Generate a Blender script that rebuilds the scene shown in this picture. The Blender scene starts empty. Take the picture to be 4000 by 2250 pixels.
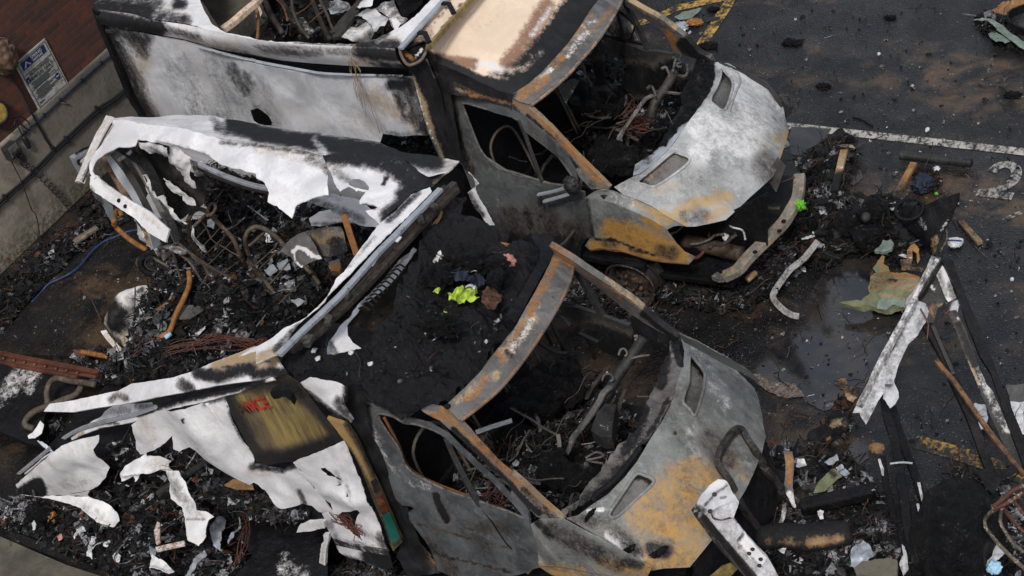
import bpy, bmesh, math, random
import numpy as np
from mathutils import Vector, Matrix, noise, geometry
random.seed(7); rng = np.random.default_rng(7)
C = bpy.context.scene.collection
# ------------------------------------------------------------------ camera, sky, sun, exposure
CAM = np.array([5.08738, -6.93904, 9.88435]); YAW, PITCH, ROLL, FPX = 0.761443, 0.650567, -0.344563, 6750.69
def _basis():
    cy, sy = math.cos(YAW), math.sin(YAW); up0 = np.array([0, 0, 1.]); f0 = np.array([-sy, cy, 0]); r0 = np.array([cy, sy, 0])
    f = f0*math.cos(PITCH)-up0*math.sin(PITCH); u = up0*math.cos(PITCH)+f0*math.sin(PITCH)
    return r0*math.cos(ROLL)+u*math.sin(ROLL), u*math.cos(ROLL)-r0*math.sin(ROLL), f
RX, UP, FW = _basis()
cd = bpy.data.cameras.new('camera'); co = bpy.data.objects.new('camera', cd); C.objects.link(co)
cd.sensor_width = 36; cd.lens = FPX/4000*36; cd.clip_start = .1; cd.clip_end = 400
m4 = Matrix.Identity(4)
for i in range(3):
    m4[i][0], m4[i][1], m4[i][2], m4[i][3] = RX[i], UP[i], -FW[i], CAM[i]
co.matrix_world = m4; bpy.context.scene.camera = co
sc = bpy.context.scene
w = bpy.data.worlds.new('World'); sc.world = w; w.use_nodes = True
nt = w.node_tree; bgn = nt.nodes['Background']; sky = nt.nodes.new('ShaderNodeTexSky'); sky.sky_type = 'NISHITA'
SUN_EL, SUN_AZ = math.radians(52), math.radians(148)      # azimuth clockwise from +Y
sky.sun_disc = False; sky.sun_elevation = SUN_EL; sky.sun_rotation = SUN_AZ; sky.dust_density = 4; sky.air_density = .8; sky.ozone_density = .6
hs = nt.nodes.new('ShaderNodeHueSaturation'); hs.inputs['Saturation'].default_value = .8; nt.links.new(sky.outputs[0], hs.inputs['Color']); 
tcw = nt.nodes.new('ShaderNodeTexCoord'); cn_ = nt.nodes.new('ShaderNodeTexNoise'); cn_.inputs['Scale'].default_value = 2.2; cn_.inputs['Detail'].default_value = 6; nt.links.new(tcw.outputs['Generated'], cn_.inputs['Vector'])
cr = nt.nodes.new('ShaderNodeValToRGB'); cr.color_ramp.elements[0].position = .35; cr.color_ramp.elements[0].color = (3.0, 3.4, 4.1, 1); cr.color_ramp.elements[1].position = .68; cr.color_ramp.elements[1].color = (9.0, 9.7, 10.8, 1); nt.links.new(cn_.outputs['Fac'], cr.inputs[0])
mxw = nt.nodes.new('ShaderNodeMix'); mxw.data_type = 'RGBA'; mxw.inputs[0].default_value = .55; nt.links.new(hs.outputs[0], mxw.inputs[6]); nt.links.new(cr.outputs[0], mxw.inputs[7]); nt.links.new(mxw.outputs[2], bgn.inputs[0]); bgn.inputs[1].default_value = .105
sl = bpy.data.lights.new('sun', 'SUN'); so = bpy.data.objects.new('sun', sl); C.objects.link(so)
sl.energy = 2.1; sl.angle = math.radians(11); sl.color = (1, .96, .9)
sd = Vector((math.sin(SUN_AZ)*math.cos(SUN_EL), math.cos(SUN_AZ)*math.cos(SUN_EL), math.sin(SUN_EL)))
so.rotation_euler = sd.to_track_quat('Z', 'Y').to_euler(); so.location = (0, 0, 20)
sc.view_settings.view_transform = 'Standard'; sc.view_settings.look = 'None'; sc.view_settings.gamma = 1; sc.view_settings.use_curve_mapping = False
sc.view_settings.exposure = 0.02
# ------------------------------------------------------------------ tracing helpers: photo coordinates -> rays -> points on real surfaces
FR = {'A': (200, 400, 1.932), 'B': (0, 1250, 1.448), 'C': (2700, 850, 1.932), 'D': (2700, 1500, 1.932), 'E': (1500, 900, 1.932), 'F': (0, 100, 1.931), 'p': (0, 0, 1)}
for c_ in range(4):
    for r_ in range(3): FR[f'{c_}{r_}'] = (1000*c_, 750*r_, 1.932)
def T(s):
    """'20 770,1410 960,1310 / 21 5,6' -> Nx2 photo coordinates"""
    out = []
    for seg in s.split('/'):
        tk = seg.split(); ox, oy, k = FR[tk[0]]
        for t in tk[1:]:
            x, y = t.split(','); out.append((ox+float(x)/k, oy+float(y)/k))
    return np.array(out)
def rays(P):
    P = np.asarray(P, float).reshape(-1, 2)
    return FW[None]+RX[None]*((P[:, :1]-2000)/FPX)+UP[None]*((1125-P[:, 1:])/FPX)
class Plane:
    def __init__(s, p, n): s.p = np.array(p, float); s.n = np.array(n, float); s.n /= np.linalg.norm(s.n)
    def hit(s, P):
        d = rays(P); t = ((s.p-CAM)@s.n)/(d@s.n); return CAM+d*t[:, None]
def plane3(a, b, c): a, b, c = map(np.array, (a, b, c)); return Plane(a, np.cross(b-a, c-a))
def ZP(z): return Plane((0, 0, z), (0, 0, 1))
class Van:
    def __init__(s, x, y, yaw): s.o = np.array([x, y, 0.]); c, n = math.cos(yaw), math.sin(yaw); s.R = np.array([[c, -n, 0], [n, c, 0], [0, 0, 1.]])
    def W(s, p): return np.asarray(p, float)@s.R.T+s.o
    def L(s, p): return (np.asarray(p, float)-s.o)@s.R
    def pl(s, p, n): return Plane(s.W(p), s.R@np.array(n, float))
    def pl3(s, a, b, c): return plane3(s.W(a), s.W(b), s.W(c))
    def X(s, v): return s.pl((v, 0, 0), (1, 0, 0))
    def Y(s, v): return s.pl((0, v, 0), (0, 1, 0))
    def Z(s, v): return s.pl((0, 0, v), (0, 0, 1))
class Surf:
    """surface g(local xyz)=0, positive on the camera's side"""
    def __init__(s, van, g, lo=-.2, hi=3.4): s.v = van; s.g = g; s.lo = lo; s.hi = hi
    def hit(s, P):
        d = rays(P); t0 = (s.hi-CAM[2])/d[:, 2]; t1 = (s.lo-CAM[2])/d[:, 2]
        for _ in range(42):
            tm = (t0+t1)/2; q = s.v.L(CAM+d*tm[:, None]); pos = s.g(q[:, 0], q[:, 1], q[:, 2]) > 0
            t0 = np.where(pos, tm, t0); t1 = np.where(pos, t1, tm)
        return CAM+d*((t0+t1)/2)[:, None]
V1 = Van(-1.463, 3.438, -.031); V2 = Van(0, 0, 0); GV = Van(0, 0, 0)
# ------------------------------------------------------------------ object helpers
def tag(o, label=None, cat=None, group=None, kind=None):
    if label: o['label'] = label
    if cat: o['category'] = cat
    if group: o['group'] = group
    if kind: o['kind'] = kind
    return o
def empty(name, loc, label=None, cat=None, group=None):
    o = bpy.data.objects.new(name, None); C.objects.link(o); o.location = loc; o.empty_display_size = .2
    return tag(o, label, cat, group)
LOCS = {}
def wloc(o):
    p = Vector((0, 0, 0))
    while o is not None: p += o.location; o = o.parent
    return p
def mk(name, verts, faces, mat, parent=None, smooth=True, attrs=None, base=None, thick=0, uvless=True):
    verts = np.asarray(verts, float)
    if parent is not None: off = np.array(wloc(parent)); loc = (0, 0, 0)
    else:
        off = np.array([verts[:, 0].mean(), verts[:, 1].mean(), verts[:, 2].min()]) if base is None else np.array(base); loc = off
    me = bpy.data.meshes.new(name); me.from_pydata([tuple(v) for v in verts-off], [], [tuple(int(i) for i in f) for f in faces])
    for k, a in (attrs or {}).items():
        at = me.attributes.new(k, 'FLOAT_COLOR', 'POINT'); at.data.foreach_set('color', np.asarray(a, np.float32).ravel())
    if smooth: me.polygons.foreach_set('use_smooth', [True]*len(me.polygons))
    me.materials.append(mat); me.update()
    o = bpy.data.objects.new(name, me); C.objects.link(o); o.location = loc
    if parent is not None: o.parent = parent
    if thick:
        md = o.modifiers.new('thick', 'SOLIDIFY'); md.thickness = thick; md.offset = 0; es = o.modifiers.new('split', 'EDGE_SPLIT'); es.split_angle = math.radians(50)
    return o
def arc(P, n): # resample polyline to n points
    P = np.asarray(P, float); d = np.r_[0, np.cumsum(np.linalg.norm(np.diff(P, axis=0), axis=1))]; s = np.linspace(0, d[-1], n)
    return np.stack([np.interp(s, d, P[:, k]) for k in range(P.shape[1])], 1)
def smooth_poly(P, closed=True, sub=6):
    P = np.asarray(P, float); n = len(P); out = []
    rngk = range(n) if closed else range(n-1)
    for i in rngk:
        if closed: a, b, c, d = P[(i-1) % n], P[i], P[(i+1) % n], P[(i+2) % n]
        else: a, b, c, d = P[max(i-1, 0)], P[i], P[i+1], P[min(i+2, n-1)]
        for k in range(sub):
            t = k/sub; out.append(.5*(2*b+(c-a)*t+(2*a-5*b+4*c-d)*t*t+(3*b-a-3*c+d)*t**3))
    if not closed: out.append(P[-1])
    return np.array(out)
def inside(Q, poly):
    Q = np.asarray(Q); x, y = Q[:, 0], Q[:, 1]; r = np.zeros(len(Q), bool); n = len(poly)
    for i in range(n):
        x1, y1 = poly[i]; x2, y2 = poly[(i+1) % n]
        c = ((y1 > y) != (y2 > y)); 
        with np.errstate(divide='ignore', invalid='ignore'): xs = (x2-x1)*(y-y1)/(y2-y1)+x1
        r ^= c & (x < xs)
    return r
def segdist(Q, poly, closed=True):
    best = np.full(len(Q), 1e9); n = len(poly)
    for i in range(n if closed else n-1):
        a, b = poly[i], poly[(i+1) % n]; ab = b-a; L = ab@ab
        t = np.clip(((Q-a)@ab)/(L if L > 0 else 1), 0, 1); best = np.minimum(best, np.linalg.norm(Q-a-t[:, None]*ab, axis=1))
    return best
def rough(poly, step, jag, seed=0):
    out = []; n = len(poly)
    for i in range(n):
        a, b = poly[i], poly[(i+1) % n]; L = np.linalg.norm(b-a); k = max(1, int(L/step)); nrm = np.array([-(b-a)[1], (b-a)[0]])/(L+1e-9)
        for j in range(k):
            q = a+(b-a)*j/k
            if jag:
                v = noise.noise(Vector((q[0]*.04, q[1]*.04, seed)))*1.5+noise.noise(Vector((q[0]*.13, q[1]*.13, seed+9)))*1.4+noise.noise(Vector((q[0]*.37, q[1]*.37, seed+19)))*.9
                q = q+nrm*v*jag
            out.append(q)
    return np.array(out)
CH = {'soot': 0, 'rust': 1, 'white': 2, 'tan': 3}
def paintval(Q, paint):
    A = np.zeros((len(Q), 4))
    for p in paint:
        ch, shp, r = p[0], p[1], p[2]; s = p[3] if len(p) > 3 else 1.
        P = T(shp) if isinstance(shp, str) else np.asarray(shp, float)
        d = segdist(Q, P, closed=False) if len(P) > 1 else np.linalg.norm(Q-P[0], axis=1)
        if len(p) > 4 and p[4] == 'fill':
            d = np.where(inside(Q, P), 0, segdist(Q, P))
        f = np.clip((1.75-d/r)/1.35, 0, 1); f = f*f*(3-2*f)*s
        k = CH[ch]
        A[:, k] = np.clip(A[:, k]+f, -1, 1.3) if s < 0 else np.maximum(A[:, k], f)
    return A
def sheet(name, mat, surf, outline, parent=None, holes=(), step=12, jag=2., warp=.008, wsc=4., thick=.005, paint=(), smooth=False, lift=None, bend=None, seed=0, base=None, allc=None):
    P = T(outline) if isinstance(outline, str) else np.asarray(outline, float)
    if smooth: P = smooth_poly(P)
    H = [T(h) if isinstance(h, str) else np.asarray(h, float) for h in holes]
    P = rough(P, step, jag, seed); H = [rough(h, step*.8, jag, seed+3) for h in H]
    lo, hi = P.min(0), P.max(0); gx, gy = np.meshgrid(np.arange(lo[0], hi[0], step), np.arange(lo[1], hi[1], step)); G = np.stack([gx.ravel(), gy.ravel()], 1)
    G[:, 0] += (np.arange(len(G)) % 2)*0+rng.uniform(-.2, .2, len(G))*step; G[:, 1] += rng.uniform(-.2, .2, len(G))*step
    ok = inside(G, P)
    for h in H: ok &= ~inside(G, h)
    G = G[ok]; dist = segdist(G, P)
    for h in H: dist = np.minimum(dist, segdist(G, h))
    G = G[dist > step*.5]
    allv = [P]+H+[G]; V = np.concatenate(allv); edges = []; o = 0
    for q in [P]+H:
        n = len(q); edges += [(o+i, o+(i+1) % n) for i in range(n)]; o += n
    r = geometry.delaunay_2d_cdt([Vector((float(a), float(b))) for a, b in V], edges, [], 0, 1e-4)
    V2_ = np.array([(v.x, v.y) for v in r[0]]); F = [list(f) for f in r[2]]; cen = np.array([V2_[f].mean(0) for f in F])
    ok = inside(cen, P)
    for h in H: ok &= ~inside(cen, h)
    F = [f for f, k in zip(F, ok) if k]
    used = sorted({i for f in F for i in f}); mp = {u: i for i, u in enumerate(used)}; V2_ = V2_[used]; F = [[mp[i] for i in f] for f in F]
    W = surf.hit(V2_)
    if bend is not None: W = bend(W, V2_)
    # normal toward the camera
    nrm = np.zeros_like(W)
    Fa = np.array(F); fn = np.cross(W[Fa[:, 1]]-W[Fa[:, 0]], W[Fa[:, 2]]-W[Fa[:, 0]])
    for k in range(3): np.add.at(nrm, Fa[:, k], fn)
    nrm /= np.linalg.norm(nrm, axis=1)[:, None]+1e-12
    s = np.sign(((CAM-W)*nrm).sum(1)); nrm *= s[:, None]
    if np.median(s) < 0: F = [f[::-1] for f in F]
    if warp:
        dv = np.array([noise.noise(Vector(q*wsc)+Vector((seed, 0, 0)))+.4*noise.noise(Vector(q*wsc*2.7)) for q in W]); W = W+nrm*(dv*warp)[:, None]
    if lift is not None: W = W+nrm*lift
    A = paintval(V2_, paint)
    if allc: A[:, CH[allc[0]]] = np.maximum(A[:, CH[allc[0]]], allc[1])
    return mk(name, W, F, mat, parent, attrs={'burn': A}, thick=thick, base=base)
def frame_of(d, up=(0, 0, 1)):
    d = d/np.linalg.norm(d); up = np.array(up, float)
    if abs(d@up) > .98: up = np.array([1., 0, 0])
    a = np.cross(d, up); a /= np.linalg.norm(a); return a, np.cross(a, d)
def tube_geo(P, r, n=8, closed=False, rect=None, up=(0, 0, 1)):
    P = np.asarray(P, float); N = len(P); V = []; F = []
    R_ = np.broadcast_to(np.asarray(r, float), (N,))
    for i in range(N):
        if closed: d = P[(i+1) % N]-P[i-1]
        else: d = P[min(i+1, N-1)]-P[max(i-1, 0)]
        a, b = frame_of(d, up)
        if rect:
            for sx, sy in ((-1, -1), (1, -1), (1, 1), (-1, 1)): V.append(P[i]+a*sx*rect[0]/2+b*sy*rect[1]/2)
        else:
            for k in range(n):
                t = 2*math.pi*k/n; V.append(P[i]+(a*math.cos(t)+b*math.sin(t))*R_[i])
    m = 4 if rect else n
    for i in range(N if closed else N-1):
        j = (i+1) % N
        for k in range(m): F.append((i*m+k, i*m+(k+1) % m, j*m+(k+1) % m, j*m+k))
    if not closed: F.append(tuple(range(m))[::-1]); F.append(tuple(range((N-1)*m, N*m)))
    return V, F
def tube(name, P, r, mat, parent=None, n=8, closed=False, rect=None, sub=4, burn=(0, 0, 0, 0), curve=True, up=(0, 0, 1), wob=0):
    P = np.asarray(P, float)
    if curve and len(P) > 2: P = smooth_poly(P, closed, sub)
    elif len(P) == 2: P = arc(P, max(2, int(np.linalg.norm(P[1]-P[0])/.08)))
    if wob: P = P+np.array([noise.noise_vector(Vector(p*5)) for p in P])*wob
    V, F = tube_geo(P, r, n, closed, rect, up)
    o = mk(name, V, F, mat, parent, smooth=not rect, attrs={'burn': np.tile(burn, (len(V), 1))})
    if rect: b = o.modifiers.new('bevel', 'BEVEL'); b.width = min(rect)*.12; b.segments = 2; b.limit_method = 'ANGLE'
    return o
def px3(s, z): # traced polyline with one height or a height per point
    P = T(s); z = np.full(len(P), float(z)) if np.isscalar(z) else np.interp(np.linspace(0, 1, len(P)), np.linspace(0, 1, len(z)), z)
    d = rays(P); t = (z-CAM[2])/d[:, 2]; return CAM+d*t[:, None]
def box_geo(c, sx, sy, sz, R=None):
    V = []
    for x in (-1, 1):
        for y in (-1, 1):
            for z in (-1, 1):
                v = np.array([x*sx/2, y*sy/2, z*sz/2]); V.append((R@v if R is not None else v)+c)
    return V, [(0, 1, 3, 2), (4, 6, 7, 5), (0, 4, 5, 1), (2, 3, 7, 6), (0, 2, 6, 4), (1, 5, 7, 3)]
def box(name, c, size, mat, parent=None, R=None, bev=.01, burn=(0, 0, 0, 0)):
    V, F = box_geo(np.array(c, float), *size, R); o = mk(name, V, F, mat, parent, smooth=False, attrs={'burn': np.tile(burn, (8, 1))})
    if bev: b = o.modifiers.new('bevel', 'BEVEL'); b.width = bev; b.segments = 2
    return o
def prism(name, P, ext, mat, parent=None, burn=(0, 0, 0, 0), bev=.004):
    P = np.asarray(P, float); n = len(P); ext = np.array(ext, float); V = np.concatenate([P, P+ext]); F = [tuple(range(n)), tuple(range(n, 2*n))[::-1]]+[(i, i+n, (i+1) % n+n, (i+1) % n) for i in range(n)]
    o = mk(name, V, F, mat, parent, smooth=False, attrs={'burn': np.tile(burn, (2*n, 1))})
    bm = bmesh.new(); bm.from_mesh(o.data); bmesh.ops.recalc_face_normals(bm, faces=bm.faces); bm.to_mesh(o.data); bm.free()
    if bev: b = o.modifiers.new('bevel', 'BEVEL'); b.width = bev; b.segments = 2; b.limit_method = 'ANGLE'
    return o
def loft(name, A, B, mat, parent=None, n=40, m=6, bulge=0, bdir=(0, 0, 1), thick=.004, warp=.004, paintpx=None, paint=(), burn=None):
    A, B = arc(A, n), arc(B, n); bd = np.array(bdir, float); V = []; 
    for i in range(n):
        for j in range(m):
            t = j/(m-1); q = A[i]*(1-t)+B[i]*t+bd*bulge*math.sin(math.pi*t); q = q+bd*warp*noise.noise(Vector(q*5)); V.append(q)
    F = [(i*m+j, i*m+j+1, (i+1)*m+j+1, (i+1)*m+j) for i in range(n-1) for j in range(m-1)]
    V = np.array(V); d = V-CAM; zz = d@FW; Q = np.stack([2000+FPX*(d@RX)/zz, 1125-FPX*(d@UP)/zz], 1)
    A_ = paintval(Q, paint)
    if burn is not None: A_ = np.maximum(A_, np.array(burn))
    return mk(name, V, F, mat, parent, attrs={'burn': A_}, thick=thick)
# ------------------------------------------------------------------ materials
def nodes(name):
    m = bpy.data.materials.new(name); m.use_nodes = True; t = m.node_tree; b = t.nodes['Principled BSDF']; return m, t, b
class NB:
    def __init__(s, t): s.t = t
    def n(s, typ, **k):
        x = s.t.nodes.new(typ)
        for a, v in k.items(): setattr(x, a, v)
        return x
    def lk(s, a, b): s.t.links.new(a, b)
    def noise(s, scale, detail=5, rough=.6, vec=None, dist=0, out='Fac'):
        x = s.n('ShaderNodeTexNoise'); x.inputs['Scale'].default_value = scale; x.inputs['Detail'].default_value = detail; x.inputs['Roughness'].default_value = rough; x.inputs['Distortion'].default_value = dist
        if vec is not None: s.lk(vec, x.inputs['Vector'])
        return x.outputs[out]
    def math(s, op, a, b=None, c=None, clamp=False):
        x = s.n('ShaderNodeMath', operation=op); x.use_clamp = clamp
        for i, v in enumerate((a, b, c)):
            if v is None: continue
            if isinstance(v, (int, float)): x.inputs[i].default_value = v
            else: s.lk(v, x.inputs[i])
        return x.outputs[0]
    def ramp(s, f, stops):
        x = s.n('ShaderNodeValToRGB'); e = x.color_ramp.elements
        while len(e) < len(stops): e.new(.5)
        for q, (p, c) in zip(e, stops): q.position = p; q.color = (c, c, c, 1) if isinstance(c, (int, float)) else (*c, 1)
        s.lk(f, x.inputs[0]); return x.outputs[0]
    def mix(s, f, a, b, mode='MIX'):
        x = s.n('ShaderNodeMix', data_type='RGBA', blend_type=mode)
        for i, v in ((0, f), (6, a), (7, b)):
            if isinstance(v, (int, float)): x.inputs[i].default_value = v
            elif isinstance(v, tuple): x.inputs[i].default_value = (*v, 1)
            else: s.lk(v, x.inputs[i])
        return x.outputs[2]
    def mr(s, v, a, b, c=0., d=1.):
        x = s.n('ShaderNodeMapRange', interpolation_type='SMOOTHSTEP'); s.lk(v, x.inputs[0])
        for i, q in zip((1, 2, 3, 4), (a, b, c, d)): x.inputs[i].default_value = q
        return x.outputs[0]
    def bump(s, h, strength, dist, b):
        x = s.n('ShaderNodeBump'); x.inputs['Strength'].default_value = strength; x.inputs['Distance'].default_value = dist; s.lk(h, x.inputs['Height']); s.lk(x.outputs[0], b.inputs['Normal'])
def burnt(name, base, var=.25, soft=.12, amp=1.0, tint=None, rough=.6, tanc=((.24, .15, .075), (.46, .35, .22)), rustc=((.10, .045, .02), (.30, .13, .035), (.42, .24, .09)), metal=0, soot=(.0065, .0065, .0075), speck=.5, bump=.25, nscale=7, spec=.35, mottle=0., halo=(.20, .15, .11), streak=None):
    m, t, b = nodes(name); k = NB(t); tc = k.n('ShaderNodeTexCoord').outputs['Object']
    at = k.n('ShaderNodeAttribute'); at.attribute_name = 'burn'; sep = k.n('ShaderNodeSeparateColor'); k.lk(at.outputs['Color'], sep.inputs[0])
    ch = [sep.outputs[0], sep.outputs[1], sep.outputs[2], at.outputs['Alpha']]
    mp = k.n('ShaderNodeMapping'); mp.inputs['Scale'].default_value = (1.6, 1.6, .55); k.lk(tc, mp.inputs[0]); sv = mp.outputs[0]
    n1 = k.noise(nscale, 10, .7, sv, .25); n2 = k.noise(60, 5, .65, tc); n3 = k.noise(2.2, 7, .66, tc, .8); n4 = k.noise(17, 9, .72, tc, .5)
    lo = tuple(c*(1-var) for c in base); hi = tuple(min(1, c*(1+var*.6)) for c in base)
    col = k.mix(k.mr(n3, .32, .68), lo, hi)
    if tint: col = k.mix(k.math('MULTIPLY', k.mr(n4, .46, .70), .75), col, tint)
    if mottle:
        n5 = k.noise(11, 10, .78, tc, 1.6); n6 = k.noise(30, 8, .75, tc, 1.0)
        col = k.mix(k.math('MULTIPLY', k.mr(n5, .53, .68), mottle), col, tuple(c*.35 for c in base)); col = k.mix(k.math('MULTIPLY', k.mr(n5, .45, .34), mottle*.8), col, tuple(min(.8, c*1.7+.03) for c in base)); col = k.mix(k.math('MULTIPLY', k.mr(n6, .56, .68), mottle*.7), col, (.08, .07, .06))
        col = k.mix(k.math('MULTIPLY', k.mr(k.noise(4.5, 10, .76, tc, 1.2), .56, .70), mottle*.6), col, (.21, .15, .085))
    if streak:
        ms = k.n('ShaderNodeMapping'); ms.inputs['Scale'].default_value = (9, 9, .7); ms.inputs['Rotation'].default_value = (0, .12, 0); k.lk(tc, ms.inputs[0]); ns = k.noise(1.6, 6, .6, ms.outputs[0]); col = k.mix(k.mr(ns, .42, .68), col, streak); col = k.mix(k.math('MULTIPLY', k.mr(k.noise(3.1, 5, .6, ms.outputs[0]), .52, .66), .7), col, (.045, .026, .01))
    def val(c, nz):
        g = k.math('MULTIPLY', c, 5., clamp=True); return k.math('ADD', c, k.math('MULTIPLY', k.math('MULTIPLY', k.math('SUBTRACT', nz, .5), amp*2.6), g))
    def fac(c, nz, off=0): return k.mr(val(c, nz), .5-soft*1.3, .5+soft*1.3)
    mixn = k.math('ADD', k.math('ADD', k.math('MULTIPLY', n1, .42), k.math('MULTIPLY', n2, .26)), k.math('MULTIPLY', n4, .32))
    col = k.mix(fac(ch[3], mixn), col, k.mix(n4, tanc[0], tanc[1]))
    col = k.mix(fac(ch[2], mixn), col, k.mix(n3, (.62, .60, .59), (.82, .81, .81)))
    rn = k.math('ADD', k.math('MULTIPLY', n4, .55), k.math('ADD', k.math('MULTIPLY', n1, .25), k.math('MULTIPLY', n2, .2)))
    rv = k.math('ADD', k.math('MULTIPLY', n4, .45), k.math('ADD', k.math('MULTIPLY', n3, .3), k.math('MULTIPLY', n2, .25)))
    col = k.mix(k.mr(val(ch[1], rn), .44-soft*1.3, .62+soft*1.3), col, k.ramp(rv, [(.36, rustc[0]), (.5, rustc[1]), (.66, rustc[2])]))
    sv_ = val(ch[0], mixn); hz = k.mr(k.math('ADD', ch[0], k.math('MULTIPLY', k.math('SUBTRACT', n3, .5), .5)), .12, .62)
    col = k.mix(k.math('MULTIPLY', k.math('MULTIPLY', hz, k.mr(n4, .25, .6)), .62), col, k.mix(n1, halo, tuple(c*.5+.03 for c in halo)))
    sf = k.mr(sv_, .5-soft*1.3, .5+soft*1.3)
    col = k.mix(sf, col, k.mix(k.mr(n1, .4, .7), soot, tuple(c*2.6 for c in soot)))
    if speck:
        s1 = k.mr(n2, .68, .76); col = k.mix(k.math('MULTIPLY', s1, speck*.5), col, (.35, .35, .36))
        s2 = k.mr(k.noise(75, 3, .55, tc), .34, .26); col = k.mix(k.math('MULTIPLY', s2, speck), col, (.02, .018, .016))
    k.lk(col, b.inputs['Base Color'])
    r = k.math('ADD', k.math('MULTIPLY', n1, .3), rough-.15); k.lk(k.math('ADD', r, k.math('MULTIPLY', sf, .1), clamp=True), b.inputs['Roughness'])
    b.inputs['Metallic'].default_value = metal; b.inputs['Specular IOR Level'].default_value = spec
    k.bump(k.math('ADD', k.math('ADD', n1, k.math('MULTIPLY', n2, .4)), k.math('MULTIPLY', n4, .5)), bump, .035, b); return m
M = {}
M['white'] = burnt('burnt_white_panel', (.74, .73, .735), .22, .36, 1.0, (.58, .56, .555), speck=.3, bump=.16, halo=(.30, .26, .23))
M['whitesoft'] = burnt('sooty_white_panel', (.60, .61, .635), .28, .42, 1.1, (.45, .46, .50), speck=.3, bump=.12, halo=(.30, .29, .29))
M['bonnet1'] = burnt('bonnet_ash_grey', (.33, .335, .335), .45, .3, 1.1, (.48, .49, .50), rough=.48, mottle=.5, rustc=((.22, .11, .03), (.42, .26, .09), (.5, .36, .16)), speck=.35, bump=.16)
M['bonnet2'] = burnt('bonnet_scorched_grey', (.18, .187, .18), .45, .25, 1.1, (.30, .31, .30), rough=.48, mottle=.5, rustc=((.24, .10, .02), (.42, .23, .06), (.44, .29, .11)), speck=.5, bump=.16)
M['door'] = burnt('scorched_grey_steel', (.085, .089, .092), .5, .25, 1.1, (.15, .155, .158), rough=.46, mottle=.14, speck=.3, bump=.12)
M['steel'] = burnt('rusted_steel', (.14, .135, .13), .5, .2, 1.2, (.06, .05, .045), rough=.55, mottle=.5, speck=.5, bump=.3)
M['rust'] = burnt('rust_metal', (.20, .085, .025), .6, .2, 1.2, (.10, .05, .025), rough=.75, speck=.4, bump=.35, nscale=14)
M['redbrown'] = burnt('red_oxide_steel', (.10, .035, .022), .5, .2, 1.2, (.04, .02, .015), rough=.6, speck=.4)
M['alu'] = burnt('aluminium_trim', (.40, .43, .47), .25, .2, 1.1, (.35, .37, .40), rough=.45, metal=.3, speck=.3, bump=.15)
M['black'] = burnt('soot_black', (.0075, .0075, .009), .6, .2, 1.1, (.018, .018, .021), rough=.5, speck=.3, bump=.6, spec=.2)
M['darkm'] = burnt('dark_grey_metal', (.026, .026, .026), .6, .2, 1.1, (.055, .052, .05), rough=.48, speck=.5, bump=.35)
M['beige'] = burnt('scorched_cream_roof', (.80, .64, .49), .12, .22, .85, (.74, .57, .41), rough=.55, tanc=((.16, .08, .05), (.34, .20, .13)), speck=.1, bump=.1)
M['gold'] = burnt('heat_yellowed_panel', (.16, .11, .028), .55, .5, .8, (.10, .055, .015), rough=.35, streak=(.34, .27, .06), speck=.15, bump=.1, tanc=((.25, .15, .04), (.42, .26, .10)))
M['greyrod'] = burnt('burnt_tube', (.085, .07, .055), .5, .2, 1.2, (.15, .11, .07), rough=.55, speck=.6, bump=.4, nscale=20)
M['melt'] = burnt('melted_lining', (.0075, .0075, .009), .6, .3, 1.1, (.017, .017, .021), rough=.42, speck=.25, bump=.9, nscale=12, spec=.3)
M['wood'] = burnt('charred_wood', (.30, .15, .055), .5, .2, 1.1, (.45, .30, .13), rough=.7, speck=.3, bump=.5, nscale=16)
M['green'] = burnt('green_foam', (.20, .23, .13), .4, .2, 1.1, (.30, .21, .09), rough=.8, speck=.8, bump=.8, nscale=16)
M['green2'] = burnt('grey_green_foam', (.22, .28, .24), .4, .2, 1.1, (.30, .36, .31), rough=.8, speck=.8, bump=.8, nscale=18)
def plain(name, col, rough=.6, var=.3, sc=20, bump=.2, spec=.4):
    m, t, b = nodes(name); k = NB(t); tc = k.n('ShaderNodeTexCoord').outputs['Object']; n = k.noise(sc, 5, .6, tc)
    k.lk(k.mix(k.mr(n, .3, .7), tuple(c*(1-var) for c in col), tuple(min(1, c*(1+var)) for c in col)), b.inputs['Base Color']); b.inputs['Roughness'].default_value = rough; b.inputs['Specular IOR Level'].default_value = spec; k.bump(n, bump, .02, b); return m
M['copper'] = plain('bare_copper_wire', (.10, .036, .025), .5)
M['cable'] = plain('black_cable', (.012, .012, .014), .5)
M['bluecable'] = plain('blue_cable', (.018, .038, .12), .5)
M['navycable'] = plain('dark_blue_conduit', (.02, .03, .06), .5)
M['hivis'] = plain('hi_vis_fabric', (.33, .45, .045), .75, .6, 22, .6)
M['navy'] = plain('navy_fabric', (.012, .018, .035), .8, .5, 14)
M['paper'] = plain('white_scrap', (.55, .555, .565), .7, .35, 30, .4)
M['lightblue'] = plain('pale_blue_glove', (.35, .58, .75), .6, .2)
M['leafgreen'] = plain('bright_green_plastic', (.12, .40, .03), .5, .2)
M['amber'] = plain('amber_lump', (.30, .13, .035), .6, .5, 25)
M['pink'] = plain('pink_fibre', (.42, .20, .17), .9, .4, 40)
M['brownlump'] = plain('brown_char', (.07, .035, .022), .9, .6, 30, .6)
M['bagplastic'] = plain('brown_film', (.14, .09, .055), .25, .5, 12, .5, .6)
M['redtext'] = plain('red_lettering', (.42, .03, .02), .5, .25)
M['darktext'] = plain('scorched_lettering', (.05, .03, .01), .6)
M['tealpaint'] = burnt('teal_marking', (.012, .11, .085), .4, .3, 1.1, rough=.35, speck=.2, bump=.1)
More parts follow.
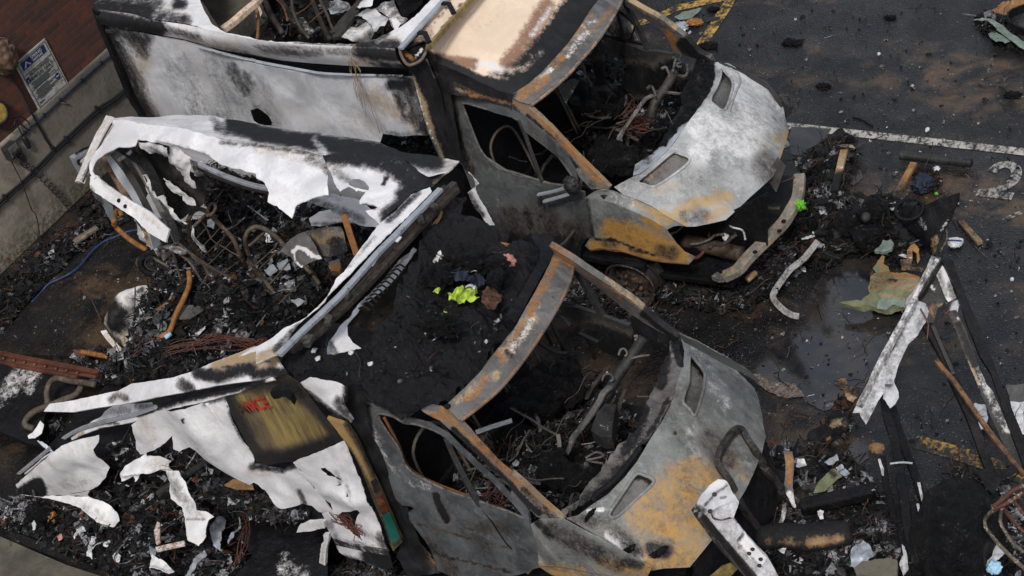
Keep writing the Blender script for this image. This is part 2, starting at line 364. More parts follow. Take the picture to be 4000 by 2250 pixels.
M['brownpaint'] = burnt('scorched_red_marking', (.07, .018, .01), .5, .3, 1.1, rough=.35, speck=.2, bump=.1)
def crust_mat(name='charred_crust', ash=.5):
    m, t, b = nodes(name); k = NB(t); tc = k.n('ShaderNodeTexCoord').outputs['Object']
    at = k.n('ShaderNodeAttribute'); at.attribute_name = 'col'
    n1 = k.noise(9, 10, .72, tc, .3); n2 = k.noise(38, 6, .7, tc)
    v = k.n('ShaderNodeTexVoronoi'); v.inputs['Scale'].default_value = 22; k.lk(tc, v.inputs['Vector'])
    col = k.mix(k.mr(n1, .35, .75), (.0035, .0035, .004), (.016, .016, .018))
    col = k.mix(k.math('MULTIPLY', k.mr(k.noise(5, 9, .75, tc), .58, .72), ash), col, (.16, .165, .175))
    col = k.mix(k.math('MULTIPLY', k.math('MULTIPLY', k.mr(n2, .58, .68), k.mr(n1, .45, .6)), ash*1.3, clamp=True), col, (.34, .35, .37))
    col = k.mix(k.math('MULTIPLY', k.mr(k.noise(26, 4, .6, tc, .5), .69, .76), ash*.6), col, (.16, .07, .03))
    k.lk(col, b.inputs['Base Color']); k.lk(k.math('ADD', k.math('MULTIPLY', n2, .7), .08), b.inputs['Roughness']); b.inputs['Specular IOR Level'].default_value = .25
    k.bump(k.math('ADD', n1, k.math('MULTIPLY', n2, .7)), 1., .07, b); return m
M['crust'] = crust_mat(); M['crustdark'] = crust_mat('charred_crust_dark', .3)
def colmat(name, rough=.7, bump=.5):
    m, t, b = nodes(name); k = NB(t); tc = k.n('ShaderNodeTexCoord').outputs['Object']; at = k.n('ShaderNodeAttribute'); at.attribute_name = 'burn'
    n = k.noise(45, 6, .7, tc); k.lk(k.mix(k.mr(n, .35, .7), k.mix(.75, at.outputs['Color'], (0., 0., 0.)), at.outputs['Color']), b.inputs['Base Color']); b.inputs['Roughness'].default_value = rough; b.inputs['Specular IOR Level'].default_value = .3; k.bump(n, bump, .02, b); return m
M['shard'] = colmat('debris_fragments')
# ------------------------------------------------------------------ the setting
def ground_mat(name, wet=0., dark=1.):
    m, t, b = nodes(name); k = NB(t); tc = k.n('ShaderNodeNewGeometry').outputs['Position']
    mp = k.n('ShaderNodeMapping'); mp.inputs['Rotation'].default_value = (0, 0, .9); mp.inputs['Scale'].default_value = (1, 2.2, 1); k.lk(tc, mp.inputs[0]); st = mp.outputs[0]
    n1 = k.noise(.55, 8, .62, st, .5); n2 = k.noise(2.6, 9, .68, tc, .4); n3 = k.noise(16, 6, .7, tc)
    brown = k.math('MULTIPLY', k.mr(n1, .46, .64), k.mr(n2, .38, .62))
    col = k.mix(k.mr(n2, .3, .7), (.004*dark, .0042*dark, .005*dark), (.018*dark, .0175*dark, .0175*dark))
    col = k.mix(k.math('MULTIPLY', brown, .85), col, k.mix(n3, (.045*dark, .028*dark, .015*dark), (.145*dark, .093*dark, .052*dark)))
    col = k.mix(k.math('MULTIPLY', k.mr(k.noise(1.3, 9, .7, tc, .8), .55, .66), .6), col, (.007, .007, .008))
    v = k.n('ShaderNodeTexVoronoi'); v.inputs['Scale'].default_value = 60; k.lk(tc, v.inputs['Vector'])
    sel = k.mr(v.outputs['Color'], .55, .75)
    sp = k.math('MULTIPLY', k.mr(v.outputs['Distance'], .34, .16), k.math('MULTIPLY', sel, k.mr(n3, .42, .62)))
    sc_ = k.n('ShaderNodeSeparateColor'); k.lk(v.outputs['Color'], sc_.inputs[0])
    spc = k.mix(sc_.outputs[1], (.20, .10, .045), (.26, .245, .22))
    col = k.mix(k.math('MULTIPLY', sp, .75), col, spc)
    v2 = k.n('ShaderNodeTexVoronoi'); v2.inputs['Scale'].default_value = 17; k.lk(tc, v2.inputs['Vector']); s2 = k.n('ShaderNodeSeparateColor'); k.lk(v2.outputs['Color'], s2.inputs[0])
    col = k.mix(k.math('MULTIPLY', k.math('MULTIPLY', k.mr(v2.outputs['Distance'], .18, .08), k.math('MULTIPLY', k.mr(s2.outputs[2], .93, .95), k.mr(n1, .45, .6))), .55), col, (.40, .39, .38))
    k.lk(col, b.inputs['Base Color'])
    r = k.mr(k.noise(.9, 7, .65, tc, .4), .35, .65, .42-wet, .16-wet*.5); r2 = k.math('ADD', r, k.math('MULTIPLY', n3, .2), clamp=True)
    vd = k.n('ShaderNodeVectorMath', operation='DISTANCE'); k.lk(tc, vd.inputs[0]); vd.inputs[1].default_value = (.2, 2.5, 0)
    wm = k.mr(k.math('ADD', vd.outputs['Value'], k.math('MULTIPLY', k.math('SUBTRACT', k.noise(1.1, 7, .65, tc, .6), .5), 5.)), 3.3, 1.6); r2 = k.math('MULTIPLY', r2, k.math('SUBTRACT', 1., k.math('MULTIPLY', wm, .62)))
    k.lk(r2, b.inputs['Roughness']); b.inputs['Specular IOR Level'].default_value = .42
    k.bump(k.math('ADD', k.math('MULTIPLY', n3, .7), k.math('MULTIPLY', v.outputs['Distance'], .5)), .45-wet*.6, .02, b); return m
M['ground'] = ground_mat('wet_sooty_asphalt')
def water_mat():
    m, t, b = nodes('puddle_water'); k = NB(t); tc = k.n('ShaderNodeNewGeometry').outputs['Position']
    n2 = k.noise(2.2, 8, .68, tc, .4); n3 = k.noise(16, 6, .7, tc)
    col = k.mix(k.mr(n2, .40, .62), (.010, .011, .014), (.036, .030, .026))
    v = k.n('ShaderNodeTexVoronoi'); v.inputs['Scale'].default_value = 40; k.lk(tc, v.inputs['Vector']); sc_ = k.n('ShaderNodeSeparateColor'); k.lk(v.outputs['Color'], sc_.inputs[0])
    col = k.mix(k.math('MULTIPLY', k.math('MULTIPLY', k.mr(v.outputs['Distance'], .3, .14), k.mr(sc_.outputs[0], .8, .88)), .6), col, k.mix(sc_.outputs[1], (.10, .05, .03), (.14, .14, .14)))
    k.lk(col, b.inputs['Base Color']); b.inputs['Roughness'].default_value = .10; b.inputs['Specular IOR Level'].default_value = 1.0
    k.bump(n3, .08, .006, b); return m
M['water'] = water_mat()
def brick_mat():
    m, t, b = nodes('old_brickwork'); k = NB(t); tc = k.n('ShaderNodeNewGeometry').outputs['Position']
    s = k.n('ShaderNodeSeparateXYZ'); k.lk(tc, s.inputs[0]); cb = k.n('ShaderNodeCombineXYZ'); k.lk(s.outputs[1], cb.inputs[0]); k.lk(s.outputs[2], cb.inputs[1])
    wob = k.noise(9, 3, .5, tc, out='Color'); ad = k.n('ShaderNodeVectorMath', operation='MULTIPLY_ADD'); k.lk(wob, ad.inputs[0]); ad.inputs[1].default_value = (.012, .012, 0); k.lk(cb.outputs[0], ad.inputs[2])
    br = k.n('ShaderNodeTexBrick'); k.lk(ad.outputs[0], br.inputs['Vector']); br.inputs['Scale'].default_value = 1; br.inputs['Brick Width'].default_value = .225; br.inputs['Row Height'].default_value = .075; br.inputs['Mortar Size'].default_value = .006; br.inputs['Mortar Smooth'].default_value = .3; br.inputs['Bias'].default_value = -.1
    br.inputs['Color1'].default_value = (.155, .042, .024, 1); br.inputs['Color2'].default_value = (.05, .027, .022, 1); br.inputs['Mortar'].default_value = (.075, .058, .042, 1)
    n = k.noise(14, 7, .7, tc); n2 = k.noise(1.6, 6, .65, tc)
    col = k.mix(k.mr(n, .3, .75), br.outputs['Color'], k.mix(.5, br.outputs['Color'], (.03, .022, .02))); col = k.mix(k.math('MULTIPLY', k.mr(n2, .45, .7), .6), col, (.035, .026, .022))
    col = k.mix(k.math('MULTIPLY', k.mr(k.noise(30, 3, .6, tc), .70, .76), .5), col, (.25, .23, .21))
    k.lk(col, b.inputs['Base Color']); b.inputs['Roughness'].default_value = .85; k.bump(k.math('ADD', k.math('MULTIPLY', n, .4), k.math('MULTIPLY', br.outputs['Fac'], -1.0)), .6, .02, b); return m
def concrete_mat(name='stained_concrete', a=(.17, .15, .12), bcol=(.36, .31, .25), moss_and_dark_end=True):
    m, t, b = nodes(name); k = NB(t); tc = k.n('ShaderNodeNewGeometry').outputs['Position']; n = k.noise(1.7, 8, .68, tc, .4); n2 = k.noise(22, 6, .7, tc)
    col = k.mix(k.mr(n, .32, .68), a, bcol); col = k.mix(k.math('MULTIPLY', k.mr(n2, .45, .75), .4), col, (.05, .045, .038)); col = k.mix(k.math('MULTIPLY', k.mr(k.noise(45, 3, .6, tc), .7, .78), .5), col, (.32, .30, .26))
    if moss_and_dark_end:
        s = k.n('ShaderNodeSeparateXYZ'); k.lk(tc, s.inputs[0]); g = k.math('MULTIPLY', k.mr(k.math('ADD', s.outputs[2], k.math('MULTIPLY', n, .5)), .62, .28), k.mr(n2, .35, .6)); col = k.mix(k.math('MULTIPLY', g, .75), col, (.042, .045, .014))
        d = k.mr(k.math('ADD', s.outputs[1], k.math('MULTIPLY', n, 1.2)), 2.6, 4.0); col = k.mix(k.math('MULTIPLY', d, .55), col, (.035, .033, .030))  # concrete also darkens toward the far end of the wall
    k.lk(col, b.inputs['Base Color']); b.inputs['Roughness'].default_value = .88; k.bump(k.math('ADD', n2, k.math('MULTIPLY', n, .6)), .4, .02, b); return m
M['brick'] = brick_mat(); M['conc'] = concrete_mat(); M['kerb'] = concrete_mat('kerb_concrete', (.055, .05, .038), (.15, .135, .10), False)
g = mk('ground', [(-90, -70, 0), (70, -70, 0), (70, 90, 0), (-90, 90, 0)], [(0, 1, 2, 3)], M['ground'], smooth=False, base=(0, 0, 0)); tag(g, kind='structure')
def worn(name, col, cover=.5):
    m, t, b = nodes(name); k = NB(t); tc = k.n('ShaderNodeNewGeometry').outputs['Position']; n = k.noise(7, 9, .75, tc, .5); n2 = k.noise(30, 5, .7, tc); n3 = k.noise(60, 3, .6, tc)
    mpn = k.n('ShaderNodeMapping'); mpn.inputs['Scale'].default_value = (9, 1.5, 1); mpn.inputs['Rotation'].default_value = (0, 0, .3); k.lk(tc, mpn.inputs[0]); stre = k.noise(2.2, 6, .7, mpn.outputs[0])
    v = k.math('ADD', k.math('ADD', k.math('MULTIPLY', n, .5), k.math('MULTIPLY', n2, .3)), k.math('MULTIPLY', stre, .2))
    c = k.mix(k.mr(n3, .3, .7), tuple(x*.7 for x in col), col); c = k.mix(k.mr(v, cover-.05, cover+.06), c, (.016, .0155, .016))
    k.lk(c, b.inputs['Base Color']); b.inputs['Roughness'].default_value = .6; k.bump(n2, .3, .01, b); return m
M['wline'] = worn('worn_white_paint', (.52, .49, .44), .50); M['yline'] = worn('worn_yellow_paint', (.60, .36, .08), .49); M['yline2'] = worn('very_worn_yellow_paint', (.45, .26, .055), .46); M['wnum'] = worn('worn_white_number', (.42, .40, .36), .49)
def ribbon(name, P, wd, mat, z=.004):
    P = np.asarray(P, float)[:, :2]; n = len(P); V = []
    for i in range(n):
        d = P[min(i+1, n-1)]-P[max(i-1, 0)]; d /= np.linalg.norm(d); q = np.array([-d[1], d[0]])*wd/2
        V += [(*(P[i]+q), z), (*(P[i]-q), z)]
    return tag(mk(name, V, [(2*i, 2*i+1, 2*i+3, 2*i+2) for i in range(n-1)], mat, smooth=False), kind='structure')
def gpx(s): return ZP(0).hit(T(s))
ribbon('white_bay_line', np.array([(-2.9, 5.31, 0), (-1, 5.30, 0), (1.5, 5.29, 0), (6, 5.28, 0)]), .105, M['wline'])
ribbon('white_bay_line', gpx('30 20,1130 160,1080'), .12, M['wnum'], .0045)
a = gpx('20 1640,20 1430,340 / 30 -800,-400'); ribbon('yellow_bay_line', np.array([a[0]*3-a[1]*2, a[0], a[1], a[1]*1.25-a[0]*.25]), .13, M['yline'])
a = gpx('20 1580,-10 1250,60 1130,115 890,205'); ribbon('yellow_bay_line', np.concatenate([[a[0]+(a[0]-a[3])*1.5], a]), .13, M['yline'], .0045)
a = gpx('32 1130,440 1500,545 1760,640'); ribbon('yellow_bay_line', np.concatenate([a, [a[2]*2-a[1]]]), .14, M['yline2'])
num = smooth_poly(gpx('30 1690,1300 1740,1255 1820,1245 1875,1290 1850,1370 1740,1430 1650,1449 / 31 1590,15'), False, 5); ribbon('painted_bay_number', num, .095, M['wnum'], .0045)
ribbon('painted_bay_number', gpx('31 1580,5 1700,20 1850,35'), .10, M['wnum'], .005)
ribbon('white_paint_mark', gpx('31 1800,205 1850,180 1915,155'), .05, M['wnum'], .0045)
# puddles: thin water sheets lying on the ground
def puddle(outline, seed, z=.006):
    o = sheet('puddle', M['water'], ZP(z), outline, jag=3, warp=0, thick=0, seed=seed, step=12); tag(o, kind='structure'); o.data.polygons.foreach_set('use_smooth', [False]*len(o.data.polygons)); return o
puddle('C 985,440 1000,360 1080,312 1200,318 1340,305 1360,430 1350,560 1400,700 1600,740 1570,850 1500,960 1400,1150 1290,1300 1180,1400 1000,1460 870,1400 810,1290 620,1245 480,1185 400,1140 520,1060 640,930 740,825 840,790 860,660 905,560', 1)
puddle('D 1000,480 1100,470 1250,430 1330,470 1340,560 1210,640 1100,700 1000,560', 2)
puddle('30 180,960 330,960 480,970 420,1060 300,1130 230,1200 180,1160 150,1040', 3)
puddle('30 640,1220 690,1260 720,1340 640,1400 590,1360', 4)
puddle('32 1650,770 1750,720 1800,760 1760,800', 5)
# concrete apron behind the vans, kerb at the lower left
ap = sheet('concrete_apron', M['ground'], ZP(.03), '01 700,420 1150,420 1500,760 1300,1100 800,1260 0,1230 -300,1300 -200,1200 0,1105 250,850 380,690', jag=1, warp=0, thick=.05, step=30); tag(ap, kind='structure')
kp = ZP(.14).hit(T('02 -400,1010 0,1150 500,1365 760,1449 1300,1640'))
V = []; 
for q in kp: V += [(q[0], q[1], 0), (q[0], q[1], .14), (q[0], q[1]-.42, .15), (q[0], q[1]-.45, 0)]
kb = mk('kerb', V, [(4*i+j, 4*i+j+1, 4*i+j+5, 4*i+j+4) for i in range(len(kp)-1) for j in range(3)], M['kerb'], smooth=False); tag(kb, kind='structure')
pv = kp-np.array([0, .45, 0]); V = []
for q in pv: V += [(q[0], q[1], .1), (q[0], q[1]-3, .1)]
M['paving'] = concrete_mat('pale_paving', (.15, .15, .14), (.24, .235, .22), False)
tag(mk('pavement', V, [(2*i, 2*i+1, 2*i+3, 2*i+2) for i in range(len(pv)-1)], M['paving'], smooth=False), kind='structure')
# ---- the boundary wall and what hangs on it
XW = -10.0
WALL = Plane((XW+.03, 0, 0), (1, 0, 0))
zb = float(np.mean(WALL.hit(T('F 0,905 820,165'))[:, 2]))
wall = empty('boundary_wall', (XW, 3, 0), 'dark red brick wall above a stained concrete plinth behind the burnt ambulances', 'wall')
V, F = box_geo(np.array([XW-.16, 3, (zb+5)/2]), .32, 26, 5-zb); mk('brick_face', V, F, M['brick'], wall, smooth=False)
pb = box('concrete_plinth', (XW-.14, 3, zb/2), (.34, 26, zb), M['conc'], wall, bev=.02)
WS = Plane((XW+.045, 0, 0), (1, 0, 0)); WB = Plane((XW+.012, 0, 0), (1, 0, 0))
def text_mesh(s, size, mat, origin, ux, uy, name, parent, depth=.002, align='LEFT'):
    cu = bpy.data.curves.new(name, 'FONT'); cu.body = s; cu.size = size; cu.extrude = depth; cu.align_x = align; cu.resolution_u = 3
    to = bpy.data.objects.new(name, cu); me = bpy.data.meshes.new_from_object(to); bpy.data.objects.remove(to); bpy.data.curves.remove(cu)
    ux = np.array(ux, float); ux /= np.linalg.norm(ux); uy = np.array(uy, float); uy -= ux*(uy@ux); uy /= np.linalg.norm(uy); nz = np.cross(ux, uy)
    off = np.array(wloc(parent)) if parent is not None else np.zeros(3)
    for v in me.vertices:
        p = np.array(origin)+ux*v.co.x+uy*v.co.y+nz*v.co.z-off; v.co = p
    me.materials.append(mat); o = bpy.data.objects.new(name, me); C.objects.link(o)
    if parent is not None: o.parent = parent
    return o
SG = WB.hit(T('F 108,300 325,93 515,432 297,640'))     # top-left, top-right, bottom-right, bottom-left
y0, y1 = SG[:, 1].min(), SG[:, 1].max(); y0, y1 = SG[[0, 3], 1].mean(), SG[[1, 2], 1].mean(); z0, z1 = SG[[2, 3], 2].mean(), SG[[0, 1], 2].mean()
sg = empty('parking_sign', (XW+.02, (y0+y1)/2, z0), 'weathered white parking notice with blue logo panel on the brick wall', 'sign')
M['signw'] = burnt('peeling_sign_face', (.50, .50, .46), .3, .2, 1.1, (.14, .13, .12), speck=.9, bump=.5, nscale=18)
M['signblue'] = plain('faded_blue_print', (.022, .035, .13), .6, .35, 30)
M['signgrey'] = plain('faded_grey_print', (.055, .055, .055), .7, .5, 45)
wd, ht = y1-y0, z1-z0; xs = XW+.026
V, F = box_geo(np.array([XW+.016, (y0+y1)/2, (z0+z1)/2]), .014, wd, ht); mk('board', V, F, M['signw'], sg, smooth=False, attrs={'burn': np.zeros((8, 4))})
def sbox(name, a, b_, c, d, mat, x=xs, th=.004): # fractions across / up from the top-left
    V, F = box_geo(np.array([x, y0+wd*(a+c)/2, z1-ht*(b_+d)/2]), th, wd*(c-a), ht*(d-b_)); return mk(name, V, F, mat, sg, smooth=False, attrs={'burn': np.zeros((8, 4))})
for nm, q in (('border_line', (.04, .03, .96, .036)), ('border_line', (.04, .964, .96, .97)), ('border_line', (.04, .03, .05, .97)), ('border_line', (.95, .03, .96, .97)), ('border_line', (.05, .30, .95, .306)), ('border_line', (.05, .62, .95, .625)), ('border_line', (.05, .79, .95, .795))): sbox(nm, *q, M['signgrey'])
sbox('logo_panel', .12, .06, .88, .21, M['signblue'])
def stext(s, fx, fy, h, mat, name='lettering', x=.0045): return text_mesh(s, h*ht, mat, (xs+x, y0+wd*fx, z1-ht*fy), (0, 1, 0), (0, 0, 1), name, sg)
M['signink'] = plain('sign_white_ink', (.42, .42, .40), .6, .25, 40)
stext('SPRING', .42, .135, .085, M['signink'], 'logo_lettering', .006); stext('PARKING', .44, .195, .062, M['signink'], 'logo_lettering', .006)
lg = np.array([(.16, .19), (.27, .085), (.38, .19), (.33, .19), (.27, .13), (.21, .19)]); prism('logo_emblem', [(xs+.004, y0+wd*a_, z1-ht*b_) for a_, b_ in lg], (.003, 0, 0), M['signink'], sg, bev=0)
stext('AUTHORISED', .2, .375, .085, M['signgrey']); stext('VEHICLES ONLY', .13, .46, .085, M['signgrey'])
sbox('warning_panel', .06, .36, .155, .47, M['signblue']); stext('!', .08, .46, .10, M['signink'], 'lettering', .006)
for i in range(12):
    fy = .50+i*.026+(.03 if i > 4 else 0)+(.015 if i > 9 else 0); sbox('small_print', .12+.02*(i % 3), fy, .86-.1*((i*7) % 3)-(.1 if i > 3 else 0), fy+.010, M['signgrey'])
cyl = [(xs+.002, y0+wd*(.83+.075*math.cos(t)), z1-ht*.72+wd*.075*math.sin(t)) for t in np.linspace(0, 2*math.pi, 24, endpoint=False)]; prism('round_emblem', cyl, (.003, 0, 0), M['signblue'], sg, bev=0); sbox('round_emblem_bar', .78, .712, .88, .728, M['signink'], xs+.006)
stext('2009', .1, .93, .05, M['signblue']) if False else sbox('small_print', .1, .89, .24, .91, M['signblue'])
for q in ((.02, .012), (.98, .012), (.02, .988), (.98, .988)): sbox('screw', q[0]-.012, q[1]-.008, q[0]+.012, q[1]+.008, M['steel'])
# conduits and cables along the wall
def wallrun(name, s, r, mat, label, cat, group=None, x=.05, sag=True, sub=5):
    P = Plane((XW+x, 0, 0), (1, 0, 0)).hit(T(s)); return tag(tube(name, P, r, mat, sub=sub, n=8), label, cat, group)
wallrun('conduit', 'F 1000,90 850,215 765,280 618,410 457,560 335,675 190,805 110,880', .011, M['navycable'], 'thin dark blue conduit clipped along the top of the concrete plinth', 'cable')
wallrun('power_cable', 'F 1100,340 870,540 735,630 500,850 400,945 270,1080 170,1180 40,1290 -60,1400', .016, M['cable'], 'upper of the two thick black cables running diagonally across the plinth', 'cable')
wallrun('power_cable', 'F 1110,352 880,552 745,645 505,870 410,960 280,1100 180,1195 50,1310 -50,1420', .014, M['cable'], 'lower of the two thick black cables running diagonally across the plinth', 'cable', x=.06)
for i, s in enumerate(('765,280', '618,410', '457,560', '335,675', '190,805')):
    p = Plane((XW+.05, 0, 0), (1, 0, 0)).hit(T('F '+s))[0]; tag(box('cable_clip', p, (.03, .028, .05), M['cable']), 'small black saddle clip holding the blue conduit to the plinth', 'clip', 'clips along the blue conduit')
for i, s in enumerate(('735,632', '505,860', '402,935', '40,1300')):
    p = Plane((XW+.06, 0, 0), (1, 0, 0)).hit(T('F '+s))[0]; tag(box('cable_clip', p, (.05, .03, .10), M['cable']), 'black clip holding the thick diagonal cables to the plinth', 'clip', 'clips along the thick cables')
wallrun('hanging_cable', 'F 75,330 110,420 160,490 210,590 255,690 310,790 355,870 405,940', .013, M['cable'], 'black cable dropping from the film wrapped lamp to the thick cables', 'cable')
p0 = Plane((XW+.05, 0, 0), (1, 0, 0)); nail = tube('nail', p0.hit(T('F 462,580 525,598')), .006, M['steel'], n=6); tag(nail, 'bent nail sticking out below the blue conduit', 'nail')
wallrun('thin_cable', 'F 80,1010 120,1090 160,1170 200,1280 240,1390 / 01 270,170 295,290 318,440 320,560 300,660', .006, M['cable'], 'thin straight dark cable dropping from the socket box to the ground', 'cable', x=.08)
c0 = Plane((XW+.09, 0, 0), (1, 0, 0)).hit(T('F 125,960 175,1000 180,1040 270,1100 370,1200 450,1280 530,1370 600,1425 / 01 560,140 600,160')); ax = smooth_poly(c0, False, 30); coil = []
for i, q in enumerate(ax):
    th = i*.62; coil.append(q+np.array([.3*math.cos(th), math.cos(th), math.sin(th)])*.032)
tag(tube('coiled_cable', coil, .006, M['cable'], n=6, sub=2), 'black coiled telephone style cable hanging from the socket box', 'cable')
lo_ = Plane((XW+.07, 0, 0), (1, 0, 0)).hit(T('F 30,740 60,700 110,705 105,750 65,782 35,770 40,720 95,690 150,685 205,720 232,770 210,785 160,745 120,705 140,770 175,840')); cn = empty('cable_loop', lo_[0], 'black cable looped in a knot above the socket box with a plug on its end', 'cable'); tube('cord', lo_, .008, M['cable'], cn, n=6)
pl_ = Plane((XW+.08, 0, 0), (1, 0, 0)).hit(T('F 175,835 205,890 220,925')); tube('plug', pl_, np.interp(range(9), [0, 2, 4, 6, 8], [.018, .03, .03, .024, .02]), M['cable'], cn, n=10)
sk = Plane((XW+.04, 0, 0), (1, 0, 0)).hit(T('F 10,905 95,870 130,965 40,1020')); so_ = empty('socket_box', sk.mean(0), 'grimy grey double socket box on the concrete plinth at the left edge', 'socket')
cs = sk.mean(0); box('casing', cs+np.array([.03, 0, 0]), (.10, .17, .17), M['darkm'], so_, bev=.02); box('cover_plate', cs+np.array([.085, .005, .01]), (.012, .13, .12), M['steel'], so_, bev=.015)
for dy in (-.03, .04): box('plug', cs+np.array([.11, dy, -.02]), (.05, .045, .05), M['cable'], so_, bev=.01)
lp = Plane((XW+.10, 0, 0), (1, 0, 0)).hit(T('F 15,230'))[0]; lo2 = empty('wall_lamp', lp, 'bulkhead lamp wrapped in crinkled brown plastic film on the brick wall', 'lamp')
def blob(name, c, rad, mat, parent=None, amp=.15, sc=6, sub=4, attr=None, flat=1., seed=0):
    bm = bmesh.new(); bmesh.ops.create_icosphere(bm, subdivisions=sub, radius=1); V = np.array([v.co for v in bm.verts]); F = [[v.index for v in f.verts] for f in bm.faces]; bm.free()
    rad = np.broadcast_to(np.asarray(rad, float), (3,))
    d = np.array([1+amp*(noise.noise(Vector(v*sc*.35)+Vector((seed, 0, 0)))+.6*noise.noise(Vector(v*sc*.9)+Vector((seed, 3, 0)))) for v in V]); W = np.array(c)+V*d[:, None]*rad
    return mk(name, W, F, mat, parent, attrs={'burn': np.tile(attr if attr is not None else (0, 0, 0, 0), (len(W), 1))})
blob('film_cover', lp, (.11, .17, .19), M['bagplastic'], lo2, .3, 9); tube('wire_hoop', [lp+np.array([.02, .18*math.cos(t), .2*math.sin(t)]) for t in np.linspace(0, 6.28, 20, endpoint=False)], .009, M['steel'], lo2, closed=True, sub=2); box('back_plate', lp+np.array([-.09, 0, 0]), (.03, .2, .2), M['darkm'], lo2)
yp = Plane((XW+.05, 0, 0), (1, 0, 0)).hit(T('F -25,655'))[0]; yo = empty('round_plate', yp, 'round yellow plate with a grey rim cut by the left edge of the photo', 'plate')
R_ = [(0, math.cos(t), math.sin(t)) for t in np.linspace(0, 6.283, 28, endpoint=False)]; M['yel'] = plain('yellow_plastic', (.42, .28, .07), .5)
prism('face', [yp+np.array(r_)*.11 for r_ in R_], (.03, 0, 0), M['yel'], yo); tube('rim', [yp+np.array(r_)*.125+np.array([.02, 0, 0]) for r_ in R_], .022, M['darkm'], yo, closed=True, sub=1)
# ------------------------------------------------------------------ shared cab surfaces (both ambulances are the same model)
def Fh(s):  # bonnet profile along x
    return np.where(s < -.94, 1.39+(-.94-s)*.15, 1.39-.50*(s+.94)-.62*np.clip(s+.94, 0, 9)**2-3.2*np.clip(s+.36, 0, 9)**2)
def xe(x, y): return x-.31*(1-np.clip(y/.85, -1.25, 1.25)**2)
HOOD = lambda v: Surf(v, lambda x, y, z: z-Fh(xe(x, y)))
def ys(x, z): return .99-.13*np.clip((z-1.25)/.85, 0, 1.3)-.16*np.clip((x+.75)/.7, 0, 2)**2
SIDEN = lambda v: Surf(v, lambda x, y, z: -(y+ys(x, z)))
SIDEF = lambda v: Surf(v, lambda x, y, z: -(y-ys(x, z)+.05))
def xh(y): return -1.64+.24*(1-(y/.83)**2)
HDR = lambda v: Surf(v, lambda x, y, z: z-(2.09+.07*(1-(y/.83)**2)-.42*(x-xh(y))))
FAIR = lambda v: Surf(v, lambda x, y, z: z-(2.72-.575*(x+2.69)-.13*np.clip(np.abs(y)/.95, 0, 1.3)**4))
COWL = lambda v: v.Z(1.385)
PILN = lambda v: v.pl3((-1.65, -.83, 2.08), (-.94, -.93, 1.39), (-1.21, -.99, 1.26))
PILF = lambda v: v.pl3((-1.65, .83, 2.08), (-.94, .93, 1.39), (-1.21, .99, 1.26))
def rim_tube(name, s, surf, r, mat, par, burn=(0, 0, 0, 0), closed=True, dz=.004):
    P = surf.hit(T(s)); P[:, 2] += dz; return tube(name, P, r, mat, par, n=8, closed=closed, sub=5, burn=burn)
def wheel_parts(van, lx, ly, par, tyre=True):
    c = van.W((lx, ly, .27)); w_ = empty('wheel', (0, 0, 0)); w_.parent = par; w_.location = Vector(c)-wloc(par)
    ax = van.R@np.array([0, 1., 0]); ux = van.R@np.array([1., 0, 0]); uz = np.array([0, 0, 1.])
    def ring(prof, name, mat, n=44, burn=(0, 0, 0, 0)):
        V = []; F = []
        for i in range(n):
            t = 2*math.pi*i/n
            for r_, o_ in prof: V.append(c+(ux*math.cos(t)+uz*math.sin(t))*r_+ax*o_)
        m = len(prof)
        for i in range(n):
            for j in range(m-1): F.append((i*m+j, i*m+j+1, ((i+1) % n)*m+j+1, ((i+1) % n)*m+j))
        return mk(name, V, F, mat, w_, attrs={'burn': np.tile(burn, (len(V), 1))}, thick=.006)
    ring([(.23, -.11), (.215, -.10), (.205, -.06), (.20, .08), (.225, .11)], 'rim', M['darkm'], burn=(.5, .15, 0, 0))
    hub = ring([(.20, -.035), (.17, -.05), (.14, -.03), (.10, -.055), (.06, -.055), (.055, -.09), (0.001, -.09)], 'hub_disc', M['darkm'], burn=(.2, .25, 0, 0))
    for i in range(10):
        t = 2*math.pi*i/10; q = c+(ux*math.cos(t)+uz*math.sin(t))*.165+ax*-.055; prism('rim_slot', [q+(ux*math.cos(a_)+uz*math.sin(a_))*.017 for a_ in np.linspace(0, 6.28, 10, endpoint=False)], ax*.012, M['black'], w_, bev=0)
    for i in range(6):
        t = 2*math.pi*(i+.3)/6; q = c+(ux*math.cos(t)+uz*math.sin(t))*.085+ax*-.085; prism('wheel_nut', [q+(ux*math.cos(a_)+uz*math.sin(a_))*.015 for a_ in np.linspace(0, 6.28, 6, endpoint=False)], ax*.03, M['rust'], w_, bev=.002, burn=(.42, 0, 0, 0))
    tube('tyre_wire_bead', [c+(ux*math.cos(t)+uz*math.sin(t))*(.245+.012*math.sin(3*t))+ax*-.12 for t in np.linspace(0, 6.28, 40, endpoint=False)], .010, M['greyrod'], w_, closed=True, sub=1, burn=(.6, .2, 0, 0))
    tube('tyre_wire_bead', [c+(ux*math.cos(t)+uz*math.sin(t))*(.25+.02*math.sin(2*t+1))+ax*-.02 for t in np.linspace(0, 6.28, 40, endpoint=False)], .012, M['greyrod'], w_, closed=True, sub=1, burn=(.8, .1, 0, 0))
# ================================================================== UPPER AMBULANCE
van1 = empty('burnt_ambulance', V1.o, 'burnt out ambulance with a pale scorched sloping cab roof and an ash white bonnet', 'ambulance', 'burnt out ambulances parked side by side')
S1 = V1.Y(-1.085); H1 = HOOD(V1)
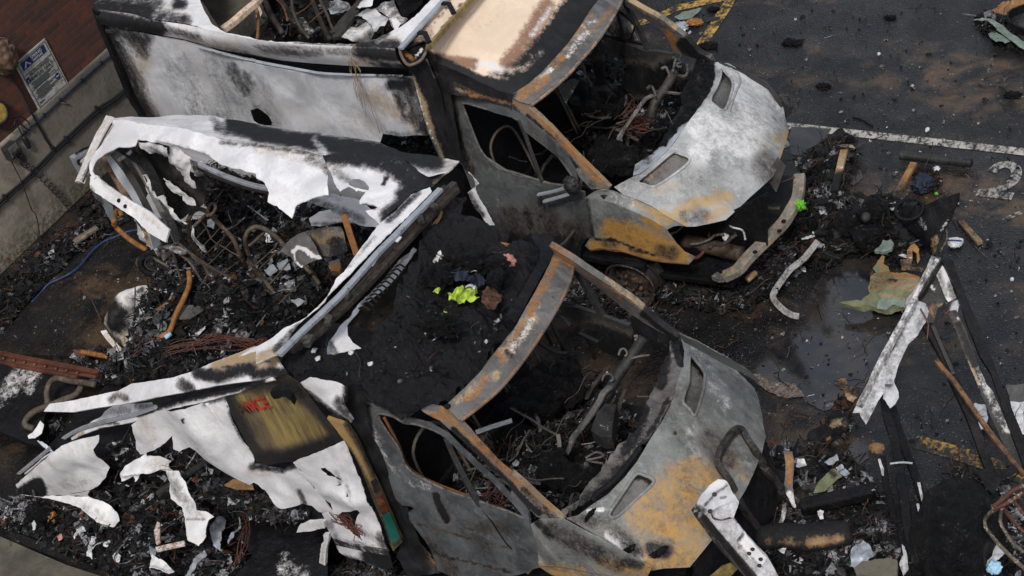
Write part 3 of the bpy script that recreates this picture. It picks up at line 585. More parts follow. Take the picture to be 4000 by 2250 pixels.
# box body
sheet('box_side_panel', M['whitesoft'], S1, '00 765,190 1000,230 1390,312 1700,420 1932,470 / 10 200,510 400,545 600,568 800,576 1000,576 1130,576 1180,580 1230,760 1290,960 1302,1012 1290,1018 1200,1008 1120,1012 950,1018 930,1080 900,1090 860,1180 860,1500 500,1600 0,1700 / 01 1000,250 1130,0 / 00 1080,900 1000,720 870,440', van1,
      holes=['00 1870,850 1932,828 / 10 30,845 80,880 115,930 110,960 0,950 / 00 1900,930'], step=16, jag=1.5, warp=.05, wsc=1.4, thick=.008,
      paint=[('soot', '00 740,170 800,330 900,560 1000,760 1090,900', 62), ('soot', '00 900,235 1100,290', 30, .85), ('tan', '00 1050,330 1110,480', 26, .55), ('soot', '00 1000,300 1090,400', 22, .75), ('tan', '00 980,500 1060,800 1130,880', 45, .6), ('soot', '10 1130,590 1240,760 1300,1000', 26, .9), ('soot', '10 1020,635 1130,640', 22, 1.1), ('soot', '10 1075,700 1110,800 1140,880', 14, .82), ('soot', '10 1130,680 1180,800 1190,900', 14, .8), ('soot', '10 1210,860 1260,980', 16, .8), ('tan', '10 1190,850 1250,960', 26, .8), ('tan', '10 880,720 960,770 1080,830', 40, .55), ('soot', '00 1740,520 1790,620 1860,690', 22, .72), ('soot', '00 1840,560 1890,640', 16, .66), ('tan', '10 700,900 900,960', 40, .2), ('soot', '10 0,840 130,960', 30, .5), ('soot', '00 1480,860 1700,900', 26, .4), ('white', '10 100,740 500,940', 26, .5), ('white', '00 1400,330 1560,700', 30, .35), ('soot', '00 1350,500 1500,820', 60, .28), ('soot', '00 1600,520 1750,800', 60, .30), ('soot', '10 0,700 60,900', 60, .30), ('soot', '10 1000,1000 1300,1010', 12, .4)])
RF1 = V1.Z(2.73)
rf = sheet('roof_skin', M['white'], RF1, '00 700,30 745,65 1000,100 1150,150 1400,185 1650,240 1932,300 / 10 200,325 500,340 700,345 1040,360 1090,350 1200,230 1420,0 1600,-250 1700,-380 / 00 1000,-700 760,-60', van1,
      holes=['00 1510,0 1540,80 1600,180 1680,235 1800,262 1932,290 / 10 200,312 500,328 700,325 790,318 900,290 1000,245 1100,195 1200,130 1300,30 1420,-120 1300,-250 / 00 1900,-450 1500,-300'], step=14, jag=1.6, warp=.02, wsc=2,
      paint=[('soot', '00 690,40 900,70 1100,90', 42, 1.0), ('soot', '00 1100,110 1400,165', 26, .75), ('soot', '00 1340,35 1370,30', 22, 1.0), ('soot', '10 300,335 700,340', 14, .6), ('soot', '10 750,335 1060,350', 24, .95), ('tan', '10 900,300 1050,310', 22, .5), ('soot', '00 980,-60 1180,20', 30, .7), ('tan', '00 1270,40 1290,60', 20, .3), ('soot', '10 820,330 1000,250', 12, .7)])
A_ = RF1.hit(T('00 735,70 1000,105 1150,150 1400,185 1650,240 1932,300 / 10 200,325 500,342 700,348 1050,365')); B_ = V1.Y(-1.11).hit(T('00 765,185 1000,225 1200,262 1390,295 1650,370 1932,415 / 10 200,455 400,475 700,495 1000,508 1130,515'))
loft('roof_rail', A_, B_, M['white'], van1, n=60, m=8, bulge=.05, bdir=V1.R@np.array([0, -.7, .5]), warp=.012, paint=[('soot', '00 740,130 1000,180 1200,220', 32, 1.1), ('soot', '00 1100,180 1500,280', 14, .6), ('soot', '00 1500,340 1900,410', 10, .5), ('tan', '00 1400,280 1800,370', 14, .42), ('soot', '10 60,370 300,400 500,395', 16, .62), ('soot', '10 780,390 1060,420', 26, 1.0), ('soot', '10 900,480 1120,510', 14, .9), ('tan', '10 750,450 900,470', 22, .55), ('soot', '10 0,350 700,370', 9, .5), ('soot', '10 560,390 740,400', 12, .5)])
loft('panel_trim', V1.Y(-1.10).hit(T('10 0,452 250,500 480,543 700,556 980,562 1110,566')), V1.Y(-1.11).hit(T('10 0,478 250,524 480,564 700,574 980,580 1110,584')), M['alu'], van1, n=30, m=3, bulge=.012, bdir=(0, -1, 0), paint=[('soot', '10 900,570 1110,575', 12, .6)])
loft('panel_trim', V1.Y(-1.10).hit(T('00 1480,340 1650,385 1932,448')), V1.Y(-1.11).hit(T('00 1480,352 1650,410 1932,474')), M['alu'], van1, n=20, m=3, bulge=.012, bdir=(0, -1, 0), paint=[('soot', '00 1600,390 1932,440', 5, .55)])
sheet('slot_shadow_sheet', M['black'], V1.Y(-1.0), '00 1390,300 1700,385 1932,425 / 10 250,470 500,500 1000,515 1140,520 1150,590 900,590 480,570 200,530 / 00 1800,450 1500,370', van1, step=25, jag=0, warp=0)  # black sheet added behind the rail gap as the slot's shade
sheet('corner_post', M['black'], V1.Y(-1.10), '00 700,55 745,90 790,230 880,440 1000,720 1090,880 1130,900 1060,880 960,720 850,440 750,210', van1, step=14, jag=1, thick=.03, warp=.004)
prism('rear_frame', V1.W([(-6.52, -1.09, 2.66), (-6.52, 1.05, 2.66), (-6.52, 1.05, 2.5), (-6.52, -1.09, 2.5)]), V1.R@np.array([.06, 0, 0]), M['black'], van1)
prism('rear_frame', V1.W([(-6.52, 1.05, 2.6), (-6.52, 1.05, .4), (-6.52, .9, .4), (-6.52, .9, 2.6)]), V1.R@np.array([.06, 0, 0]), M['black'], van1)
sheet('rear_door', M['black'], V1.X(-6.53), '00 745,90 790,230 880,440 1000,720 1090,880 1300,700 1500,200 1300,-100', van1, step=30, jag=0)
lt = S1.hit(T('00 838,238'))[0]; box('marker_lamp', lt, (.16, .02, .05), M['darkm'], van1, R=V1.R)
prism('far_side_panel', V1.W([(-6.5, 1.06, .5), (-2.7, 1.06, .5), (-2.7, 1.06, 2.7), (-6.5, 1.06, 2.7)]), V1.R@np.array([0, .02, 0]), M['black'], van1)
prism('box_floor', V1.W([(-6.5, -1.07, .62), (-2.6, -1.07, .62), (-2.6, 1.05, .62), (-6.5, 1.05, .62)]), (0, 0, -.08), M['black'], van1)
prism('front_bulkhead', V1.W([(-2.68, -1.05, .5), (-2.68, 1.05, .5), (-2.68, 1.05, 2.6), (-2.68, -1.05, 2.6)]), V1.R@np.array([.03, 0, 0]), M['black'], van1)
prism('chassis_rail', V1.W([(-6.4, -.5, .35), (-.4, -.5, .35), (-.4, -.5, .5), (-6.4, -.5, .5)]), (0, .08, 0), M['black'], van1)
# front roof channel
tubeP = V1.Z(2.76).hit(T('10 1090,368 1420,0 1560,-160')); tube('channel_edge', tubeP, 0, M['alu'], van1, rect=(.05, .025))
sheet('channel_tray', M['beige'], V1.Z(2.70), '10 1110,375 1180,330 1430,5 1560,-150 1760,-150 1625,0 1300,365 1290,300', van1, step=14, jag=0, paint=[('tan', '10 1200,320 1300,240', 26, .6), ('soot', '10 1150,360 1280,340', 20, .9), ('soot', '10 1270,250 1450,60', 5, .5), ('soot', '10 1340,300 1560,30', 6, .6)])
tube('channel_lip', V1.Z(2.74).hit(T('10 1302,362 1480,155 1620,0 1760,-160')), 0, M['gold'], van1, rect=(.03, .05), burn=(0, 0, 0, .3))
for s in ('10 1225,245 1275,250 1305,320', '10 1405,25 1455,28 1492,100'): tube('bracket', V1.Z(2.78).hit(T(s)), 0, M['black'], van1, rect=(.045, .02), curve=False)
en = V1.W((-2.60, -1.04, 2.68)); ec = V1.Z(2.70).hit(T('10 1185,395'))[0]
loop = V1.Z(2.72).hit(T('10 1085,385 1120,330 1210,290 1285,310 1292,380 1250,450 1160,485 1120,450')); tube('channel_end_rim', loop, .014, M['steel'], van1, closed=True, burn=(.42, .5, 0, 0), wob=.02)
sheet('channel_end_cap', M['black'], V1.Z(2.66), '10 1085,385 1120,330 1210,290 1285,310 1292,380 1250,450 1160,485 1120,450', van1, step=9, warp=.03, wsc=14, paint=[('rust', '10 1110,390 1180,440', 9, .7), ('white', '10 1200,420 1250,380', 6, .8)])
sheet('front_corner_post', M['steel'], V1.pl((-2.66, -1.12, 2), (.35, -1, 0)), '10 1120,470 1160,490 1290,440 1400,700 1450,1000 1505,1190 1500,1205 1385,1190 1300,1000 1230,760 1180,570', van1, step=10, jag=.6, warp=.008,
      paint=[('soot', '10 1140,480 1240,520 1330,700', 34, 1.1), ('soot', '10 1330,640 1420,1000 1490,1190', 34, 1.1), ('tan', '10 1190,570 1250,720 1320,900 1370,1000 1430,1180', 20, .8), ('white', '10 1205,680 1300,960 1390,1180', 4, .7), ('tan', '10 1400,920 1450,1100', 10, .7)])  # thin white line paints the light along the post's left edge
# cab roof fairing, header, cab side
sheet('roof_fairing', M['beige'], FAIR(V1), '10 1300,368 1292,440 1350,465 1450,505 1560,565 1700,628 1850,690 1932,710 / 20 30,705 130,630 230,540 330,430 420,330 520,190 590,80 650,0 760,-230 / 10 2100,-480 1980,-400 1620,0', van1, step=12, jag=.8, warp=.012, wsc=2,
      paint=[('soot', '10 1290,440 1380,485 1450,505 1560,560 1700,610 1850,660 / 20 0,660', 26, 1.2), ('soot', '20 20,640 150,540 300,350 450,150 540,20 640,-150', 62, 1.15), ('soot', '10 1800,600 1932,650', 40, 1.05), ('tan', '10 1300,430 1500,470 1640,480', 24, .85), ('tan', '20 40,420 150,250 260,60', 40, .75), ('tan', '20 -20,470 60,430', 40, .8), ('tan', '10 1640,0 1500,150', 30, .3), ('tan', '10 1850,0 1870,90 1660,240', 14, .25),
             ('white', '10 1690,490 1780,480 1830,540 1790,550', 18, .62), ('white', '10 1860,520 1932,545', 14, .56), ('white', '20 150,260 200,200 290,60', 14, .48), ('white', '20 60,510 150,470 230,380', 18, .52), ('white', '10 1560,560 1932,640', 12, .47), ('tan', '20 120,300 260,60', 22, .5), ('soot', '10 1690,490 1830,545', 20, -.35), ('soot', '20 165,250 250,130', 16, -.45), ('soot', '20 0,540 100,520 230,390', 17, -.5), ('soot', '10 1650,560 1900,600', 10, -.4)])
sheet('cab_side', M['darkm'], V1.pl3((-2.65, -1.0, 2.45), (-1.66, -.86, 2.05), (-1.7, -.93, 1.7)), '10 1292,440 1450,505 1700,628 1850,690 1932,712 / 20 35,708 0,730 -10,835 / 10 1932,812 1700,745 1472,712 1500,900 1540,1100 1560,1250 1500,1220 1440,1000 1395,700 1290,470', van1, step=12, jag=1, warp=.015, wsc=5,
      paint=[('soot', '10 1300,460 1500,560 1700,660 1932,720', 26, 1.1), ('soot', '10 1420,600 1470,900 1520,1200', 30, 1.1), ('rust', '10 1620,700 1780,720 1932,760', 16, .75), ('tan', '10 1480,670 1700,720', 8, .5), ('white', '10 1300,440 1420,500', 9, .55)])
sheet('windscreen_header', M['steel'], HDR(V1), '20 650,0 590,80 520,190 420,330 330,430 230,540 130,630 0,712 0,735 60,770 130,787 300,662 430,542 520,440 640,300 740,150 790,60 820,0 900,-160 760,-230', van1, step=9, jag=.3, warp=.006, wsc=6,
      paint=[('rust', '20 60,720 200,640 260,590', 20, .62), ('rust', '20 330,480 380,430', 16, .6), ('rust', '20 600,230 760,60', 12, .5), ('white', '20 220,580 300,520', 10, .52), ('white', '20 420,420 560,250', 14, .46), ('white', '20 540,190 640,160', 12, .48), ('tan', '20 200,600 620,160', 26, .42), ('rust', '20 500,240 600,110', 8, .55), ('soot', '20 30,700 0,720', 8, .6)])
tube('header_flange', HDR(V1).hit(T('20 140,790 300,668 430,548 520,446 640,306 740,156 795,60 825,0 900,-155'))+np.array([0, 0, -.01]), .016, M['steel'], van1, burn=(0, .45, .3, 0))
sheet('windscreen_pillar', M['steel'], PILN(V1), '20 0,735 60,770 130,790 300,950 500,1160 640,1300 745,1403 740,1420 605,1420 520,1330 430,1170 300,1040 130,880 0,800', van1, step=9, jag=.4, thick=.05, paint=[('rust', '20 40,760 300,990 560,1240 700,1400', 16, .62), ('soot', '20 20,800 60,830', 10, .6), ('soot', '20 130,870 300,1030 500,1250', 10, .8), ('tan', '20 140,790 300,950 745,1405', 4, .6), ('soot', '20 600,1380 700,1410', 16, .4), ('tan', '20 200,880 500,1200', 10, .35)])
sheet('windscreen_pillar', M['steel'], PILF(V1), '20 880,-10 1000,55 1150,140 1300,258 1420,385 1505,425 1525,470 1440,440 1300,400 1235,390 1180,270 1130,205 1000,120 840,10', van1, step=9, jag=.5, thick=.05, paint=[('rust', '20 1180,250 1260,330', 20, .75), ('tan', '20 900,0 1050,90 1240,215', 5, .8), ('soot', '20 1300,320 1440,440', 26, .9), ('white', '20 1290,260 1400,370', 4, .6)])
D1 = SIDEN(V1)
sheet('cab_door', M['door'], D1, '10 1472,712 1700,745 1932,812 / 20 20,835 120,890 300,1035 420,1150 490,1290 500,1430 550,1449 / 21 555,45 612,335 560,350 530,400 520,480 500,520 / 21 300,520 0,600 / 11 1800,700 1790,250 1640,0 / 10 1560,1250', van1,
      holes=['10 1560,795 1580,782 1620,790 1932,882 / 20 60,920 110,990 200,1060 340,1170 400,1250 470,1360 440,1400 330,1395 230,1372 0,1300 / 10 1850,1280 1780,1230 1720,1170 1670,1080 1600,900'], step=14, jag=.5, warp=.012, wsc=2, thick=.02,
      paint=[('soot', '10 1480,730 1560,1100 1640,1300', 14, .7), ('soot', '21 0,200 600,330', 60, .55), ('soot', '21 0,120 540,280', 5, .7), ('soot', '21 0,420 560,440', 70, .8), ('white', '11 1750,60 1932,100', 18, .22), ('soot', '20 100,900 400,1160', 8, .5)])
rim_tube('window_seal', '10 1560,795 1580,782 1620,790 1932,882 / 20 60,920 110,990 200,1060 340,1170 400,1250 470,1360 440,1400 330,1395 230,1372 0,1300 / 10 1850,1280 1780,1230 1720,1170 1670,1080 1600,900', D1, .012, M['steel'], van1, (.3, 0, .1, 0))
tube('window_divider', D1.hit(T('20 50,900 100,1020 160,1190 225,1365')), 0, M['darkm'], van1, rect=(.035, .05))
tube('belt_line', D1.hit(T('10 1740,1190 1932,1310 / 20 150,1345 330,1400')), .012, M['steel'], van1)
mr = empty('door_mirror', (0, 0, 0)); mr.parent = van1; mr.location = Vector(V1.W((-1.3, -1.12, 1.45)))-wloc(van1)
MP = V1.Y(-1.10)
tube('mirror_arm', MP.hit(T('21 195,20 330,-10 440,-45')), 0, M['alu'], mr, rect=(.03, .02)); tube('mirror_arm', MP.hit(T('21 240,70 350,40 430,15')), 0, M['alu'], mr, rect=(.035, .02)); tube('mirror_arm', MP.hit(T('21 205,30 215,105')), 0, M['darkm'], mr, rect=(.03, .03)); blob('mirror_root', MP.hit(T('20 450,1400'))[0], (.07, .06, .09), M['darkm'], mr, .25, 9)
sheet('front_wing', M['bonnet2'], D1, '21 555,40 640,10 690,60 800,90 1050,200 1150,262 1170,290 1240,390 1300,450 1382,490 1335,542 1150,530 1000,502 850,455 700,432 600,442 555,400 590,345 618,335', van1, step=10, jag=.4, warp=.01, thick=.01,
      paint=[('rust', '21 760,290 900,330 1100,400 1250,470', 48, .9), ('rust', '21 1020,210 1100,260', 22, .75), ('rust', '21 620,400 750,410 900,450 1080,500', 22, .85), ('soot', '21 1120,440 1220,460', 30, .52), ('soot', '21 630,355 750,350 900,410 1080,480', 5, .8), ('soot', '21 700,390 780,400', 14, .5), ('soot', '21 900,430 980,450', 12, .5), ('tan', '21 700,220 780,260', 24, .3), ('soot', '21 570,60 610,330', 10, .6)])
loft('wing_top', D1.hit(T('21 560,40 640,62 690,70 800,95 1050,203 1150,264 1172,285')), H1.hit(T('21 700,-20 760,-10 850,22 940,58 1050,110 1170,186 1300,258')), M['bonnet2'], van1, n=40, m=6, bulge=.02, thick=.006, paint=[('rust', '21 1050,140 1180,230', 18, .66), ('white', '21 700,20 900,90', 24, .3), ('soot', '21 640,60 700,30', 10, .8), ('rust', '21 900,60 1000,130', 14, .4)])
rim_tube('arch_lip', '21 595,440 700,428 850,450 1000,497 1150,526 1335,540', D1, .014, M['rust'], van1, closed=False)
sheet('arch_liner', M['black'], V1.Y(-.55), '21 520,380 1400,420 1500,700 500,900', van1, step=30, jag=0)
wheel_parts(V1, -1.02, -.86, van1)
hd1 = sheet('bonnet', M['bonnet1'], H1, '20 770,1412 960,1312 1110,1200 1210,1100 1330,930 1440,780 1500,670 1530,540 1528,470 1560,466 1640,482 1760,560 1880,625 / 30 0,655 60,730 110,800 150,960 155,1000 130,1080 90,1200 40,1330 / 21 1840,0 1700,130 1610,212 1500,238 1390,260 1315,262 1250,225 1150,172 1050,105 940,55 840,20', van1,
      holes=['20 1580,528 1625,565 1665,620 1658,700 1600,835 1500,765 1545,660 1575,580', '20 952,1370 1060,1280 1215,1152 1270,1165 1342,1202 1290,1270 1090,1405 1000,1395'], step=11, jag=.3, warp=.012, wsc=2.6, thick=.008,
      paint=[('white', '20 1450,950 1600,1000 1750,1080', 80, .54), ('white', '20 1750,700 1850,900', 80, .52), ('white', '20 1560,480 1700,640', 20, .6), ('white', '20 1500,1050 1400,1180', 50, .5), ('rust', '21 1250,150 1400,80 1560,60', 24, .68), ('rust', '21 1600,130 1480,190', 22, .62), ('rust', '21 1560,20 1640,40', 22, .6), ('rust', '21 1130,150 1310,240', 14, .7), ('rust', '30 60,1060 140,1010', 22, .5), ('tan', '20 1880,1080 1920,1140', 26, .42), ('soot', '20 1900,1230 1932,1300', 50, .5), ('soot', '21 1300,180 1450,170', 26, .42), ('soot', '20 1330,1300 1500,1400', 60, .25), ('rust', '20 1100,1420 1250,1400', 26, .35), ('soot', '30 0,640 60,740', 14, .5), ('soot', '20 800,1410 1000,1310', 16, .3), ('rust', '30 155,1000 60,1280', 7, .9)])
for s, z_ in (('20 1580,528 1625,565 1665,620 1658,700 1600,835 1500,765 1545,660 1575,580', 0), ('20 952,1370 1060,1280 1215,1152 1270,1165 1342,1202 1290,1270 1090,1405 1000,1395', 1)):
    P = T(s); cpx = P.mean(0); tray = cpx+(P-cpx)*1.06+np.array([-4, 6]); v_ = sheet('vent_tray', M['steel'], Surf(V1, lambda x, y, z: z-Fh(xe(x, y))+.06), tray, van1, step=12, jag=0, paint=[('tan', P, 40, .30 if z_ else .05), ('soot', P[[0, -1]], 16, .8)])
    rim_tube('vent_rim', s, H1, .013, M['bonnet1'], van1, (0, 0, .2, 0))
rim_tube('bonnet_crease', '20 1700,560 1720,620 1680,720 1640,840', H1, .014, M['bonnet1'], van1, closed=False)
tube('bonnet_edge', H1.hit(T('20 1560,470 1700,530 1850,610 / 30 20,680 90,790')), .014, M['darkm'], van1)
sheet('far_wing', M['darkm'], V1.pl3((-.9, .93, 1.36), (-.1, .80, 1.0), (-.5, 1.0, .9)), '20 1640,470 1780,545 1932,625 / 30 60,690 120,800 100,810 0,680 / 20 1800,590', van1, step=10, jag=.3)
sheet('headlamp_liner', M['black'], V1.pl((-.12, .7, .9), (.6, -.5, .6)), '30 98,745 190,848 130,895 122,820', van1, step=8, jag=1)
# scuttle and cabin
sheet('scuttle_panel', M['alu'], COWL(V1), '20 915,1325 930,1240 1100,1130 1200,1010 1300,880 1400,740 1470,690 1440,780 1330,930 1210,1100 1110,1200 960,1312', van1, step=9, jag=.6, warp=.012, paint=[('soot', '20 1000,1190 1150,1060 1300,880', 12, .7), ('soot', '20 940,1280 1050,1200', 14, .4), ('soot', '20 1380,760 1460,690', 20, .9)])
sheet('scuttle_crust', M['crustdark'], V1.Z(1.41), '20 1270,720 1360,560 1395,470 1440,390 1520,430 1530,560 1495,680 1420,790 1340,900 1280,930 1160,1100 1110,1100 1200,960 1290,830', van1, step=9, jag=3, warp=.05, wsc=12, thick=.02)
for s_, mt_, z_, pt_ in (('00 1505,-10 1560,60 1600,130 1660,215 1700,205 1850,60 1932,20 1932,-60', 'kerb', 2.0, []),): sheet('cabinet_panel', M[mt_], V1.Z(z_), s_, van1, step=10, jag=1)
tube('ceiling_beam', px3('00 1680,225 1760,170 1850,90 1932,20 / 10 40,-40', 2.3), 0, M['beige'], van1, rect=(.08, .06), burn=(.2, .3, 0, .3))
for s_, z_, r_, mt_, br_ in (('10 0,60 20,140 10,290', 2.1, .03, 'wood', (0, 0, 0, .4)), ('10 270,-20 280,80 330,200 400,285', 2.0, .03, 'greyrod', (0, .1, 0, .2)), ('10 60,-20 110,100 200,250', 2.0, .05, 'darkm', (0, .1, 0, .3)), ('10 450,-10 380,60 310,105', 2.2, .006, 'rust', (0, .5, 0, 0)), ('10 530,60 450,130 375,200', 2.2, .006, 'rust', (0, .5, 0, 0)), ('10 480,-10 520,70 560,170 590,250', 2.0, .025, 'greyrod', (.2, .1, 0, 0)), ('10 150,-10 210,60 240,160', 2.1, .02, 'rust', (.3, .2, 0, 0)), ('10 180,-20 300,180', 1.9, .04, 'darkm', (.2, 0, .2, 0)), ('10 420,-20 500,180 560,300', 1.8, .05, 'darkm', (.1, 0, 0, 0))): tube('inner_rib', px3(s_, z_), r_*.6, M[mt_], van1, burn=(max(.3, br_[0]), br_[1]*.6, 0, 0), n=6, wob=.006)
for s_, mt_, z_, pt_ in (('10 650,302 690,240 780,165 850,145 890,150 905,240 860,285 760,312', 'steel', 2.25, [('white', '10 700,280 830,200', 26, .62), ('soot', '10 850,260 760,300', 16, .5)]), ('10 735,95 800,85 905,83 1000,140 1000,170 990,205 920,220 895,275 870,190 800,130', 'alu', 2.35, [('white', '10 830,100 960,180', 30, .7)]), ('10 880,62 960,20 1040,5 1060,60 1090,110 1145,140 1090,190 1030,210 1000,130 920,85', 'steel', 2.3, [('white', '10 930,60 1060,150', 40, .45)]), ('10 1030,165 1060,155 1100,180 1040,215', 'white', 2.4, []), ('10 770,72 800,20 830,-20 910,-20 880,40 820,70 790,85', 'white', 2.45, []), ('10 540,60 560,10 640,0 700,30 730,70 650,90 560,85', 'alu', 2.3, [('soot', '10 560,40 700,60', 20, .5)]), ('10 1050,-20 1300,-20 1180,90 1110,130 1080,60', 'black', 1.9, []), ('10 200,60 260,40 340,110 440,240 430,290 330,250 240,150', 'darkm', 1.9, [('white', '10 260,100 400,220', 30, .3)]), ('00 1932,-10 1960,40 1990,120 1960,150 1932,130', 'white', 1.9, [('tan', '00 1950,40 1970,120', 20, .5)])): sheet('torn_liner', M[mt_], V1.Z(z_), s_, van1, step=8, jag=2, warp=.07, wsc=5, paint=pt_)
for s_ in ('10 590,255 650,170 750,60 790,10', '10 600,290 690,180 760,90'): tube('ceiling_beam', px3(s_, 2.3), 0, M['darkm'], van1, rect=(.07, .04), burn=(.3, 0, .15, 0))
tube('dash_beam', px3('20 1225,545 1185,620 1130,700 1070,790 1050,890', [1.32, 1.3, 1.26, 1.2, 1.1]), .045, M['darkm'], van1, burn=(.3, .1, 0, .15))
tube('steering_bracket', px3('20 1070,720 1010,745 960,810 890,910 830,1000 795,1090', [1.28, 1.28, 1.22, 1.12, 1.02, .95]), 0, M['steel'], van1, rect=(.045, .015), burn=(.2, 0, .3, 0))
for s, z_ in (('20 1020,670 1050,650 1075,690 1085,730', 1.32), ('20 1125,520 1160,508 1180,545 1190,580', 1.36), ('20 1215,430 1235,440 1228,480 1215,540', 1.4), ('20 1320,490 1325,540 1300,575 1215,560', 1.3), ('20 1090,690 1200,700 1290,712', 1.27)): tube('dash_bracket', px3(s, z_), 0, M['steel'], van1, rect=(.02, .02), burn=(.4, 0, .05, 0))
prism('cab_floor', V1.W([(-2.6, -.95, .5), (-.85, -.95, .5), (-.85, .95, .5), (-2.6, .95, .5)]), (0, 0, -.06), M['black'], van1)
prism('firewall', V1.W([(-.80, -.9, .5), (-.80, .9, .5), (-.80, .9, 1.2), (-.80, -.9, 1.2)]), (.03, 0, 0), M['black'], van1)
sheet('passenger_seat', M['crustdark'], V1.Z(.95), '20 430,760 520,660 680,630 800,650 860,700 850,800 780,880 620,870 470,840', van1, step=12, jag=3, warp=.12, wsc=7, thick=.1)
tube('seat_rim', px3('20 435,835 560,870 680,890 770,870 850,790 862,720', .93), .016, M['steel'], van1, burn=(.3, 0, 0, .2))
tube('seat_rim', px3('20 440,940 620,960 760,960 850,860', .75), .012, M['darkm'], van1)
sheet('driver_seat', M['crustdark'], V1.Z(1.0), '20 590,1150 660,1085 760,1080 850,1100 960,1170 930,1260 820,1300 700,1290 600,1250', van1, step=10, jag=3, warp=.08, wsc=10, thick=.12)
for s in ('20 340,650 390,760 405,790 510,610 460,590', '20 520,450 555,500 560,590 545,590'): sheet('seat_frame', M['darkm'], V1.pl((-2.2, .3, 1.5), (1, -.3, .5)), s, van1, step=10, jag=1, paint=[('white', s, 20, .2)])
F1 = SIDEF(V1)
sheet('far_door', M['darkm'], V1.Y(.92), '20 640,285 700,278 860,330 1000,380 1100,385 1215,405 1220,480 1240,700 900,760 640,600 600,420', van1, holes=['20 690,410 720,400 880,460 860,540 830,640 700,640'], step=12, jag=.5, thick=.03, warp=.01, paint=[('white', '20 660,300 860,345 1000,400 1180,430', 14, .16), ('soot', '20 700,560 1100,620 1200,560', 60, 1.0), ('soot', '20 805,355 810,360', 5, 1.1)])
FP = V1.Y(.93)
tube('window_divider', FP.hit(T('20 845,0 900,110 960,220 1020,365')), 0, M['darkm'], van1, rect=(.04, .05)); tube('window_divider', FP.hit(T('20 790,80 815,170 850,300')), 0, M['darkm'], van1, rect=(.02, .03)); tube('window_divider', FP.hit(T('20 790,80 850,115 930,195 890,310')), 0, M['black'], van1, rect=(.015, .02), curve=False)
tube('belt_line', FP.hit(T('20 660,260 780,290 1000,335')), 0, M['black'], van1, rect=(.02, .03))
sheet('curtain_airbag', M['white'], V1.Y(1.0), '20 800,0 900,0 935,30 900,75 880,150 900,200 950,310 820,300 720,230 640,260 720,120', van1, step=10, jag=1.5, warp=.03, paint=[('soot', '20 700,240 860,290', 50, .75), ('soot', '20 860,100 800,200', 30, .5)])
# front end
rad = Plane(V1.W((-.12, -.3, .6)), V1.R@np.array([1, -.35, .35]))
def gridsheet(name, s, surf, mat, par, n=16, amp=.012):
    P = T(s); a = arc(P[[0, 1]], n*2+1); b_ = arc(P[[3, 2]], n*2+1); W0 = surf.hit(a); W1 = surf.hit(b_); nr = surf.n*(1 if surf.n@(CAM-surf.p) > 0 else -1); V = []
    for i in range(2*n+1): o = nr*(amp if i % 2 else 0); V += [W0[i]+o, (W0[i]+W1[i])/2+o*1.3, W1[i]+o]
    return mk(name, V, [(3*i+j, 3*i+j+1, 3*i+j+4, 3*i+j+3) for i in range(2*n) for j in (0, 1)], mat, par, smooth=False, attrs={'burn': np.tile((.25, 0, 0, 0), (len(V), 1))}, thick=.002)
gridsheet('radiator', '30 -20,1330 70,1180 130,1250 60,1449', rad, M['steel'], van1, 18); gridsheet('radiator', '21 1800,120 1920,20 1920,160 1800,210', rad, M['steel'], van1, 14); gridsheet('radiator', '21 1830,230 1932,150 1900,340 1790,340', Plane(rad.p-np.array([0, 0, .1]), rad.n), M['steel'], van1, 12)
tube('engine_bay_pipe', px3('21 1620,225 1660,265 1740,290 1760,360', .7), .009, M['steel'], van1, burn=(0, 0, .5, 0)); sheet('engine_bracket', M['steel'], V1.Z(.6), '21 1580,330 1620,290 1640,330 1610,380', van1, step=6, paint=[('white', '21 1600,330 1620,350', 12, .6)])
tube('subframe', px3('21 1300,370 1450,400 1600,440 1740,470', .45), .07, M['darkm'], van1, burn=(.35, .35, 0, 0), n=10)
prism('engine_bay', V1.W([(-.85, -.8, .3), (-.1, -.75, .3), (-.1, .75, .3), (-.85, .8, .3)]), (0, 0, -.05), M['black'], van1); sheet('inner_wing', M['black'], V1.Y(-.45), '21 1150,250 1500,230 1932,0 1932,400 1500,520 1250,450', van1, step=30, jag=0)
bp = smooth_poly(px3('30 240,1330 / 31 225,40 180,130 110,240 20,330 / 21 1880,400 1780,500 1700,590 1600,640', [.62, .62, .6, .58, .56, .54, .5, .46, .42]), False, 5)
tube('bumper_beam', bp, 0, M['bonnet2'], van1, rect=(.10, .07), curve=False, burn=(0, .35, .15, 0))
tube('bumper_beam_end', px3('21 1530,630 1565,650 1600,645', .4), 0, M['steel'], van1, rect=(.07, .04), burn=(0, 0, .3, 0))
for s in ('31 118,222', '31 86,295', '21 1835,455'): p = px3(s, .64)[0]; prism('beam_hole', [p+np.array([.022*math.cos(t), .022*math.sin(t), 0]) for t in np.linspace(0, 6.28, 12, endpoint=False)], (0, 0, .006), M['black'], van1, bev=0)

r3 = np.random.default_rng(9)
for i in range(26):
    c = np.array([r3.uniform(-.75, -.1), r3.uniform(-.75, .2), r3.uniform(.4, .72)]); d = r3.normal(0, 1, 3); d[2] *= .4; d /= np.linalg.norm(d); L_ = r3.uniform(.12, .4); P = np.array([c+d*L_*t+np.array(noise.noise_vector(Vector((t*2+i*2.3, 4, 0))))*.05 for t in np.linspace(0, 1, 5)])
    tube('engine_bay_pipe', V1.W(P), r3.uniform(.004, .02), M[('darkm', 'steel', 'copper', 'greyrod')[r3.choice(4, p=[.45, .2, .15, .2])]], van1, n=6, burn=(.4, .2, .15, 0))
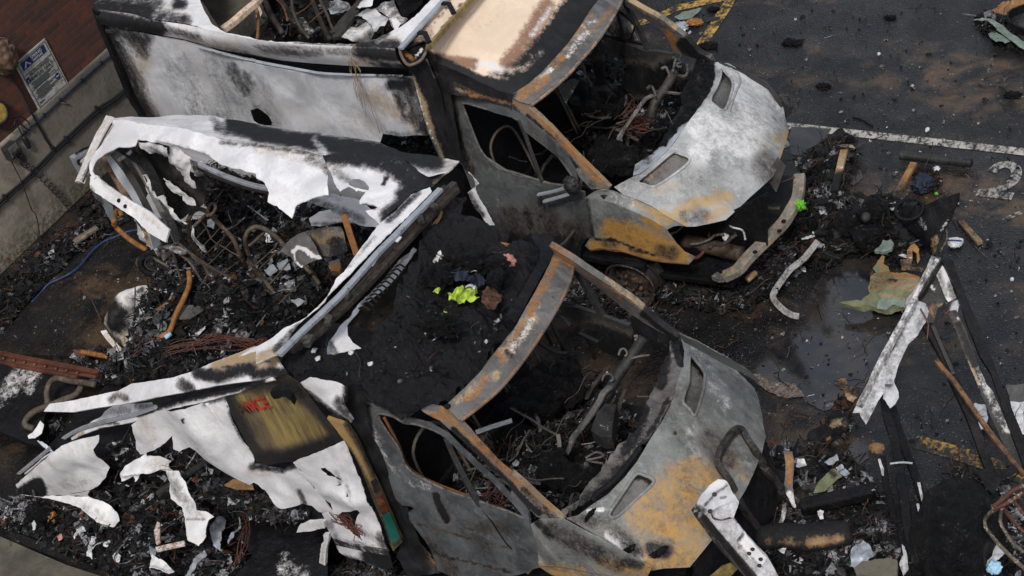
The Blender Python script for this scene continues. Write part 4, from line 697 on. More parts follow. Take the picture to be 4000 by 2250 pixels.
# ================================================================== LOWER AMBULANCE
van2 = empty('burnt_ambulance', V2.o, 'burnt out ambulance with roof torn open, hi-vis cloth on its cab and a rusty bonnet', 'ambulance', 'burnt out ambulances parked side by side')
H2 = HOOD(V2); D2 = SIDEN(V2)
# far edge of the roof: rail band and hanging roof skin
RB = V2.pl3((-6.4, 1.08, 2.66), (-2.7, 1.08, 2.66), (-4, .9, 2.74)); RT = V2.pl3((-6.4, .95, 2.73), (-2.7, .95, 2.73), (-4, .2, 2.62))
sheet('roof_rail', M['white'], RB, '00 840,880 870,882 1000,880 1100,884 1200,878 1320,872 1400,872 1500,875 1620,885 1700,912 1800,922 1932,942 / 10 0,945 300,985 500,1012 640,1030 800,1050 930,1080 1100,1136 1300,1172 1532,1210 1450,1300 1300,1330 1100,1200 900,1180 700,1160 520,1170 470,1160 330,1130 0,1082 / 00 1700,1045 1500,1010 1300,970 1000,920 860,905', van2, step=11, jag=.6, warp=.02, wsc=3,
      paint=[('soot', '00 1760,940 1932,1000 / 10 0,1010 200,1040 480,1080', 30, 1.15), ('soot', '00 1640,960 1932,1040', 16, .7), ('soot', '10 520,1090 700,1110 900,1140 1100,1170 1350,1220', 34, 1.1), ('tan', '10 1250,1210 1450,1230', 30, .45), ('white', '10 440,1060 480,1110 520,1140', 8, .9), ('soot', '10 440,1060 520,1140', 12, -.7), ('tan', '00 1020,890 1050,893', 10, .28), ('tan', '00 1330,930 1420,950', 16, .25), ('soot', '00 1600,900 1700,1000', 14, .45)])
sheet('roof_skin', M['white'], RT, '00 850,900 1000,920 1300,972 1500,1012 1700,1046 1932,1075 / 10 0,1082 330,1132 470,1160 500,1180 520,1210 532,1300 530,1449 / 11 500,0 430,30 390,52 300,80 240,162 200,130 150,90 80,62 90,0 / 10 90,1440 60,1372 0,1340 / 00 1932,1312 1880,1300 1750,1270 1640,1215 1560,1150 1480,1130 1400,1130 1300,1095 1200,1090 1100,1060 1040,1050 1020,1095 960,1110 900,1112 840,1150 780,1195 730,1240 700,1290 715,1322 690,1335 680,1300 690,1230 720,1160 780,1060 850,940', van2, step=11, jag=2, warp=.05, wsc=2.0, thick=.009, seed=4,
      bend=lambda W, P: W-np.outer(np.clip((P[:, 1]-(455+.126*(P[:, 0]-435))-150)/300, 0, 1.3)**1.6*.22, [0, -.25, 1]),
      paint=[('soot', '00 1660,1060 1932,1090 / 10 0,1100 200,1130 480,1160', 10, .6), ('tan', '10 20,1110 200,1150 400,1190', 26, .35), ('tan', '00 780,1100 830,1000', 12, .2), ('soot', '10 400,1200 520,1250', 20, .45), ('soot', '00 1180,1095 1400,1132 1560,1160', 8, .5), ('soot', '10 500,1180 525,1300', 8, .55)])
sheet('roof_skin', M['white'], RT, '10 505,1175 700,1160 900,1180 1100,1200 1300,1330 1450,1300 1532,1212 1290,1449 / 11 1190,0 1060,130 930,245 920,235 880,200 830,150 900,140 925,128 860,110 790,95 780,70 800,40 / 10 830,1449 770,1440 760,1449 / 11 700,-40 / 10 640,1449 600,1400 560,1300 530,1240', van2,
      holes=['10 690,1365 730,1352 770,1355 820,1370 850,1410 850,1440 800,1430 750,1420 700,1400'], step=10, jag=2.2, warp=.025, wsc=3, seed=8,
      paint=[('soot', '10 520,1175 750,1185 950,1210 1080,1290 1200,1400 / 11 1120,30', 34, 1.05), ('soot', '10 1100,1210 1250,1300 1290,1400 / 11 1150,60 1000,190', 30, 1.05), ('soot', '10 900,1190 1350,1300', 40, .95), ('tan', '10 1380,1230 1480,1260 1330,1390', 34, .75), ('tan', '10 1200,1220 1400,1220', 30, .5), ('soot', '10 960,1390 980,1340', 7, 1.), ('soot', '11 980,180 1050,150 1100,80', 12, .8), ('soot', '10 1380,1260 1430,1230', 7, .9), ('tan', '10 560,1180 600,1260', 30, .3), ('soot', '10 600,1300 700,1360', 18, .4), ('soot', '11 800,96 870,112 920,140', 5, .9)])
sheet('roof_front_strip', M['white'], V2.Z(2.72), '11 1060,135 1170,20 1310,-40 1330,0 1000,330 760,560 640,690 480,850 320,1000 175,1225 150,1235 0,1300 0,1200 / 01 1800,1240 1932,1168 / 11 100,1115 220,1030 390,940 520,830 610,650 660,600 790,430 930,250 990,200', van2, step=10, jag=1.3, warp=.012, wsc=3, seed=2,
      paint=[('soot', '11 1230,0 1100,120 1000,220', 12, .8), ('soot', '11 330,1010 250,1090 150,1190', 14, .7), ('tan', '11 0,1270 150,1200', 22, .8), ('soot', '11 900,340 700,560', 8, .4), ('tan', '11 480,880 650,690', 12, .2)])
for s, mt, z_, rc in (('11 1395,-20 1160,215 850,545 620,800 400,1010 175,1230', 'alu', 2.745, (.05, .03)), ('11 1440,-30 1200,215 950,480 700,750 450,1000 260,1200', 'black', 2.70, (.06, .05)), ('11 1500,-60 1260,180 1000,450 760,720 520,950 300,1180', 'darkm', 2.68, (.05, .05)), ('11 1520,-20 1250,250 900,640 640,900 420,1110', 'black', 2.66, (.05, .04))): tube('front_channel', V2.Z(z_).hit(T(s)), 0, M[mt], van2, rect=rc, sub=8, burn=(.25 if mt == 'alu' else .4, 0, .1, 0), wob=.006)
for s in ('11 1180,175 1110,250 1040,330', '11 1085,340 1060,375', '11 920,500 870,560', '11 805,600 740,670 670,740', '11 1290,70 1310,50'): tube('channel_foil', V2.Z(2.725).hit(T(s)), 0, M['white'], van2, rect=(.025, .012), wob=.01)
for s in ('11 1180,170 1240,190 1250,230', '11 1290,95 1360,120', '11 640,770 700,790', '11 510,930 560,960 540,1000', '11 330,1110 420,1100 380,1160'): tube('channel_bracket', V2.Z(2.72).hit(T(s)), 0, M['darkm'], van2, rect=(.05, .04), curve=False, burn=(.3, 0, .2, 0))
# inner strip of the bulkhead with the row of rivets
sheet('bulkhead_strip', M['white'], V2.Z(2.42), '11 1190,425 1215,440 1150,540 1000,700 880,800 790,890 760,930 700,990 690,1010 695,1090 730,1130 790,1172 700,1190 610,1215 560,1240 530,1215 545,1130 600,1080 640,1010 700,950 780,850 900,720 1000,610 1100,510 1165,470', van2, step=9, jag=1.6, warp=.02, paint=[('soot', '11 1150,480 960,660 800,850', 7, .5), ('soot', '11 560,1140 600,1220', 12, .6), ('soot', '11 640,990 720,930', 7, .6), ('tan', '11 1100,520 900,700', 10, .3)])
for k in range(11): p = V2.Z(2.44).hit(T('11 1050,565'))[0]*(1-k/10)+V2.Z(2.44).hit(T('11 775,880'))[0]*(k/10); tube('rivet_tab', [p, p+np.array([.05, .012, .02]), p+np.array([.08, .02, -.02])], .008, M['darkm'], van2, n=5)
# rear remains: post, cross beam, slats of the far wall
R3 = V2.pl3((-6.5, 1.0, 2.72), (-6.5, .3, 2.2), (-6.2, .7, 2.4))
sheet('rear_corner_post', M['white'], V2.pl3((-6.5, 1.08, 2.72), (-6.6, .2, 2.25), (-6.3, .9, 2.7)), '00 815,878 862,888 840,930 790,1030 760,1090 720,1160 690,1240 640,1340 622,1380 600,1372 580,1378 610,1310 640,1240 680,1140 730,1030 780,940', van2, step=8, jag=.6, thick=.04, paint=[('tan', '00 820,900 700,1150 610,1370', 24, .38), ('soot', '00 700,1220 640,1360', 5, .6)])
tube('post_groove', V2.pl3((-6.5, 1.08, 2.76), (-6.6, .2, 2.29), (-6.3, .9, 2.74)).hit(T('00 845,930 760,1085 690,1230 625,1375')), .008, M['darkm'], van2)
sheet('rear_crossbeam', M['white'], V2.pl3((-6.55, .3, 2.2), (-6.1, -.6, 1.35), (-6.9, -.1, 1.75)), 'A 300,560 340,545 380,580 450,640 600,740 760,830 893,958 880,1010 868,1058 820,1030 740,985 640,880 520,800 430,740 350,690 300,650', van2, step=9, jag=1.4, warp=.012, thick=.02, paint=[('tan', 'A 420,640 700,840 820,940', 10, .32), ('soot', 'A 300,640 330,670', 8, .5)])
for s in ('A 512,741', 'A 560,785'): p = V2.pl3((-6.55, .3, 2.215), (-6.1, -.6, 1.365), (-6.9, -.1, 1.765)).hit(T(s))[0]; blob('bolt_hole', p, .02, M['black'], van2, 0, sub=2)
sheet('rear_flap', M['alu'], V2.X(-6.7), 'A 140,410 240,345 310,320 330,300 300,380 230,440 212,450 250,540 215,560 170,470', van2, step=8, jag=1, paint=[('soot', 'A 190,380 300,310', 10, .8), ('soot', 'A 220,450 290,430', 14, 1.), ('white', 'A 160,410 250,360', 10, .7)])
sheet('rear_flap', M['white'], V2.X(-6.62), 'A 215,445 280,390 330,330 300,450 245,470', van2, step=8, jag=1)
sheet('rear_flap', M['alu'], V2.X(-6.55), 'A 290,640 420,740 470,790 455,900 430,860 380,760 330,720', van2, step=8, jag=2, paint=[('soot', 'A 300,660 380,760', 12, .4)])
FW2 = V2.Y(1.02)
def slat(s, mt, rc, y0_=.95, y1_=.75, br=(0, 0, 0, 0), nm='wall_rib'):
    P = T(s); n = len(P); return tube(nm, np.concatenate([V2.Y(y0_+(y1_-y0_)*i/max(1, n-1)).hit(P[i:i+1]) for i in range(n)]), 0, M[mt], van2, rect=rc, burn=br, wob=.008, sub=5)
slat('A 410,410 480,550 560,680 640,790 740,1000 790,1100', 'redbrown', (.07, .05), br=(0, .2, 0, .5)); slat('A 450,400 540,560 640,700 720,850 800,1090', 'alu', (.10, .02), br=(.2, 0, .3, 0)); slat('A 470,380 560,500 660,660 760,850 830,1000', 'darkm', (.06, .04)); slat('A 560,360 660,500 760,680 850,850 950,1060', 'steel', (.05, .04), br=(.2, 0, 0, .2)); slat('A 600,350 720,540 800,720 900,900 960,1040', 'darkm', (.07, .03)); slat('A 500,330 640,420 740,500 830,700', 'black', (.08, .03))
slat('A 520,430 600,380', 'alu', (.05, .03), .9, .9, (0, 0, .3, 0)); slat('A 430,440 500,640 700,960', 'darkm', (.04, .06), 1., .8)
sheet('wall_liner', M['darkm'], FW2, 'A 640,300 700,290 800,320 900,340 1000,480 1200,600 1150,760 1100,800 950,900 1050,1130 960,1060 850,860 700,560', van2, step=14, jag=3, warp=.05, wsc=5, paint=[('soot', 'A 760,500 1000,900', 90, .8), ('tan', 'A 760,480 830,560', 40, .3)])
for s, pnt in (('A 660,285 740,300 830,320 885,330 890,400 870,415 840,400 780,390 740,380 690,320', [('soot', 'A 760,360 860,410', 16, .5)]), ('A 885,330 950,345 1010,400 1060,430 1050,510 1040,560 1080,600 1095,650 1050,640 980,560 930,510 890,440', [('soot', 'A 900,470 1060,640', 18, .35), ('soot', 'A 890,350 900,440', 10, .4)]), ('A 1050,420 1130,450 1150,530 1130,560 1090,540 1060,480', [('soot', 'A 1070,450 1120,540', 22, .7)]), ('A 858,562 900,590 980,660 1060,740 1090,780 1050,785 990,745 980,715 920,670 862,610', []), ('A 680,560 720,545 735,610 760,660 830,700 860,720 900,790 960,850 1010,910 1022,925 960,880 900,850 860,860 830,800 790,760 770,700 720,650', [('soot', 'A 760,680 780,750', 10, .5)]), ('A 1050,940 1100,1020 1170,1130 1150,1140 1090,1080', [('soot', 'A 1060,980 1150,1120', 10, .4)]), ('A 620,890 690,950 740,1060 770,1100 720,1080 680,1020', [('soot', 'A 640,920 740,1090', 12, .4)])): sheet('torn_liner', M['white'], V2.Y(.85), s, van2, step=7, jag=1.6, warp=.05, wsc=7, paint=pnt, seed=len(s))
sheet('inner_shelf', M['white'], V2.pl3((-4.6, .9, 1.5), (-3.2, .9, 1.5), (-4, .3, 1.35)), '11 380,65 480,0 560,0 820,80 910,170 915,255 780,240 600,190 560,130', van2, step=10, jag=1.5, warp=.03, paint=[('soot', '11 430,60 600,130 780,200', 18, .55), ('soot', '11 480,0 640,40', 16, .3)])
sheet('inner_shelf', M['white'], V2.pl3((-4.6, .7, 1.2), (-3.2, .7, 1.2), (-4, .2, 1.1)), '11 405,205 480,150 560,130 640,160 910,255 760,240 600,235 520,250 420,258', van2, step=9, jag=1.4, warp=.03, paint=[('soot', '11 420,240 600,240 800,250', 9, .5), ('tan', '11 560,180 800,230', 16, .3)])
for s in ('A 1120,470 1300,550 1500,620 1640,650', 'A 1110,490 1280,570 1480,640 1640,670'): tube('roof_bow', V2.Y(.7).hit(T(s)), 0, M['alu' if '470' in s else 'black'], van2, rect=(.04, .03), burn=(.3, 0, 0, 0))
slat('11 660,170 690,250 720,350 760,470', 'rust', (.05, .03), .5, .4)
# near side: sagging roof rail, lower rail, torn panel
NR = V2.pl3((-2.8, -1.06, 2.62), (-6.2, -1.15, 1.22), (-3.5, -.95, 2.45))
sheet('roof_rail', M['white'], NR, '01 1932,1165 1750,1235 1600,1290 1480,1350 1300,1405 1000,1449 / 02 900,50 700,95 520,130 380,150 335,207 450,212 560,213 800,172 1000,142 1200,100 1400,62 1640,12 / 12 0,-25 150,-55 240,-75 / 11 180,1290 150,1235 50,1225 0,1215', van2, step=10, jag=.7, warp=.012, thick=.02,
      paint=[('soot', '01 1500,1370 1650,1400 1900,1330', 22, 1.0), ('soot', '02 1380,0 1440,40', 22, .8), ('tan', '01 1650,1320 1932,1230 / 11 0,1270 130,1260', 30, 1.0), ('soot', '02 850,120 900,80 960,110', 14, .62), ('soot', '11 0,1380 120,1360 230,1370', 20, 1.0), ('tan', '11 0,1330 140,1310', 22, .9), ('soot', '01 1540,1345 1932,1290 / 11 130,1270', 5, .75)])
NR2 = V2.pl3((-3.2, -1.12, 2.35), (-6.6, -1.3, .12), (-4, -1.0, 2.0))
sheet('waist_rail', M['white'], NR2, '12 150,-30 0,10 / 02 1800,65 1570,132 1240,202 1000,292 760,332 500,442 300,592 110,752 120,800 60,800 50,780 70,755 200,660 400,500 600,350 800,290 1000,240 1190,180 1350,130 1640,60 1932,0 / 12 120,-70', van2, step=9, jag=.8, warp=.02, thick=.015,
      paint=[('soot', '02 1060,220 1200,170 1400,110 1700,50 / 12 50,-20', 15, 1.1), ('soot', '02 560,430 400,540 250,660', 4, .7), ('tan', '02 640,370 450,500 300,620', 6, .7), ('soot', '02 780,300 900,300', 6, .7)])
tube('waist_trim', NR2.hit(T('02 100,735 300,570 480,430 640,340 850,280 1040,235 1200,180'))+np.array([0, -.02, .03]), 0, M['alu'], van2, rect=(.03, .03), burn=(0, 0, .3, 0))
sheet('torn_side_panel', M['white'], NR2, '02 570,362 680,300 780,215 890,152 1000,150 1150,140 1190,180 1100,220 960,250 780,300', van2, step=10, jag=1, warp=.03, paint=[('soot', '02 860,210 960,200', 16, .35), ('soot', '02 1050,170 1180,180', 16, .5)])
NS = V2.pl3((-3.2, -1.10, 2.2), (-6.6, -1.25, .05), (-4.2, -1.12, .8)); NS1 = V2.Y(-1.10)
def bulge(px_, r_, a_):
    q = T(px_); return lambda W, P: W+np.outer(np.exp(-(segdist(P, q, False)/r_)**2)*a_, [0, -1, .25])
sheet('torn_side_panel', M['white'], NS, '02 120,760 300,605 480,455 620,402 760,375 770,420 738,470 760,540 828,632 800,700 740,770 680,800 662,835 690,862 740,885 660,850 500,838 300,850 150,832', van2, step=10, jag=1.5, warp=.02, seed=5, bend=bulge('02 350,620 700,480', 60, .06),
      paint=[('soot', '02 160,810 250,750 320,720 320,820 200,830', 16, 1.25, 'fill'), ('soot', '02 480,760 640,740', 22, .25)])
sheet('torn_side_panel', M['white'], V2.pl3((-6.4, -1.25, .50), (-5.4, -1.3, .50), (-5.8, -1.7, .30)), '02 150,832 300,850 500,838 660,852 760,880 830,918 875,965 905,1032 850,1078 800,1062 730,1045 600,932 450,882 300,852', van2, step=9, jag=1.8, warp=.04, wsc=6, seed=6, paint=[('tan', '02 740,1030 860,1060', 10, .35), ('soot', '02 600,930 760,990', 20, .25)])
sheet('curled_panel', M['white'], V2.pl3((-5.4, -1.0, .9), (-4.6, -1.0, .95), (-5, -1.3, .7)), '02 915,690 960,612 1010,575 1060,555 1100,520 1110,545 1200,542 1310,562 1325,632 1250,660 1230,650 1100,650 1060,690 1010,740 1015,700 960,722 920,735', van2, step=8, jag=1.2, warp=.03, wsc=6, bend=bulge('02 960,660 1300,600', 22, .07), paint=[('tan', '02 1180,590 1310,600', 20, .4)])
sheet('hanging_panel', M['white'], V2.pl3((-4.6, -1.2, .95), (-4.2, -1.2, .95), (-4.4, -1.6, .48)), '02 1260,650 1350,655 1400,742 1440,850 1480,950 1560,968 1625,1000 1580,1020 1562,1080 1555,1150 1500,1222 1430,1172 1410,1050 1365,930 1290,862 1290,740', van2, step=8, jag=1.5, warp=.035, wsc=5, paint=[('soot', '02 1300,700 1380,860', 24, .45), ('soot', '02 1400,900 1500,1000', 24, .3), ('soot', '02 1420,1020 1540,1020', 6, .5)])
sheet('torn_side_panel', M['white'], NS1, '02 1000,300 1120,240 1240,205 1400,165 1570,132 1700,98 1745,220 1850,420 1932,560 / 12 0,590 90,612 200,640 300,600 330,640 430,765 520,870 610,985 600,1045 560,1020 540,975 480,960 430,912 350,902 300,922 200,935 150,900 100,830 30,740 0,722 / 02 1900,735 1850,690 1700,640 1550,560 1480,502 1430,480 1350,522 1302,500 1285,402 1240,450 1190,485 1100,520 1060,530 1035,490 1025,400', van2, step=10, jag=2, warp=.05, wsc=2.2, thick=.010, seed=11, bend=bulge('02 1350,200 1600,450 1850,640', 55, .05),
      paint=[('tan', '02 1080,280 1140,420', 26, .3), ('soot', '12 330,800 370,900', 12, .8), ('tan', '12 0,640 120,660', 18, .4), ('soot', '12 0,600 200,640 300,600', 14, .9), ('soot', '02 1550,140 1700,105', 10, .5), ('soot', '02 1690,110 1745,220 1860,430', 4, .6), ('soot', '02 1420,380 1600,520', 40, .22), ('soot', '02 1420,230 1430,245', 6, 1.)])
tube('panel_fold', NS1.hit(T('02 1565,135 1610,200 1680,300 1800,480 1932,640'))+np.array([0, -.005, 0]), .02, M['white'], van2)
gp = sheet('heat_browned_panel', M['gold'], V2.Y(-1.115), '02 1700,95 1745,220 1850,420 1932,560 / 12 0,590 90,612 200,590 285,585 400,535 560,470 660,432 560,290 450,160 320,-10 240,-70 120,-60 0,-20 / 02 1800,65', van2, step=10, jag=.8, warp=.003, wsc=2,
      paint=[('soot', '12 130,-30 300,0 420,130 560,300 650,430', 30, .9), ('soot', '12 0,0 150,-20', 40, .8), ('soot', '02 1710,120 1800,300 1932,540', 40, 1.0), ('soot', '12 0,560 200,580 400,520 620,440', 42, 1.1), ('soot', '02 1850,200 1932,400', 30, .55), ('tan', '12 60,400 300,420', 30, .35), ('soot', '12 20,300 100,500', 24, .45), ('tan', '12 420,200 540,330', 18, .4)])
u0, u1, v0 = V2.Y(-1.132).hit(T('02 1828,228 / 12 124,178 / 02 1800,160')); ux = u1-u0; txw = np.linalg.norm(ux)
uy = np.array([0, 0, 1.]); sz_ = txw/2.72
ta = text_mesh('A', sz_, M['darktext'], u0, ux, uy, 'side_lettering', gp, .004); tm = text_mesh('NCE', sz_, M['redtext'], u0+ux*.27, ux, uy, 'side_lettering', gp, .004)
sheet('melted_lamp', M['black'], V2.Y(-1.2), '12 135,25 180,15 260,30 300,50 270,80 290,150 270,110 240,80 190,85 150,80', van2, step=6, jag=1.5, warp=.05, thick=.05)
sheet('front_side_panel', M['white'], V2.Y(-1.13), '12 285,585 400,540 560,475 655,436 685,480 740,620 800,760 880,950 960,1150 1005,1262 900,1245 800,1225 640,1190 590,1175 540,1070 500,975 545,960 620,1050 560,900 430,762 330,640', van2,
      holes=['12 612,995 650,968 720,962 790,930 795,965 760,1010 745,1060 790,1140 800,1170 740,1130 690,1080', '12 490,632 520,635 560,660 600,700 640,715 655,740 600,708 540,690 500,655', '12 610,765 640,750 650,765', '12 700,800 720,830 705,835'], step=9, jag=1.8, warp=.02, wsc=4, seed=3, bend=bulge('12 560,800 780,900', 34, .05),
      paint=[('tan', '12 690,480 720,560', 10, .4), ('soot', '12 940,1150 1000,1250', 20, .7), ('tan', '12 880,1150 980,1200', 16, .45), ('soot', '12 640,1160 900,1230', 7, .4), ('soot', '12 610,660 640,740', 10, .4), ('soot', '12 690,760 740,870', 8, .3)])
sheet('panel_strip', M['white'], V2.Y(-1.125), '12 590,1178 640,1192 800,1228 1000,1268 1040,1385 960,1400 850,1365 830,1340 700,1310 630,1270', van2, step=9, jag=1, warp=.01, paint=[('soot', '12 870,1300 1030,1360', 40, 1.1), ('soot', '12 600,1190 1000,1270', 6, .7), ('soot', '12 680,1310 860,1370', 12, .7), ('soot', '12 1000,1270 1030,1370', 14, .9)])
for s in ('12 590,1178 780,1222 995,1262', '12 600,1200 780,1240 1000,1280'): tube('rubbing_strip', V2.Y(-1.14).hit(T(s)), 0, M['darkm'], van2, rect=(.02, .03), burn=(0, 0, .3, 0))
sheet('lower_flap', M['white'], V2.Y(-1.25), '12 320,1100 335,1060 400,1040 520,1032 530,1080 420,1100', van2, step=8, jag=1, warp=.02, thick=.03, paint=[('tan', '12 400,1060 520,1070', 12, .4)]); sheet('lower_flap', M['white'], V2.Y(-1.25), '12 515,1130 560,1120 555,1170 535,1230 530,1375 480,1372 490,1290 500,1200 520,1180', van2, step=8, jag=.8, thick=.03, paint=[('tan', '12 520,1200 500,1360', 8, .5)])
sheet('front_corner_post', M['gold'], V2.pl((-2.66, -1.12, 2), (.25, -1, .0)), '12 540,250 600,270 690,300 760,400 830,560 900,700 960,830 1010,950 1060,1070 1112,1180 1040,1250 1010,1180 960,1040 880,850 800,640 740,520 690,470 620,350', van2, step=9, jag=.5, thick=.03, warp=.006,
      paint=[('tan', '12 580,280 680,370 780,500 860,640', 34, .9), ('soot', '12 690,300 800,480 890,680', 12, .8), ('soot', '12 700,480 800,640 900,860 1020,1180', 8, .9), ('soot', '12 1060,1220 1110,1180', 14, .6)])
for s, mt in (('12 865,735 905,712 1002,955 952,988', 'brownpaint'), ('12 954,992 1006,962 1098,1175 1040,1225 1020,1200', 'tealpaint')): sheet('marking_patch', M[mt], V2.pl((-2.66, -1.15, 2), (.25, -1, .0)), s, van2, step=9, jag=.4, warp=.003, paint=[('soot', '12 880,725 900,790', 26, .8), ('soot', '12 1040,1220 1100,1180', 18, .6), ('rust', '12 930,880 990,950', 20, .3)])
sheet('roof_corner', M['white'], V2.pl3((-2.7, -1.05, 2.55), (-2.35, -1.05, 2.5), (-2.5, -1.1, 1.9)), '12 325,-10 420,-60 520,-20 640,0 690,30 680,130 750,255 720,290 640,250 560,215 520,180 450,130', van2, step=9, jag=1.6, warp=.03, paint=[('soot', '12 330,0 480,160 700,290', 12, .9), ('soot', '12 640,140 740,270', 26, .7), ('soot', '12 690,20 700,200', 16, .9), ('tan', '12 530,200 600,220', 12, .5)])
sheet('cab_rear_side', M['darkm'], V2.pl3((-2.6, -1.05, 2.3), (-2.4, -.95, 2.1), (-2.5, -1.02, .6)), '12 690,20 790,-20 850,60 830,150 870,400 960,560 1060,850 1120,910 1160,960 1160,1010 1250,1200 1400,1420 1150,1449 1060,1300 1112,1180 1000,930 900,700 780,400 700,290 560,230 690,130', van2, step=12, jag=1.5, warp=.03, wsc=5,
      paint=[('soot', '12 750,60 800,400 950,700 1100,1100 1200,1400', 60, 1.1), ('rust', '12 790,40 840,200', 14, .8), ('tan', '12 1090,860 1110,910', 10, .8), ('rust', '12 1230,1210 1330,1330', 24, .6)])
sheet('side_step', M['black'], V2.Z(.42), '12 0,1000 200,1010 420,1040 520,1090 560,1150 530,1500 400,1700 -200,1500 / 02 1900,1300 1800,1150', van2, step=20, jag=2, warp=.03, wsc=3, paint=[('white', '12 230,1400 330,1449', 40, .42), ('white', '12 200,1280 260,1320', 20, .36)])  # white patches paint a bluish reflection on the black sheet
prism('box_floor', V2.W([(-6.5, -1.07, .66), (-2.6, -1.07, .66), (-2.6, 1.02, .66), (-6.5, 1.02, .66)]), (0, 0, -.08), M['black'], van2)
prism('front_bulkhead', V2.W([(-2.66, -1.0, .5), (-2.66, 1.02, .5), (-2.66, 1.02, 1.7), (-2.66, -1.0, 1.7)]), (.03, 0, 0), M['black'], van2)
prism('chassis_rail', V2.W([(-6.4, -.5, .35), (-.4, -.5, .35), (-.4, -.5, .5), (-6.4, -.5, .5)]), (0, .08, 0), M['black'], van2); prism('chassis_rail', V2.W([(-6.4, .5, .35), (-.4, .5, .35), (-.4, .5, .5), (-6.4, .5, .5)]), (0, .08, 0), M['black'], van2)
prism('cab_floor', V2.W([(-2.6, -.95, .5), (-.85, -.95, .5), (-.85, .95, .5), (-2.6, .95, .5)]), (0, 0, -.06), M['black'], van2)
# cab
FR2 = Surf(V2, lambda x, y, z: z-(2.60-.50*(x+2.69)-.10*np.clip(np.abs(y)/.95, 0, 1.3)**4))
def lump(W, P):
    n = np.array([noise.noise(Vector(q*3.1))+.7*noise.noise(Vector(q*8))+.45*abs(noise.noise(Vector(q*17))) for q in W]); return W+np.outer(n*.11, [0, 0, 1])
sheet('melted_cab_roof', M['melt'], FR2, '11 175,1240 260,1120 420,1000 530,1010 530,1210 610,1215 790,1172 870,1130 960,1020 1060,900 1110,720 1200,500 1240,430 1260,260 1330,150 1480,30 1560,20 1600,80 1560,200 1650,240 1750,260 1900,300 / E 900,75 1080,85 1240,95 1262,150 1260,225 1205,340 1130,480 1050,625 980,745 880,865 800,965 770,1005 720,1075 640,1155 560,1235 470,1315 420,1345 300,1330 200,1280 / 12 1250,150 1180,260 1060,210 960,170 860,120 790,70 800,0 700,-30 560,-90 440,-110 360,-80 / 11 240,1370 150,1300', van2, step=9, jag=2.5, warp=.02, wsc=14, thick=.015, bend=lump, paint=())
sheet('liner_edge', M['black'], FR2, 'E 1080,85 1250,100 1265,160 1262,225 1205,340 1130,480 1050,625 980,745 900,700 1000,560 1080,420 1150,280 1160,200 1120,160', van2, step=9, jag=1, warp=.02, wsc=6, lift=.06, thick=.04)
sheet('roof_flap', M['black'], V2.pl((-2.1, .74, 2.5), (.12, -1, .25)), '11 1465,192 1560,240 1750,340 1932,445 / E 1000,170 960,180 780,120 700,60 640,40 / 11 1600,330 1520,310 1475,250', van2, step=9, jag=1, warp=.01, thick=.01)
sheet('roof_skin_edge', M['rust'], FR2, 'E 820,62 900,70 1000,90 1080,100 1060,140 980,170 900,120', van2, step=8, jag=1, lift=-.03, paint=[('rust', 'E 860,90 1050,130', 20, .9)])
sheet('far_side_panel', M['white'], V2.Y(1.0), '11 1600,0 1680,-60 / 10 1600,1300 1640,1340 / 11 1660,0 1720,100 1800,250 1760,250 1700,180 1640,90', van2, step=8, jag=1.5, warp=.02, paint=[('soot', '11 1610,20 1700,170', 14, .7), ('soot', '10 1600,1330 1640,1400', 14, .5)])
sheet('windscreen_header', M['steel'], HDR(V2), 'E 1410,200 1265,145 1262,225 1205,342 1130,482 1050,622 980,745 880,865 800,965 772,1005 720,1075 640,1155 560,1235 470,1315 480,1345 570,1432 700,1332 830,1222 950,1092 1080,922 1200,742 1290,592 1370,442 1416,302 1426,235', van2, step=8, jag=.5, warp=.008, wsc=6,
      paint=[('rust', 'E 1290,230 1200,430 1100,560', 20, .58), ('rust', 'E 1150,550 1100,640', 14, .8), ('rust', 'E 1050,700 1000,800', 12, .6), ('rust', 'E 860,930 900,1000', 14, .6), ('rust', 'E 1330,200 1400,250', 12, .7), ('white', 'E 1110,680 1040,820 960,900', 16, .47), ('tan', 'E 1120,660 900,950', 30, .55), ('white', 'E 1180,560 1130,620', 10, .45), ('tan', 'E 850,1090 800,1110', 20, .6), ('tan', 'E 700,1170 560,1290', 18, .5), ('rust', 'E 620,1270 700,1240 760,1100', 12, .65), ('soot', 'E 930,920 960,950', 14, .6), ('soot', 'E 1340,440 1260,560', 16, .3)])
tube('header_flange', HDR(V2).hit(T('E 575,1425 705,1328 835,1218 955,1088 1085,918 1205,738 1295,588 1373,438 1418,300 1424,240'))+np.array([0, 0, -.012]), .016, M['steel'], van2, burn=(0, .4, .15, 0))
for s in ('E 482,1338', 'E 1305,158'): p = HDR(V2).hit(T(s))[0]+np.array([0, 0, .012]); prism('roof_fixing', [p+np.array([.025*math.cos(t), .025*math.sin(t), 0]) for t in np.linspace(0, 6.28, 10, endpoint=False)], (0, 0, .006), M['black'], van2, bev=0)
sheet('windscreen_pillar', M['steel'], PILN(V2), '12 1258,180 1300,165 1385,178 1480,238 1540,275 1650,400 1800,560 1932,680 / 22 0,655 120,760 260,890 350,970 402,1015 350,1018 200,985 80,860 0,770 / 12 1932,770 1800,640 1650,490 1520,372 1400,265 1300,215', van2, step=8, jag=.5, thick=.05, paint=[('rust', '12 1400,200 1560,340 1750,530 1932,700 / 22 60,740 300,960', 16, .6), ('soot', '12 1500,330 1700,520 1932,740 / 22 60,820 220,960', 12, .9), ('rust', '12 1350,220 1480,260', 14, .7), ('tan', '12 1280,195 1400,210', 10, .6), ('soot', '22 100,780 330,1000', 14, .6), ('tan', '22 10,665 250,885 390,1008', 3, .6)])
